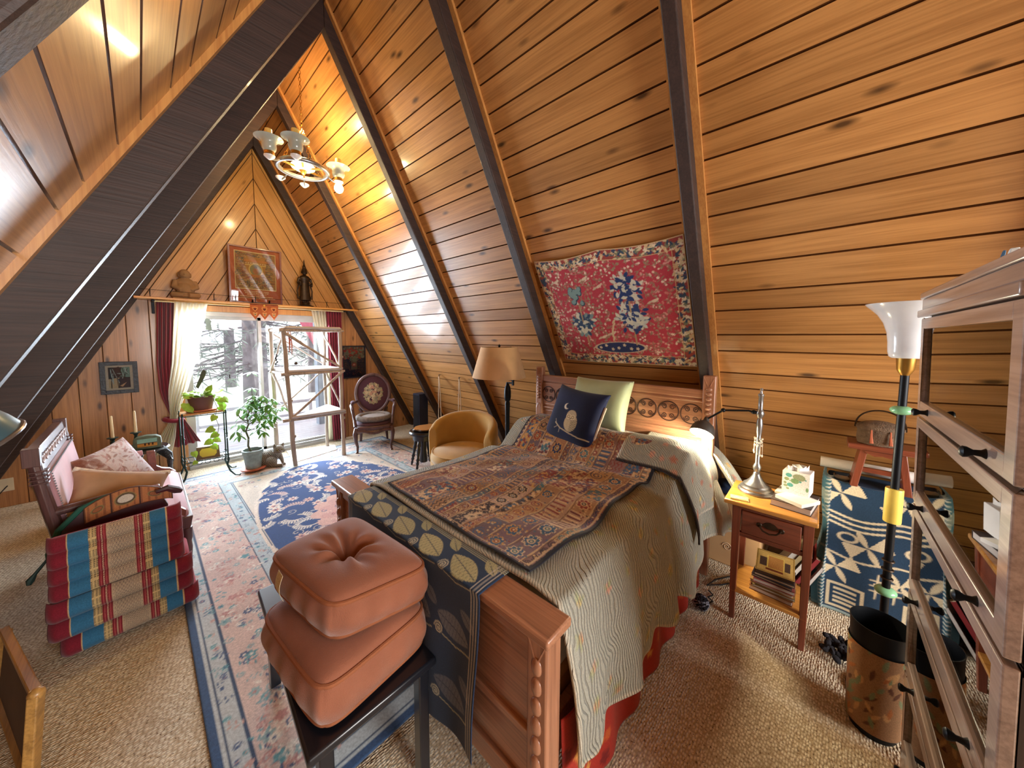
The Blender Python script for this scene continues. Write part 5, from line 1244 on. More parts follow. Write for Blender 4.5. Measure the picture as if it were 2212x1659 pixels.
# ================================================================== plant stand with pothos
t = thing('plant_stand', 'scrolled iron plant stand with two small shelves by the door', 'stand', (.44, 5.02, 0))
for (x, y, sx, sy) in ((.26, 4.93, -1, -1), (.61, 4.90, 1, -1), (.25, 5.16, -1, 1), (.62, 5.13, 1, 1)):
    pts = [(x, y, .77), (x, y, .26), (x + sx * .004, y, .2), (x - sx * .01, y + sy * -.0, .14), (x + sx * .01, y + sy * .02, .07), (x + sx * .05, y + sy * .035, .015), (x + sx * .09, y + sy * .05, .008), (x + sx * .095, y + sy * .05, .022)]
    mb = MB().tube(pts, [.007, .007, .009, .010, .009, .008, .008, .01], 8)
    for z in (.74, .5, .26, .2): mb.ell((x, y, z), (.012, .012, .010), None, 10, 6)
    obj('leg', mb, M['greeniron'], t)
for z, nm in ((.735, 'upper_rack'), (.235, 'lower_rack')):
    mb = MB()
    for (a, b) in (((.26, 4.93, z), (.61, 4.90, z)), ((.61, 4.90, z), (.62, 5.13, z)), ((.62, 5.13, z), (.25, 5.16, z)), ((.25, 5.16, z), (.26, 4.93, z))): mb.tube([a, b], .005, 6)
    for k in range(6): mb.tube([(.29 + k * .058, 4.927 - k * .004, z), (.285 + k * .06, 5.155 - k * .004, z)], .003, 5)
    if nm == 'lower_rack':
        for k in range(5): mb.torus((.30 + k * .07, 4.925 - k * .006, z - .015), .022, .003, Euler((PI / 2, 0, 0)).to_matrix(), 16, 5)
    obj(nm, mb, M['greeniron'], t)
prop(obj('wood_slab', MB().prism([(-.19, -.09), (-.1, -.11), (.05, -.10), (.17, -.09), (.19, 0), (.15, .1), (-.05, .11), (-.18, .1)], (.43, 5.03, .742), (1, 0, 0), (0, 1, 0), (0, 0, .022)), M['trim'], bevel=.006), 'live edge wood slab on top of the iron plant stand', 'slab')
t = thing('potted_pothos', 'trailing pothos in an oval brown pot on the iron stand', 'plant', (.43, 5.03, .765)); c = (.43, 5.03, .765)
obj('saucer', MB().lathe([(.115, 0), (.135, .008), (.138, .018), (.125, .02), (.0, .012)], c, 28, sy=.72), M['terra'], t)
obj('pot', MB().shell([(.078, .018), (.085, .02), (.108, .10), (.118, .15), (.124, .155), (.124, .17)], c, 32, .005, sy=.72), M['potbrown'], t); obj('soil', MB().lathe([(.108, .148), (.0, .156)], c, 24, sy=.72), M['soil'], t)
def heart(mb, b, d, up, s_):
    d = Vector(d).normalized(); n = Vector(up); sd = d.cross(n).normalized(); n = sd.cross(d)
    sh = [(0, 0), (-.1, .28), (.15, .46), (.55, .36), (1.0, 0)]
    ctr = [Vector(b) + d * (s_ * q) + n * (.08 * s_ * math.sin(q * 3)) for q in (0, .15, .35, .65, 1.0)]
    vs = ctr + [Vector(b) + d * (s_ * p[0]) + sd * (s_ * p[1]) - n * (.10 * s_ * p[1] * 2) for p in sh] + [Vector(b) + d * (s_ * p[0]) - sd * (s_ * p[1]) - n * (.10 * s_ * p[1] * 2) for p in sh]
    fs = []
    for o_ in (5, 10): fs += [(i, i + 1, o_ + i + 1, o_ + i) for i in range(4)]
    mb.add(vs, fs)
r = random.Random(15); lf = MB(); st = MB()
for k in range(46):
    a = r.random() * 6.28; rad = r.uniform(.02, .13); b = Vector((c[0] + rad * math.cos(a), c[1] + rad * .75 * math.sin(a), c[2] + r.uniform(.16, .235) - .4 * max(0, rad - .09)))
    st.tube([(c[0] + .3 * rad * math.cos(a), c[1] + .3 * rad * math.sin(a), c[2] + .15), tuple(b)], .002, 4)
    heart(lf, b, (math.cos(a), math.sin(a), r.uniform(-.5, .35)), (0, -.3, 1), r.uniform(.05, .085))
heart(lf, (.47, 5.0, .975), (.5, -.2, .8), (-.5, -.5, .3), .095); heart(lf, (.40, 5.0, .94), (-.8, -.2, .4), (0, -.6, 1), .09)
for (x, y, z) in ((.56, 4.98, .90), (.585, 4.98, .86), (.60, 4.97, .83), (.575, 4.97, .80), (.31, 4.98, .83), (.30, 4.98, .87), (.60, 4.97, .90)): heart(lf, (x, y, z), (r.uniform(-.2, .5), -.3, -.6), (.3, -1, .4), .085)
vn = [(.52, 5.0, .90), (.545, 4.93, .80), (.52, 4.90, .70), (.545, 4.895, .60), (.53, 4.895, .50), (.49, 4.895, .42), (.475, 4.895, .37)]; st.tube(vn, .0028, 5)
for (x, z, dx, s_) in ((.52, .72, -.3, .075), (.50, .585, -1, .085), (.53, .52, -.8, .08), (.50, .47, .5, .075), (.48, .45, -1, .08), (.485, .40, .3, .075), (.33, .36, .1, .07), (.35, .25, -.6, .05)): heart(lf, (x, 4.885, z), (dx, -.2, -.45), (.2, -1, .5), s_)
obj('vines', st, M['stem'], t); obj('foliage', lf, M['pothos'], t, weld=False)
t = thing('keepsake_box', 'small box with a yellow oval panel on the lower rack of the stand', 'box', (.445, 4.97, .243)); obj('box_body', MB().hexa([(.35, 4.94, .243), (.545, 4.92, .243), (.555, 4.985, .243), (.36, 5.0, .243)], [(.355, 4.96, .375), (.54, 4.94, .375), (.545, 4.985, .38), (.36, 5.0, .38)]), pm('brown_keepsake', (110, 84, 60), .6), t, bevel=.003)
mb = MB(); mb.prism([(-.07, -.02), (-.05, -.045), (.05, -.045), (.07, -.02), (.07, .02), (.05, .045), (-.05, .045), (-.07, .02)], (.4485, 4.9385, .312), (.995, -.10, 0), (0, .12, .99), (0, .004, 0)); obj('yellow_panel', mb, pm('yellow_panel', (224, 190, 70), .5), t)

# ================================================================== umbrella plant
t = thing('umbrella_plant', 'leafy umbrella plant in a grey green pot by the glass door', 'plant', (.84, 4.93, 0)); c = (.84, 4.93, .012)
obj('saucer', MB().lathe([(.10, 0), (.125, .012), (.128, .024), (.115, .024), (.0, .012)], c, 32), M['terra'], t)
obj('pot', MB().shell([(.070, .014), (.075, .016), (.088, .15), (.092, .19), (.102, .195), (.106, .235), (.10, .238)], c, 32, .006), M['potgrey'], t); obj('soil', MB().lathe([(.092, .205), (.0, .215)], c, 24), M['soil'], t)
tr = [(.83, 4.93, .21), (.80, 4.93, .30), (.805, 4.92, .40), (.785, 4.93, .48), (.815, 4.93, .56), (.80, 4.92, .64), (.83, 4.92, .72), (.86, 4.92, .80)]
st = MB().tube(tr, [.011, .010, .010, .009, .009, .008, .007, .006], 8); st.torus((.81, 4.92, .70), .09, .006, Euler((1.3, .3, 0)).to_matrix(), 28, 6, 0, .5, 5.2)
lf = MB(); r = random.Random(33)
def whorl(p, n, L_, droop):
    p = Vector(p); a0 = r.random() * 6
    for k in range(n):
        a = a0 + k * 2 * PI / n; d = Vector((math.cos(a), math.sin(a) * .9, -droop + r.uniform(-.15, .15))).normalized(); sd = d.cross(Vector((0, 0, 1))).normalized(); nn = sd.cross(d)
        l = L_ * r.uniform(.8, 1.1); vs = []
        for q, w in ((.12, 0.0), (.3, .12), (.55, .17), (.8, .11), (1., 0.)):
            b = p + d * l * q - Vector((0, 0, .25 * l * q * q)); vs += [b + sd * l * w, b + nn * .012 * l, b - sd * l * w]
        lf.add(vs, [(3 * i + j, 3 * i + j + 1, 3 * i + j + 4, 3 * i + j + 3) for i in range(4) for j in range(2)])
spots = [(.86, .80), (.93, .80), (1.0, .78), (.98, .70), (.90, .72), (.84, .84), (.78, .82), (.72, .78), (.94, .66), (1.02, .66), (1.06, .72), (.88, .64), (.98, .60), (1.03, .58), (.92, .56), (.70, .60), (.68, .52), (.72, .46), (.76, .56), (.90, .48), (.94, .46), (1.09, .80), (1.13, .74), (1.05, .84), (.86, .90), (.80, .70), (1.08, .62), (.96, .74), (.90, .86), (.98, .86), (.94, .90), (1.02, .73), (.87, .69), (.95, .53), (.80, .77)]
for (x, z) in spots:
    y = 4.93 + r.uniform(-.11, .09); q = min(tr, key=lambda v: abs(v[2] - min(z, .80)))
    st.tube([q, ((q[0] + x) / 2, (q[1] + y) / 2, max(q[2], z) + .02), (x, y, z)], [.004, .0028, .002], 4); whorl((x, y, z), r.choice((6, 7, 8)), r.uniform(.085, .125), r.uniform(.25, .7))
st.tube([(.86, 4.92, .80), (.95, 4.93, 1.02), (.94, 4.93, 1.10), (.865, 4.93, 1.17)], .002, 4); whorl((.865, 4.93, 1.175), 7, .10, .15); st.tube([(.86, 4.92, .8), (.86, 4.93, .98)], .002, 4); whorl((.86, 4.93, .985), 6, .08, .3)
obj('stems', st, M['stem'], t); obj('foliage', lf, M['leaf'], t, weld=False)

# ================================================================== tabby cat crouching beside the pot
t = thing('tabby_cat', 'grey tabby cat sitting on the carpet beside the umbrella plant pot', 'cat', (1.04, 4.93, .0)); b = Vector((1.0, 4.96, 0)); mb = MB()
mb.ell(b + Vector((-.04, .04, .10)), (.085, .10, .095), (0, 0, .3)); mb.ell(b + Vector((.02, .01, .12)), (.072, .08, .085), (0, .3, 0)); mb.ell(b + Vector((.062, -.015, .135)), (.060, .062, .075)); mb.ell(b + Vector((.085, -.03, .165)), (.05, .048, .05))
hd = b + Vector((.092, -.065, .195)); mb.ell(hd, (.064, .056, .054)); mb.ell(hd + Vector((-.002, -.048, -.016)), (.028, .024, .021)); mb.ell(hd + Vector((.040, -.020, -.016)), (.026, .024, .024)); mb.ell(hd + Vector((-.042, -.020, -.016)), (.026, .024, .024))
for s_ in (-1, 1):
    e = hd + Vector((s_ * .038, .0, .038)); mb.lathe([(.024, -.012), (.018, .012), (.006, .044), (0, .048)], e, 12, Euler((.1, s_ * .28, 0)).to_matrix(), sy=.5)
    mb.tube([b + Vector((.075 + s_ * .030, -.03, .12)), b + Vector((.088 + s_ * .034, -.06, .06)), b + Vector((.09 + s_ * .038, -.075, .018)), b + Vector((.096 + s_ * .040, -.112, .012))], [.030, .021, .016, .018], 10)
    mb.ell(b + Vector((-.045 + .05 * (s_ > 0), -.03 - .03 * s_, .065)), (.052, .056, .06), (0, 0, .4)); mb.tube([b + Vector((-.04 + .05 * (s_ > 0), -.06 - .02 * s_, .03)), b + Vector((.015 + .04 * (s_ > 0), -.105 - .015 * s_, .016)), b + Vector((.055 + .05 * (s_ > 0), -.140 - .010 * s_, .016))], [.028, .022, .020], 10)
def tabby():
    m, nt, p = newmat('tabby_fur'); tc = nd(nt, 'TexCoord'); mp = nd(nt, 'Mapping'); mp.inputs['Scale'].default_value = (26, 10, 30); mp.inputs['Rotation'].default_value = (.3, .5, .2); L(nt, tc.outputs['Object'], mp.inputs[0])
    wv = nd(nt, 'TexWave', Scale=.9, Distortion=7., Detail=3.); L(nt, mp.outputs[0], wv.inputs['Vector']); no = nd(nt, 'TexNoise', Scale=9.); L(nt, tc.outputs['Object'], no.inputs['Vector'])
    a = ramp(nt, wv.outputs['Fac'], [(.3, (52, 48, 44)), (.55, (150, 140, 126))]); b_ = ramp(nt, no.outputs[0], [(.45, (1, 1, 1, 1)), (.7, (1.1, .9, .7, 1))]); L(nt, mixc(nt, 1., a, b_, 'MULTIPLY'), p.inputs['Base Color']); p.inputs['Roughness'].default_value = .95; p.inputs['Sheen Weight'].default_value = .4
    n2 = nd(nt, 'TexNoise', Scale=220.); L(nt, tc.outputs['Object'], n2.inputs['Vector']); bump(nt, p, n2.outputs[0], .8, .006); return m
mb.tube([b + Vector((-.06, .09, .05)), b + Vector((-.12, .06, .03)), b + Vector((-.105, -.03, .022)), b + Vector((-.06, -.075, .024))], [.022, .02, .017, .010], 10)
body = obj('fur_body', mb, tabby(), t, mods=[('remesh', .0045, 2)])
mb = MB()
for s_ in (-1, 1): mb.ell(hd + Vector((s_ * .025, -.050, .010)), (.0095, .007, .008), None, 10, 8)
prop(obj('eyes', mb, pm('amber_eyes', (120, 110, 50), .1), t), 'half open amber eyes'); obj('nose', MB().ell(hd + Vector((-.002, -.0725, -.010)), (.0075, .005, .005), None, 8, 6), pm('cat_nose', (150, 96, 90), .5), t)

# ================================================================== cat tower of peeled branches
t = thing('cat_tower', 'open cat tower of peeled branches with three felted shelves by the door', 'cat tower', (1.48, 4.96, 0))
r = random.Random(2)
def branch(a, b, r0, r1, nm, n=7, wob=.008, par=t):
    a, b = Vector(a), Vector(b); pts = []; rs = []
    for i in range(n):
        q = i / (n - 1); pts.append(a.lerp(b, q) + Vector((r.uniform(-wob, wob), r.uniform(-wob, wob), 0)) * (0 < q < 1)); rs.append((r0 + (r1 - r0) * q) * r.uniform(.9, 1.14))
    mb = MB().tube(pts, rs, 10)
    for k in range(2):
        q = r.uniform(.2, .8); mb.ell(a.lerp(b, q) + Vector((r0 * .7, -r0 * .3, 0)), (r0 * .7, r0 * .7, r0 * .8), None, 8, 6)
    return obj(nm, mb, M['bark'], par)
FL, FR, BL, BR = (1.20, 4.74), (1.785, 4.70), (1.14, 5.20), (1.765, 5.24)
branch((1.225, 4.74, 0), (1.15, 4.74, 1.69), .026, .023, 'post'); branch((*FR, 0), (1.79, 4.72, 1.70), .024, .020, 'post'); branch((BL[0], BL[1], 0), (1.13, 5.20, 1.69), .024, .022, 'post'); branch((*BR, 0), (1.76, 5.22, 1.70), .02, .018, 'post')
for z in (1.665, 1.135, .575):
    branch((1.11, 4.73, z), (1.83, 4.70, z), .018, .015, 'rail'); branch((1.79, 4.68, z), (1.765, 5.28, z), .015, .013, 'rail')
    if z > .6: branch((1.16, 4.70, z), (1.13, 5.25, z), .016, .014, 'rail'); branch((1.10, 5.2, z), (1.8, 5.23, z), .015, .013, 'rail')
branch((1.155, 4.72, 1.64), (1.80, 4.69, 1.17), .018, .013, 'brace'); branch((1.80, 4.69, 1.13), (1.20, 4.72, .60), .016, .014, 'brace'); branch((1.16, 5.22, 1.62), (1.76, 5.24, 1.2), .012, .010, 'brace'); branch((1.16, 5.2, .62), (1.75, 5.24, 1.12), .011, .010, 'brace')
branch((1.16, 4.76, 1.62), (1.12, 5.18, 1.18), .012, .010, 'brace'); branch((1.12, 5.2, 1.15), (1.20, 4.74, .62), .014, .011, 'brace'); branch((1.785, 4.72, 1.18), (1.76, 5.22, 1.62), .014, .012, 'brace'); branch((1.76, 5.22, 1.14), (1.785, 4.72, .62), .012, .011, 'brace')
def pad(poly, z, nm):
    mb = MB().prism(poly, (0, 0, z), (1, 0, 0), (0, 1, 0), (0, 0, .034)); return obj(nm, mb, M['carpetpad'], t, bevel=.014)
pad([(1.17, 4.70), (1.79, 4.67), (1.76, 5.24), (1.14, 5.22)], 1.68, 'felted_shelf'); pad([(1.17, 4.72), (1.80, 4.68), (1.77, 5.24), (1.14, 5.22)], 1.15, 'felted_shelf'); pad([(1.19, 4.69), (1.82, 4.66), (1.79, 5.24)], .59, 'felted_shelf')
mb = MB(); mb.tube([(1.20, 4.735, 1.66), (1.215, 4.725, 1.55), (1.21, 4.725, 1.40)], [.004, .012, .003], 6); mb.tube([(1.225, 4.73, 1.66), (1.235, 4.72, 1.5), (1.23, 4.72, 1.36)], [.003, .008, .002], 6)
prop(obj('bead_string', mb, M['terra']), 'rust red bead strings hanging from the top of the cat tower', 'beads')
t2 = thing('hanging_toy', 'small brown ball toy on a thread inside the cat tower', 'toy', (1.29, 4.80, 1.24)); obj('toy_ball', MB().ell((1.29, 4.80, 1.26), .020), M['bronze'], t2); obj('thread', MB().tube([(1.29, 4.80, 1.275), (1.24, 4.78, 1.5), (1.22, 4.76, 1.665)], .0012, 4), M['rope'], t2)
mb = MB(); r = random.Random(9)
for k in range(9): mb.ell((1.135 + r.uniform(-.012, .012), 5.0 + r.uniform(-.01, .01), 1.44 - k * .024), (.010, .008, .014), (0, r.random(), 0), 8, 6)
prop(obj('feather_string', mb, M['dark']), 'dark feathered string hanging inside the left side of the cat tower', 'ornament')
prop(obj('door_mat', MB().prism([(1.24, 4.84), (1.80, 4.98), (1.86, 5.22), (1.30, 5.42)], (0, 0, .013), (1, 0, 0), (0, 1, 0), (0, 0, .006)), pm('cream_board', (226, 220, 206), .8)), 'thin cream board lying on the carpet inside the door', 'mat')
# ================================================================== SETTEE group
t = thing('settee', 'carved wooden settee with dusty pink upholstery along the left slope', 'settee', (-.12, 3.6, 0))
def bp(z): return -.36 - .13 * (z - .42)                     # back plane leans away
mb = MB()
for y in (3.12, 4.10):
    m2 = MB().tube([(-.27, y, 0), (-.33, y, .30), (-.36, y, .45), (bp(.7), y, .7), (bp(.92), y, .92), (bp(.96) - .01, y, .975)], [.020, .026, .03, .028, .027, .020], 8)
    m2.box((bp(.93), y, .93), (.06, .055, .10)); 
    for k in range(4): m2.bx(bp(.8) - .03, bp(.8) + .036, y - .032, y + .032, .78 + k * .022, .788 + k * .022)
    obj('back_post', m2, M['walnut'], t, bevel=.003)
cr = obj('crest_rail', MB().hexa([(bp(.83) - .018, 3.14, .83), (bp(.83) + .018, 3.14, .83), (bp(.83) + .018, 4.08, .83), (bp(.83) - .018, 4.08, .83)], [(bp(.96) - .022, 3.14, .965), (bp(.96) + .02, 3.14, .965), (bp(.96) + .02, 4.08, .965), (bp(.96) - .022, 4.08, .965)]), M['walnut'], t, bevel=.004)
mb = MB(); r = random.Random(5)
for k in range(9):
    y = 3.2 + k * .10; x = bp(.9) + .024
    for s_ in (-1, 1): mb.torus((x, y + s_ * .02, .90), .018, .004, Euler((0, PI / 2, 0)).to_matrix(), 14, 5, 0, .6, 5.0); mb.tube([(x, y, .875), (x, y + s_ * .02, .885), (x, y + s_ * .045, .925)], [.005, .004, .002], 5)
obj('carved_scrolls', mb, pm('pale_carving', (170, 150, 148), .45), cr)
obj('lower_rail', MB().bx(-.355, -.315, 3.14, 4.08, .36, .42), M['walnut'], t, bevel=.004)
obj('back_pad', MB().hexa([(bp(.44), 3.15, .44), (bp(.44) + .045, 3.15, .44), (bp(.44) + .045, 4.07, .44), (bp(.44), 4.07, .44)], [(bp(.82), 3.15, .82), (bp(.82) + .04, 3.15, .82), (bp(.82) + .04, 4.07, .82), (bp(.82), 4.07, .82)]), M['pink'], t, bevel=.012)
mb = MB()
for k in range(60): mb.ell((bp(.825) + .038, 3.16 + k * .0153, .822), (.004, .005, .005), None, 6, 4)
for k in range(26): mb.ell((bp(.44 + k * .015) + .043, 3.155, .44 + k * .015), (.004, .005, .005), None, 6, 4)
obj('nail_trim', mb, M['pewter'], t)
mb = MB().hexa([(-.33, 3.10, .30), (.17, 3.08, .30), (.17, 4.14, .30), (-.33, 4.12, .30)], [(-.33, 3.10, .38), (.185, 3.08, .38), (.185, 4.14, .38), (-.33, 4.12, .38)]); obj('seat_rail', mb, M['walnut'], t, bevel=.006)
mb = MB().hexa([(-.34, 3.11, .36), (.185, 3.075, .36), (.185, 4.145, .36), (-.34, 4.11, .36)], [(-.32, 3.14, .455), (.15, 3.12, .445), (.15, 4.10, .445), (-.32, 4.08, .455)]); obj('seat_cushion', mb, M['pink'], t, bevel=.045)
for y in (3.11, 4.11): obj('leg', MB().lathe([(.013, 0), (.018, .012), (.012, .03), (.018, .06), (.026, .16), (.022, .20), (.030, .23), (.03, .30), (0, .30)], (.15, y, 0), 16), M['walnut'], t)
for y in (3.12, 4.10):
    s_ = 1 if y > 3.5 else -1
    mb = MB().hexa([(.0, y - .022, .42), (.045, y - .022, .42), (.045, y + .022, .42), (.0, y + .022, .42)], [(-.01, y - .022, .63), (.04, y - .022, .63), (.04, y + .022, .63), (-.01, y + .022, .63)])
    mb.prism([(.04, .38), (.15, .38), (.155, .42), (.12, .455), (.075, .47), (.04, .50)], (0, y - .018, 0), (1, 0, 0), (0, 0, 1), (0, .036, 0))
    a = obj('arm', mb, M['cherry'], t, bevel=.004); m2 = MB().tube([(bp(.62), y, .60), (-.2, y, .615), (-.03, y, .625)], [.022, .026, .022], 10); obj('arm_pad', m2, M['pink'] if y > 3.5 else M['walnut'], a)

t = thing('fur_pillow', 'silvery crushed velvet pillow at the far end of the settee', 'pillow', (-.10, 3.86, .47))
R = basis((.42, .55, 0.10), (-.40, .22, .85)); cpl = Vector((-.175, 3.86, .60)); cvp = CV(.42, .36, .004, (206, 200, 204))
cvp.sprinkle(0, .42, 0, .36, 240, lambda x, y, r: cvp.leaf(x, y, r.uniform(.03, .07), r.uniform(.003, .009), r.random() * 6.28, r.choice([(170, 140, 140), (214, 206, 206), (150, 110, 100), (186, 150, 150), (206, 196, 200)]), .8), 6)
cvp.sprinkle(.0, .1, 0, .36, 30, lambda x, y, r: cvp.disc(x, y, r.uniform(.02, .035), (140, 92, 74), .5), 2); cvp.noise(.12, 12, 2)
cloth('velvet_face', cvp, pilP(cvp, cpl, R, .13, .42, .36), M['fabric'], t, thick=0); obj('pillow_back', MB().cush(cpl, (.42, .36, .128), R, .42, 16, 16, pinch=.1), pm('brown_velvet', (140, 104, 90), .9), t)
t = thing('wedge_pillow', 'tan pillow with cream brocade edge at the near end of the settee', 'pillow', (-.16, 3.28, .46))
R = basis((.75, .1, -.28), (-.25, .40, .60)); cpl = Vector((-.14, 3.30, .56)); obj('pillow_front', MB().cush(cpl, (.46, .36, .15), R, .45, 16, 16, pinch=.14), pm('tan_ticking', (176, 142, 112), .9, var=.2), t)
mb = MB().tube([cpl + R @ Vector((u, .175 * (1 - .14 * (1 - (u / .23) ** 2)), 0)) for u in np.linspace(-.225, .225, 18)], .016, 8); obj('brocade_edge', mb, pm('cream_brocade', (216, 206, 190), .9, bmp=1, bscale=90, var=.2, vscale=60), t)

# tooled leather bag leaning behind the triangle cushion
t = thing('tooled_bag', 'dark leather bag with green piping and tooled tan strap behind the cushion', 'bag', (-.16, 3.0, 0))
pr = [(-.30, .0), (.06, .0), (.10, .25), (.10, .52), (.06, .625), (-.06, .655), (-.15, .655), (-.24, .62), (-.32, .53), (-.355, .40), (-.34, .1)]
mb = MB().prism(pr, (-.03, 2.975, .0), (1, 0, 0), (0, .08, 1), (0, .05, 0)); obj('bag_body', mb, M['leather'], t, bevel=.01)
mb = MB().tube([(-.03 + a, 2.968 + .08 * b, b) for a, b in [(-.35, .30), (-.355, .42), (-.32, .53), (-.24, .62), (-.15, .655), (-.06, .655)]], .014, 8); obj('green_piping', mb, M['greenpipe'], t)
cvs = CV(.36, .12, .0025, (176, 112, 64)); cvs.frame(0, .36, 0, .12, .006, (92, 54, 34))
for k in range(12): cvs.rect(.012 + k * .03, .02 + k * .03, .01, .11, (110, 64, 40), .6)
for x_, rr_ in ((.16, .045), (.05, .026), (.28, .03)): cvs.disc(x_, .06, rr_, (84, 66, 44), 1, rr_ * .8); cvs.disc(x_, .06, rr_ * .72, (206, 196, 176) if rr_ > .04 else (150, 90, 50), 1, rr_ * .5); cvs.disc(x_, .06, rr_, (140, 120, 70), 1, rr_ * .8, 0, .004)
cvs.rect(.1, .105, 0, .12, (70, 40, 28)); cvs.rect(.215, .22, 0, .12, (70, 40, 28)); cvs.noise(.1, 20, 3)
def strapP(X, Y):
    u = X / .36; w = .5 + .5 * np.sin(PI * np.clip(u * .9 + .15, 0, 1)); v = (Y - .06) * w
    return -.26 + X * .98, 2.962 + .08 * (.53 + v) + 0 * X - .006, .555 + .075 * np.sin(PI * np.clip(u * .75 + .1, 0, 1)) + v
cloth('tooled_strap', cvs, strapP, M['printed'], t, thick=.006)
mb = MB().tube([(.02, 2.965, .635), (.07, 2.965, .645), (.11, 2.975, .615), (.13, 2.985, .60)], [.012, .02, .022, .014], 8); obj('pommel', mb, M['leather'], t)
mb = MB().tube([(-.33, 2.99, .42), (-.39, 2.98, .40), (-.43, 2.97, .345), (-.445, 2.965, .32), (-.45, 2.96, .30)], [.006, .006, .008, .016, .008], 8); obj('dangling_cord', mb, M['greeniron'], t)

# Thai triangle cushion: rolls with woven bands
cw = CV(.56, .30, .0035, (118, 28, 42)); red, blue = (118, 28, 42), (50, 104, 138)
W_ = .56
cw.rect(.075, W_ - .075, 0, .3, blue); cw.rect(.073, .077, 0, .3, (206, 170, 120)); cw.rect(W_ - .077, W_ - .073, 0, .3, (206, 170, 120))
for sx in (0, 1):
    f = (lambda a: a) if sx == 0 else (lambda a: W_ - a)
    x0, x1 = sorted((f(.152), f(.185))); cw.rect(x0, x1, 0, .3, (196, 168, 116))
    for k in range(60):
        for q in range(3): cw.rect(x0 + .002 + q * .011, x0 + .009 + q * .011, k * .0075, k * .0075 + .0028, (44, 44, 50))
    x0, x1 = sorted((f(.185), f(.222))); cw.rect(x0, x1, 0, .3, (120, 30, 40)); xm = (x0 + x1) / 2
    for k in range(60): cw.disc(xm, k * .0085, .0026, (214, 196, 160))
    for dx in (-.011, .011): cw.rect(xm + dx - .001, xm + dx + .001, 0, .3, (170, 80, 80))
cw.rect(.222, W_ - .222, 0, .3, (176, 152, 124))
for i in range(8):
    for k in range(24):
        x, y = .234 + i * .0135 + (.0067 if k % 2 else 0), .006 + k * .0128
        if x < W_ - .23: cw.disc(x, y, .0062, (112, 96, 92), 1, .0052, 0, .0022); cw.disc(x, y, .0018, (226, 206, 160))
cw.noise(.06, 10, 3)
t = thing('triangle_cushion', 'striped red blue and gold folding triangle cushion on the carpet', 'cushion', (-.09, 2.75, 0))
def rollface(z0, z1, y0, y1, n, amp, xs0, xs1, yaw=.10):
    def f(X, Y):
        q = Y / .30; ph = q * n; bul = np.abs(np.sin(ph * PI)) ** .6
        z = z0 + (z1 - z0) * q; y = y0 + (y1 - y0) * q - amp * bul
        ed = np.clip((np.abs(X / W_ - .5) - .44) / .06, 0, 1); y = y + ed ** 2 * .03
        xl = xs0 + (xs1 - xs0) * X / W_
        return xl, y + yaw * (xl + .35), z
    return f
YAW = .10
for nm, z0, z1, y0, y1, n, xs0, xs1, dep in (('bottom_mat', .008, .105, 2.645, 2.645, 1, -.335, .165, .33), ('folded_mat', .11, .305, 2.635, 2.63, 2, -.365, .145, .33), ('wedge_back', .31, .60, 2.625, 2.70, 4, -.355, .115, .0)):
    amp = .045 if n < 4 else .028
    f = rollface(z0, z1, y0 + .02, y1 + .02, n, amp, xs0, xs1, YAW)
    face = cloth('woven_face', cw, f, M['fabric'], t, thick=.004, offset=0)
    m2 = MB()
    if n < 4:
        for k in range(n):
            a, b = z0 + (z1 - z0) * k / n, z0 + (z1 - z0) * (k + 1) / n
            m2.hexa([(xs0 + .006, y0 + .022, a), (xs1 - .006, y0 + .022 + YAW * .5, a), (xs1 - .006, y0 + dep, a), (xs0 + .006, y0 + dep - .06, a)], [(xs0 + .006, y0 + .022, b), (xs1 - .006, y0 + .022 + YAW * .5, b), (xs1 - .006, y0 + dep, b), (xs0 + .006, y0 + dep - .06, b)])
    else:
        m2.hexa([(xs0 + .006, y0 + .025, z0), (xs1 - .006, y0 + .025 + YAW * .47, z0), (xs1 - .006, y0 + .30, z0), (xs0 + .006, y0 + .26, z0)], [(xs0 + .006, y1 + .025, z1 - .005), (xs1 - .006, y1 + .025 + YAW * .47, z1 - .005), (xs1 - .006, y1 + .10, z1 - .005), (xs0 + .006, y1 + .06, z1 - .005)])
    obj('red_side' if nm != 'x' else nm, m2, pm('rose_red_cotton', (160, 62, 76), .95, bmp=.3, bscale=60), t, bevel=.018)

# ================================================================== side table with candles behind the settee
t = thing('side_table', 'small dark carved side table in the corner behind the settee', 'side table', (-.05, 4.78, 0))
obj('table_top', MB().lathe([(.0, .50), (.20, .50), (.215, .508), (.205, .522), (.0, .524)], (-.06, 4.80, 0), 28), M['stoolblk'], t); obj('pedestal', MB().lathe([(.12, 0), (.11, .03), (.03, .06), (.024, .2), (.04, .3), (.022, .42), (.05, .50), (0, .50)], (-.06, 4.80, 0), 20), M['stoolblk'], t)
for (x, y, zt, h, lab) in ((-.215, 4.83, .655, .20, 'cream taper in the left brass candlestick on the corner table'), (-.07, 4.84, .675, .205, 'cream taper in the right brass candlestick on the corner table')):
    cnd = thing('candlestick', lab.replace('cream taper in the left brass candlestick', 'tarnished candlestick at left').replace('cream taper in the right brass candlestick', 'tarnished candlestick at right'), 'candlestick', (x, y, .524))
    hh = zt - .524; obj('stem', MB().lathe([(.045, 0), (.045, .01), (.02, .02), (.012, .035), (.018, .05), (.011, .065), (.016, .085), (.01, hh - .03), (.02, hh - .012), (.038, hh - .004), (.038, hh), (.0, hh)], (x, y, .524), 18), M['greeniron'], cnd)
    cd = thing('taper_candle', lab, 'candle', (x, y, zt)); obj('wax', MB().lathe([(.0115, .001), (.011, .05), (.0085, h), (.004, h + .005), (0, h + .006)], (x, y, zt), 12), M['cream'], cd); obj('wick', MB().tube([(x, y, zt + h), (x + .002, y, zt + h + .012)], .001, 4), M['dark'], cd)
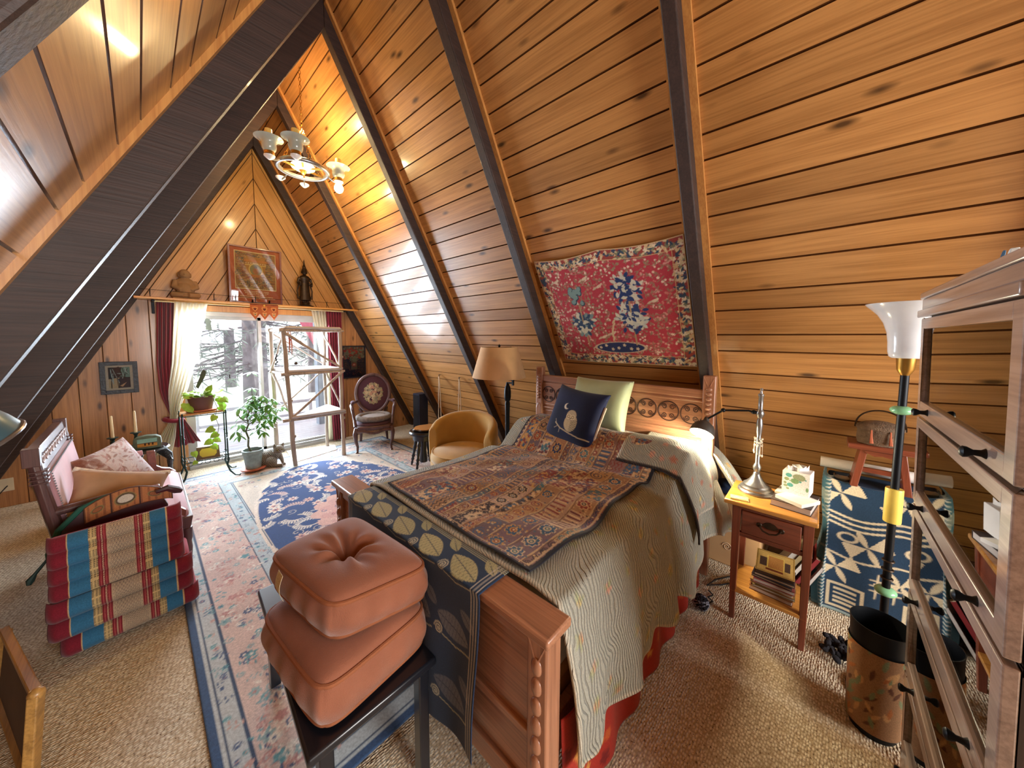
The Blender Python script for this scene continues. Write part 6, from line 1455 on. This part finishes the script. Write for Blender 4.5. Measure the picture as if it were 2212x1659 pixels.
t = thing('painted_tin', 'arched green painted box with a desert scene on the corner table', 'box', (.0, 4.74, .524))
pf = [(-.085, 0), (.085, 0), (.095, .04), (.09, .10), (.06, .12), (0, .128), (-.06, .12), (-.09, .10), (-.095, .04)]
obj('box_body', MB().prism(pf, (.0, 4.70, .526), (1, -.1, 0), (0, 0, 1), (0.004, .07, 0)), pm('green_tin', (92, 106, 86), .6, var=.3, vscale=30), t, bevel=.004)
cvb = CV(.13, .075, .002, (140, 190, 176)); cvb.rect(0, .13, 0, .03, (206, 150, 70)); cvb.rect(0, .13, .028, .036, (120, 96, 70))
for x_ in (.05, .075, .1): cvb.disc(x_, .026, .006, (60, 40, 34), 1, .009); cvb.rect(x_ - .004, x_ + .004, .01, .026, (60, 40, 34))
cvb.noise(.2, 30, 1); cloth('scene', cvb, lambda X, Y: (-.065 + X, 4.6985 + .1 * -(X - .065) , .55 + Y), M['printed'], t, thick=0)
t = thing('scroll_ornament', 'black and silver curled carved ornament beside the painted box', 'ornament', (.12, 4.73, .30))
mb = MB(); r = random.Random(7)
for k in range(7): mb.tube([(.04 + .012 * k, 4.72, .50 - .012 * k), (.10 + .008 * k, 4.70 - .008 * k, .52 - .02 * k), (.15 - .002 * k, 4.70, .45 - .026 * k), (.165 - .006 * k, 4.71, .36 - .03 * k)], [.014, .018, .016, .006], 7)
mb.tube([(.14, 4.72, .38), (.15, 4.73, .2), (.13, 4.74, .0)], [.02, .016, .03], 8)
obj('curls', mb, pm('silvered_black', (52, 54, 60), .4, var=.8, vscale=30), t)

# ================================================================== left lamp and gilt frame at the near left
t = thing('reading_lamp', 'teal metal lamp shade on a gooseneck at the left edge', 'lamp', (-.40, 1.26, 0))
c = Vector((-.275, 1.20, 1.395)); axl = Vector((.42, .18, -.88)).normalized(); Rq = axl.to_track_quat('Z', 'Y').to_matrix()
mb = MB().shell([(.02, -.085), (.035, -.08), (.07, -.06), (.09, -.03), (.10, .0), (.105, .025)], c, 32, .003, Rq); s_ = obj('lamp_shade', mb, M['tealshade'], t); obj('rim', MB().torus(c + axl * .025, .105, .004, Rq, 36, 8), M['pewter'], s_)
obj('gooseneck', MB().tube([(-.40, 1.26, 1.10), (-.41, 1.255, 1.30), (-.38, 1.24, 1.42), (-.33, 1.22, 1.475), tuple(c - axl * .082)], .008, 8), M['iron'], t); obj('stand', MB().tube([(-.40, 1.26, .02), (-.40, 1.26, 1.12)], .010, 10).lathe([(.12, 0), (.12, .015), (.03, .03), (.0, .032)], (-.40, 1.26, 0), 24), M['iron'], t)
t = thing('gilt_picture', 'gilt wooden framed picture leaning near the lower left corner', 'frame', (-.42, 2.05, 0))
def bar(a, b, w, d):
    a, b = Vector(a), Vector(b); dv = (b - a).normalized(); n = Vector((.94, -.3, .1)); n = (n - dv * n.dot(dv)).normalized(); sd = dv.cross(n); mb = MB()
    mb.hexa([a + n * w + sd * d, a - n * w + sd * d, a - n * w - sd * d, a + n * w - sd * d], [b + n * w + sd * d, b - n * w + sd * d, b - n * w - sd * d, b + n * w - sd * d]); return mb
A, B_, C_, D_ = (-.47, 2.62, .285), (-.315, 2.02, .315), (-.34, 1.98, .02), (-.50, 2.60, .02)
for a, b in ((A, B_), (B_, C_), (C_, D_), (D_, A)): obj('frame_rail', bar(a, b, .014, .022), M['gilt'], t, smooth=False, bevel=.004)
obj('corner_ornament', MB().ell(B_, (.022, .022, .022)), M['gilt'], t)
mb = MB().add([A, B_, C_, D_], [(0, 1, 2, 3)]); obj('panel', mb, pm('brown_backing', (96, 76, 60), .8), t, smooth=False, mods=[('solid', .006)])

# ================================================================== rust floor cushions on a dark bench
t = thing('low_bench', 'dark wooden bench under the stacked rust cushions', 'bench', (.46, 1.40, 0))
obj('bench_top', MB().hexa([(.245, .96, .43), (.66, .96, .43), (.66, 1.82, .43), (.30, 1.82, .43)], [(.245, .96, .46), (.66, .96, .46), (.66, 1.82, .46), (.30, 1.82, .46)]), M['stoolblk'], t, bevel=.008)
for (x, y) in ((.30, 1.0), (.62, 1.0), (.34, 1.77), (.62, 1.77)): obj('leg', MB().bx(x - .02, x + .02, y - .02, y + .02, .012, .43), M['stoolblk'], t, bevel=.004)
def boxcush(name, label, corners, z0, h, tuft, seed, twist=0):
    t = thing(name, label, 'cushion', (sum(c[0] for c in corners) / 4, sum(c[1] for c in corners) / 4, z0), 0, 'stacked rust corduroy cushions')
    n = 44; U, V = np.meshgrid(np.linspace(0, 1, n), np.linspace(0, 1, n), indexing='ij'); c = np.array(corners)
    def pos(U, V, rnd=.10):
        a, b = U * 2 - 1, V * 2 - 1                                  # round the corners a little, bow the sides
        s_ = 1 - rnd * (np.abs(a) ** 6) * (np.abs(b) ** 6); a, b = a * s_, b * s_; u, v = (a + 1) / 2, (b + 1) / 2
        return c[0] * ((1 - u) * (1 - v))[..., None] + c[1] * (u * (1 - v))[..., None] + c[2] * (u * v)[..., None] + c[3] * ((1 - u) * v)[..., None]
    P2 = pos(U, V); a, b = U * 2 - 1, V * 2 - 1; dome = ((1 - a ** 4) * (1 - b ** 4)) ** .5
    rr = np.hypot(a, b); th = np.arctan2(b, a)
    pull = tuft * np.exp(-(rr / .16) ** 1.3) + tuft * .42 * np.exp(-(rr / .42) ** 2) * (.5 + .5 * np.cos(th * 5 + seed)) + .10 * tuft * np.cos(th * 9 + seed * 2) * np.exp(-((rr - .35) / .25) ** 2)
    top = z0 + h + .045 * dome - pull * dome; bot = z0 + .012 * (1 - dome)
    T_ = np.concatenate([P2, top[..., None]], -1).reshape(-1, 3); B2 = np.concatenate([P2, bot[..., None]], -1).reshape(-1, 3)
    F = grid_faces(n, n); 
    rim = [(i, 0) for i in range(n)] + [(n - 1, j) for j in range(1, n)] + [(i, n - 1) for i in range(n - 2, -1, -1)] + [(0, j) for j in range(n - 2, 0, -1)]
    idx = [i * n + j for i, j in rim]; m = len(idx); rows = 7; ring = []; pts = list(T_) + list(B2)
    cen = c.mean(0); base = len(pts)
    for k in range(1, rows):
        q = k / rows
        for i in idx:
            p = T_[i] * (1 - q) + B2[i] * q; d = p[:2] - cen; d = d / np.linalg.norm(d); p = p.copy(); p[:2] += d * .022 * math.sin(q * PI) + d * .004 * math.sin(i * .7) * math.sin(q * PI); pts.append(p)
    faces = [tuple(f) for f in F] + [tuple(f[::-1] + n * n) for f in F]
    row = lambda k: idx if k == 0 else ([i + n * n for i in idx] if k == rows else [base + (k - 1) * m + i for i in range(m)])
    for k in range(rows):
        A_, B3 = row(k), row(k + 1)
        for i in range(m): j = (i + 1) % m; faces.append((A_[i], B3[i], B3[j], A_[j]))
    mb = MB(); mb.v = [tuple(p) for p in pts]; mb.f = faces; mb.m = [0] * len(faces)
    body = obj('cushion_body', mb, M['rust'], t, sharp=70, mods=[('subsurf', 1)])
    obj('welt_piping', MB().tube([T_[i] for i in idx], .0075, 8, closed=True), M['rustpipe'], t); obj('welt_piping', MB().tube([B2[i] + np.array([0, 0, .004]) for i in idx], .0065, 8, closed=True), M['rustpipe'], t)
    return t
boxcush('floor_cushion', 'rust corduroy cushion lying under the tufted one on the bench', [(.29, .98), (.675, 1.03), (.645, 1.50), (.245, 1.45)], .462, .135, .03, 2)
tc_ = boxcush('floor_cushion', 'tufted rust cushion with a white tag on top of the stack', [(.355, 1.075), (.682, 1.02), (.640, 1.58), (.292, 1.53)], .635, .125, .085, 1)
cvl = CV(.10, .05, .002, (226, 214, 180))
for k in range(4): cvl.line([(.02, .012 + k * .009), (.08, .012 + k * .009)], .002, (150, 140, 110), .8)
cloth('care_tag', cvl, lambda X, Y: (.292 + .0 - .012 * np.sin(X * 30), 1.33 + Y, .775 - X * .9), M['printed'], tc_, thick=.001)

# ================================================================== needlework armchair
t = thing('needlework_armchair', 'carved plum armchair with floral needlework oval back', 'armchair', (2.25, 4.78, 0), math.radians(-25))
def lobj(n, mb, m, p=t, **k): return obj(n, mb, m, p, local=True, **k)
W = M['walnut']
bk = Matrix(((1, 0, 0), (0, -.19, .98), (0, .98, .19)))              # oval plane: x right, y up along the back
bc = Vector((0, .25, .735)); bkm = Matrix((Vector((1, 0, 0)), Vector((0, .17, .985)), Vector((0, -.985, .17)))).transposed()
fr_ = lobj('back_frame', MB().tube([bc + bkm @ Vector((.235 * math.cos(a) * (1 + .05 * math.sin(a)), .285 * math.sin(a), 0)) for a in np.linspace(0, 2 * PI, 48, endpoint=False)], .027, 10, closed=True), W)
cvn = CV(.44, .52, .004, (84, 54, 68)); cvn.noise(.1, 10, 2)
cvn.sprinkle(.10, .34, .12, .40, 95, lambda x, y, r: (cvn.flower(x, y, r.uniform(.012, .024), r.choice((5, 6, 7)), r.choice([(206, 186, 150), (196, 150, 130), (176, 166, 140), (150, 150, 130), (214, 200, 170)]), r.random() * 6, .45), cvn.disc(x, y, .005, (150, 110, 90))) if math.hypot((x - .22) / .125, (y - .26) / .145) < 1 else None, 4, .016)
for k in range(30): a = k * .21; cvn.leaf(.22 + .10 * math.cos(a), .26 + .12 * math.sin(a), .045, .008, a + .3 * (-1) ** k, (150, 146, 116))
def ovalP(X, Y):
    u = X / .44 * 2 - 1; v = Y / .52 * 2 - 1; a = u * np.sqrt(1 - v * v / 2); b = v * np.sqrt(1 - u * u / 2); rr = np.hypot(a, b)
    P = np.stack([a * .225, b * .272, .022 * (1 - rr ** 2) + .004], -1) @ np.array(bkm.transposed()); return P[..., 0] + bc[0], P[..., 1] + bc[1], P[..., 2] + bc[2]
cloth('needlework_back', cvn, ovalP, M['fabric'], t, thick=.02, offset=-1, local=True)
lobj('crest_carving', MB().ell(bc + bkm @ Vector((0, .29, .012)), (.05, .02, .022)).ell(bc + bkm @ Vector((.05, .283, .012)), (.03, .015, .014)).ell(bc + bkm @ Vector((-.05, .283, .012)), (.03, .015, .014)), W, fr_)
for s_ in (-1, 1):
    lobj('leg', MB().tube([(s_ * .225, -.245, .33), (s_ * .24, -.275, .26), (s_ * .235, -.275, .16), (s_ * .215, -.25, .08), (s_ * .22, -.265, .02), (s_ * .225, -.285, .0)], [.03, .032, .024, .018, .016, .02], 10), W)
    lobj('leg', MB().tube([(s_ * .17, .22, .33), (s_ * .18, .25, .15), (s_ * .19, .29, .0)], [.026, .022, .016], 8), W)
    lobj('back_stile', MB().tube([(s_ * .17, .215, .34), (s_ * .15, .225, .42), (s_ * .19, .245, .52)], [.024, .022, .02], 8), W)
    a_ = lobj('arm', MB().tube([(s_ * .215, .23, .63), (s_ * .275, .08, .635), (s_ * .29, -.06, .62), (s_ * .275, -.12, .58), (s_ * .265, -.10, .50), (s_ * .25, -.14, .42), (s_ * .235, -.22, .35)], [.018, .02, .024, .022, .019, .02, .026], 10), W)
    lobj('arm_pad', MB().ell((s_ * .275, .04, .652), (.030, .075, .022)), M['plum'], a_)
mb = MB(); pts = [(-.25, -.22), (-.20, -.28), (0, -.31), (.20, -.28), (.25, -.22), (.20, .20), (0, .24), (-.20, .20)]
mb.prism(pts, (0, 0, .30), (1, 0, 0), (0, 1, 0), (0, 0, .06)); lobj('seat_frame', mb, W, bevel=.015)
lobj('seat_pad', MB().ell((0, -.02, .365), (.24, .26, .065), None, 24, 12), M['plum'])
lobj('apron_scroll', MB().tube([(-.23, -.27, .29), (-.13, -.305, .30), (-.05, -.32, .275), (0, -.325, .27), (.05, -.32, .275), (.13, -.305, .30), (.23, -.27, .29)], .02, 8), W)
t2 = thing('seat_fleece', 'round grey fleece pad on the needlework armchair seat', 'seat pad', (2.25, 4.78, .42), math.radians(-25)); obj('fleece_rim', MB().torus((0, -.03, .018), .185, .038, Matrix.Diagonal((1.12, 1.1, 1)), 40, 10), M['fleece'], t2, local=True); obj('fleece_centre', MB().ell((0, -.03, .012), (.19, .19, .03), None, 24, 10), M['fleecelt'], t2, local=True)

# ================================================================== black stool with wood slice
t = thing('turned_stool', 'round black stool on turned legs near the barrel chair', 'stool', (2.29, 3.56, 0)); c = (2.29, 3.56, 0)
obj('seat', MB().lathe([(.0, .40), (.13, .40), (.16, .415), (.168, .435), (.16, .452), (.0, .455)], c, 32), M['stoolblk'], t); obj('apron_ring', MB().lathe([(.0, .345), (.125, .345), (.125, .40), (.0, .40)], c, 28), M['stoolblk'], t)
for k in range(4):
    a = .5 + k * PI / 2; mb = MB(); p0 = Vector((c[0] + .09 * math.cos(a), c[1] + .09 * math.sin(a), .36)); p1 = Vector((c[0] + .165 * math.cos(a), c[1] + .165 * math.sin(a), .0))
    qs = [0, .12, .2, .26, .32, .4, .6, .66, .72, .78, .84, .9, 1]; rs = [.016, .018, .024, .015, .022, .02, .014, .022, .014, .02, .012, .016, .009]; obj('leg', MB().tube([p0.lerp(p1, q) for q in qs], rs, 12), M['stoolblk'], t)
obj('centre_column', MB().lathe([(.045, .06), (.05, .1), (.035, .2), (.04, .345), (0, .345)], c, 16), M['stoolblk'], t)
t = thing('wood_slice', 'polished slice of tree trunk resting on the black stool', 'tray', (2.34, 3.555, .456))
mb = MB(); sl = [( (.155 + .012 * math.sin(a * 3) + .008 * math.sin(a * 7)) * math.cos(a), (.14 + .01 * math.sin(a * 4)) * math.sin(a)) for a in np.linspace(0, 2 * PI, 40, endpoint=False)]
m, nt, p = newmat('growth_rings'); tcx = nd(nt, 'TexCoord'); wv = nd(nt, 'TexWave', _wave_type='RINGS', _rings_direction='Z', Scale=22., Distortion=2.5, Detail=2.); L(nt, tcx.outputs['Object'], wv.inputs['Vector']); L(nt, ramp(nt, wv.outputs['Fac'], [(.2, (150, 92, 46)), (.8, (216, 166, 104))]), p.inputs['Base Color']); p.inputs['Roughness'].default_value = .35; p.inputs['Coat Weight'].default_value = .3
obj('slice', MB().prism(sl, (0, 0, .001), (1, 0, 0), (0, 1, 0), (0, 0, .026)), m, t, local=True, bevel=.004)
obj('bark_edge', MB().tube([(1.01 * a, 1.01 * b, .013) for a, b in sl], .011, 6, closed=True), M['bronze'], t, local=True)

# ================================================================== gold barrel chair
t = thing('barrel_chair', 'curved gold velvet barrel chair between the bed and the stool', 'armchair', (2.27, 2.80, 0)); c = Vector((2.27, 2.80, 0))
obj('seat_base', MB().lathe([(.0, .03), (.30, .03), (.318, .05), (.322, .12), (.318, .24), (.325, .27), (.30, .28), (0, .28)], c, 44), M['gold'], t)
obj('seat_cushion', MB().lathe([(.0, .28), (.30, .285), (.322, .31), (.325, .345), (.31, .385), (.24, .405), (.12, .415), (0, .418)], c, 44), M['gold'], t); obj('seat_piping', MB().torus((c.x, c.y, .388), .309, .006, None, 48, 6), M['gold'], t)
mb = MB(); A0, A1, nn = math.radians(-78), math.radians(118), 44; vs = []; fs = []; prof = [(.34, .10), (.385, .14), (.395, .40), (.385, 0), (.33, 0), (.285, 0), (.27, 0), (.29, .30), (.30, .10)]
for i in range(nn + 1):
    q = i / nn; a = A0 + (A1 - A0) * q; zt = .60 + .155 * math.sin(PI * min(1, max(0, q * 1.02)) ) ** .55 - .03 * (1 - q); 
    if q < .03 or q > .97: pass
    sec = [(.31, .08), (.365, .08), (.385, .3), (.392, zt - .12), (.388, zt - .04), (.365, zt), (.335, zt + .006), (.30, zt - .012), (.285, zt - .06), (.29, .42), (.30, .3)]
    for (r_, z_) in sec: vs.append(c + Vector((r_ * math.cos(a), r_ * math.sin(a), z_)))
ns = 11
for i in range(nn):
    for k in range(ns): l = (k + 1) % ns; fs.append((i * ns + k, i * ns + l, (i + 1) * ns + l, (i + 1) * ns + k))
fs.append(tuple(range(ns))); fs.append(tuple(nn * ns + k for k in range(ns))[::-1]); mb.add(vs, fs); obj('curved_back', mb, M['gold'], t, bevel=.012, sharp=50)
for k in range(4): a = .8 + k * PI / 2; obj('foot', MB().lathe([(.018, 0), (.024, .03), (.0, .031)], (c.x + .24 * math.cos(a), c.y + .24 * math.sin(a), 0), 12), M['stoolblk'], t)

# ================================================================== drum shade floor lamp
t = thing('floor_lamp', 'dark floor lamp with tan drum shade and swing arm by the headboard', 'lamp', (2.20, 2.06, 0)); c = Vector((2.20, 2.06, 0))
obj('base', MB().lathe([(.13, 0), (.13, .015), (.11, .028), (.04, .045), (.02, .08), (.0, .085)], c, 28), M['iron'], t)
obj('pole', MB().lathe([(.016, .08), (.020, .9), (.023, 1.0), (.018, 1.02), (.026, 1.03), (.031, 1.06), (.031, 1.11), (.024, 1.15), (.016, 1.165), (.012, 1.19), (0, 1.192)], c, 18), M['iron'], t)
obj('swing_arm', MB().tube([(2.20, 2.06, 1.185), (2.19, 2.00, 1.19), (2.19, 1.99, 1.195)], .008, 8).bx(2.182, 2.198, 1.978, 1.994, 1.17, 1.225).tube([(2.19, 1.986, 1.215), (2.20, 2.17, 1.22)], .008, 8).tube([(2.20, 2.17, 1.215), (2.20, 2.17, 1.50)], .006, 8), M['iron'], t)
sh = Vector((2.20, 2.165, 0)); s_ = obj('drum_shade', MB().shell([(.245, 1.228), (.245, 1.23), (.167, 1.502)], sh, 44, .003), M['shade'], t); obj('finial', MB().lathe([(.006, 1.495), (.012, 1.515), (.006, 1.525), (0, 1.528)], sh, 12), M['iron'], t)
mb = MB()
for k in range(3): a = k * 2.094; mb.tube([sh + Vector((0, 0, 1.497)), sh + Vector((.166 * math.cos(a), .166 * math.sin(a), 1.50))], .002, 5)
obj('spider', mb, M['iron'], t)

# ================================================================== ropes on hooks, black speaker box
for (x, y, z, zl, lab) in ((2.775, 3.90, 1.075, .48, 'left pale cord loop hanging from a hook on the slope behind the stool'), (2.775, 3.46, 1.075, .52, 'right pale cord loop hanging from a hook on the slope behind the gold chair')):
    t = thing('cord_loop', lab, 'cord', (x, y, z), 0, 'cord loops hanging on the slope'); xs = (DRB - CA * z) / SA
    obj('hook', MB().torus((x, y, z), .014, .003, Euler((PI / 2, 0, .6)).to_matrix(), 16, 6).tube([(x + .012, y, z + .004), (xs - .0, y, z + .01)], .003, 6), M['iron'], t)
    obj('cord', MB().tube([(x, y - .004, z - .012), (x, y - .03, (z + zl) / 2), (x, y - .038, zl)], .006, 7).tube([(x, y + .004, z - .012), (x, y + .014, (z + zl) / 2), (x, y + .02, zl)], .006, 7).tube([(x, y - .038, zl), (x, y - .01, zl - .03), (x, y + .02, zl)], .006, 7), M['rope'], t)
    obj('cord_binding', MB().lathe([(.007, z - .05), (.010, z - .045), (.010, z - .02), (.006, z - .015), (0, z - .015)], (x, y, 0), 10), M['rope'], t)
t = thing('tall_speaker', 'tall black box standing on the floor under the slope behind the stool', 'speaker', (2.88, 4.53, 0)); obj('cabinet', MB().bx(2.80, 2.955, 4.45, 4.62, 0, .74), pm('black_cabinet', (36, 42, 66), .5), t, bevel=.004); obj('grille', MB().bx(2.795, 2.80, 4.465, 4.605, .08, .72), pm('speaker_cloth', (24, 26, 34), .95, bmp=.5, bscale=500), t)

# ================================================================== wagon wheel chandelier
CX_, CY_, CZ_ = 1.098, 3.62, 3.14
t = thing('chandelier', 'wagon wheel chandelier with opal hurricane shades hanging from the ridge', 'chandelier', (CX_, CY_, CZ_)); c = Vector((CX_, CY_, CZ_))
Rw = .20; w_ = obj('wheel', MB().torus(c, Rw, .020, Matrix.Diagonal((1, 1, .9)), 48, 10), M['pewter'], t)
for k in range(6): a = .2 + k * PI / 3; obj('spoke', MB().tube([c + Vector((.03 * math.cos(a), .03 * math.sin(a), 0)), c + Vector((Rw * math.cos(a), Rw * math.sin(a), 0))], .009, 8), M['brass'], w_)
obj('hub', MB().lathe([(.0, -.05), (.012, -.045), (.03, -.02), (.04, .0), (.03, .025), (.02, .05), (.0, .055)], c, 18), M['brass'], t)
ap = c + Vector((0, 0, .36))
mb = MB()
def chain(a, b, n):
    a, b = Vector(a), Vector(b); d = (b - a) / n; ax = d.normalized(); q = ax.to_track_quat('X', 'Z').to_matrix()
    for i in range(n): mb.torus(a + d * (i + .5), d.length * .42, .0025, q @ Euler((i % 2 * PI / 2, 0, 0)).to_matrix() @ Matrix.Diagonal((1.35, .7, 1)), 12, 5)
chain(ap, (CX_, CY_, ZI + .02), 17)
for k in range(3): a = .5 + k * 2.094; chain(c + Vector((Rw * math.cos(a), Rw * math.sin(a), .015)), ap, 11)
obj('chain', mb, M['brass'], t); LAMPS = []
GL = glow('lit_bulb_glass', (255, 226, 160), 6)
lamps = [(math.radians(200), 1, 0), (math.radians(244), 1, 0), (math.radians(354), 1, 1), (math.radians(112), 0, 0), (math.radians(72), 0, 0)]
for a, shaded, lit in lamps:
    d = Vector((math.cos(a), math.sin(a), 0)); b = c + d * (Rw + .10) + Vector((0, 0, -.035))
    arm = obj('arm', MB().tube([c + d * Rw, c + d * (Rw + .05) + Vector((0, 0, -.035)), b + Vector((0, 0, -.012)), b], [.008, .007, .008, .011], 8), M['pewter'], t)
    obj('cup', MB().lathe([(.008, -.02), (.018, -.014), (.040, .004), (.042, .014), (.03, .02), (.0, .022)], b, 20), M['milk'], arm)
    if shaded:
        obj('gallery', MB().lathe([(.033, .02), (.038, .024), (.038, .045), (.034, .05), (.0, .051)], b, 22), M['brass'], arm)
        obj('opal_shade', MB().shell([(.037, .045), (.050, .062), (.055, .085), (.053, .108), (.060, .126), (.084, .143), (.106, .152)], b, 36, .003), M['opal'], arm)
        obj('glass_chimney', MB().shell([(.033, .052), (.036, .08), (.033, .12), (.028, .155), (.027, .225)], b, 20, .002), M['amber'], arm); obj('shade_ring', MB().torus(b + Vector((0, 0, .160)), .033, .005, None, 24, 6), M['brass'], arm)
    if lit: obj('bulb', MB().ell(b + Vector((.0, .0, -.05)), (.042, .042, .046)), GL, arm)
obj('glass_bowl', MB().ell(c + Vector((.0, .0, .02)), (.10, .10, .035)), glow('warm_bowl', (255, 236, 180), 1.6), t)
LAMPS = [(CX_ + .02, CY_ + .02, CZ_ + .34, 18), (CX_ + .42, CY_ - .08, CZ_ - .20, 9), (CX_, CY_, CZ_ - .14, 8)]
# ------------------------------------------------------------------ everything that stands on the rug rests on its pile
for o in list(COL.objects):
    if o.parent is None and o.name.split('.')[0] in ('needlework_armchair', 'seat_fleece', 'barrel_chair', 'turned_stool', 'wood_slice', 'umbrella_plant', 'tabby_cat', 'plant_stand', 'wood_slab', 'potted_pothos', 'keepsake_box', 'cat_tower', 'bead_string', 'hanging_toy', 'feather_string', 'settee', 'fur_pillow', 'wedge_pillow', 'triangle_cushion', 'tooled_bag', 'floor_lamp', 'low_bench', 'floor_cushion'):
        o.location.z += .0128 if o.name.split('.')[0] not in ('low_bench', 'floor_cushion') else .001
# ------------------------------------------------------------------ camera
cam = bpy.data.cameras.new('camera'); co = bpy.data.objects.new('camera', cam); COL.objects.link(co)
yw, pt, rl = math.radians(47.62), math.radians(4.20), math.radians(.266)
f_ = Vector((math.sin(yw) * math.cos(pt), math.cos(yw) * math.cos(pt), -math.sin(pt))); r_ = Vector((math.cos(yw), -math.sin(yw), 0)); u_ = r_.cross(f_)
r2 = r_ * math.cos(rl) + u_ * math.sin(rl); u2 = -r_ * math.sin(rl) + u_ * math.cos(rl)
Mx = Matrix((r2, u2, -f_)).transposed().to_4x4(); Mx.translation = Vector((0, 0, 1.6)); co.matrix_world = Mx
cam.sensor_width = 36; cam.lens = 36 * 733.1 / 2212; cam.shift_y = (783.4 - 829.5) / 2212; cam.clip_start = .02; cam.clip_end = 300
SC.camera = co

# ------------------------------------------------------------------ light
w = bpy.data.worlds.new('World'); SC.world = w; w.use_nodes = True; nt = w.node_tree
bg = nt.nodes['Background']; tcw = nd(nt, 'TexCoord'); sp = nd(nt, 'SeparateXYZ'); L(nt, tcw.outputs['Generated'], sp.inputs[0])
L(nt, ramp(nt, sp.outputs[2], [(0., (.80, .86, .95, 1)), (.5, (.92, .95, 1., 1))]), bg.inputs[0]); bg.inputs[1].default_value = 1.9
def light(name, typ, loc, energy, col, size=None, rot=None, direction=None, **k):
    d = bpy.data.lights.new(name, typ); d.energy = energy; d.color = col
    o = bpy.data.objects.new(name, d); COL.objects.link(o); o.location = loc
    if typ == 'AREA':
        d.shape = 'RECTANGLE'; d.size, d.size_y = size
    elif size is not None: d.shadow_soft_size = size
    if direction is not None: o.rotation_euler = Vector(direction).to_track_quat('-Z', 'Y').to_euler()
    for a, b in k.items(): setattr(d, a, b)
    return o
po = light('door_daylight_portal', 'AREA', ((DX0 + DX1) / 2, YW + .14, .98), 1, (1, 1, 1), (1.6, 1.85), direction=(0, -1, 0)); po.data.cycles.is_portal = True
light('door_skylight', 'AREA', ((DX0 + DX1) / 2, YW + .2, 1.0), 205, (.78, .89, 1.), (1.55, 1.8), direction=(-.05, -1, -.38))
light('rear_window_daylight', 'AREA', (1.1, YB + .05, 1.45), 110, (1., .96, .9), (2.2, 1.5), direction=(0, 1, -.3))
light('sun', 'SUN', (0, 12, 9), 1.6, (1, .95, .86), direction=(-.28, -1, -.62), angle=math.radians(2.5))
for (x, y, z, e) in LAMPS: light('chandelier_bulb', 'POINT', (x, y, z), e, (1., .74, .36), .03)
light('desk_lamp_bulb', 'POINT', DESK[0], 18, (1., .86, .58), .03)

SC.render.engine = 'CYCLES'
SC.cycles.use_denoising = True
SC.cycles.max_bounces = 8; SC.cycles.diffuse_bounces = 4; SC.cycles.transparent_max_bounces = 12; SC.cycles.sample_clamp_indirect = 6; SC.cycles.caustics_reflective = False; SC.cycles.caustics_refractive = False
vs_ = SC.view_settings; vs_.view_transform = 'Standard'; vs_.look = 'None'; vs_.exposure = 0.95; vs_.gamma = 1; vs_.use_curve_mapping = False
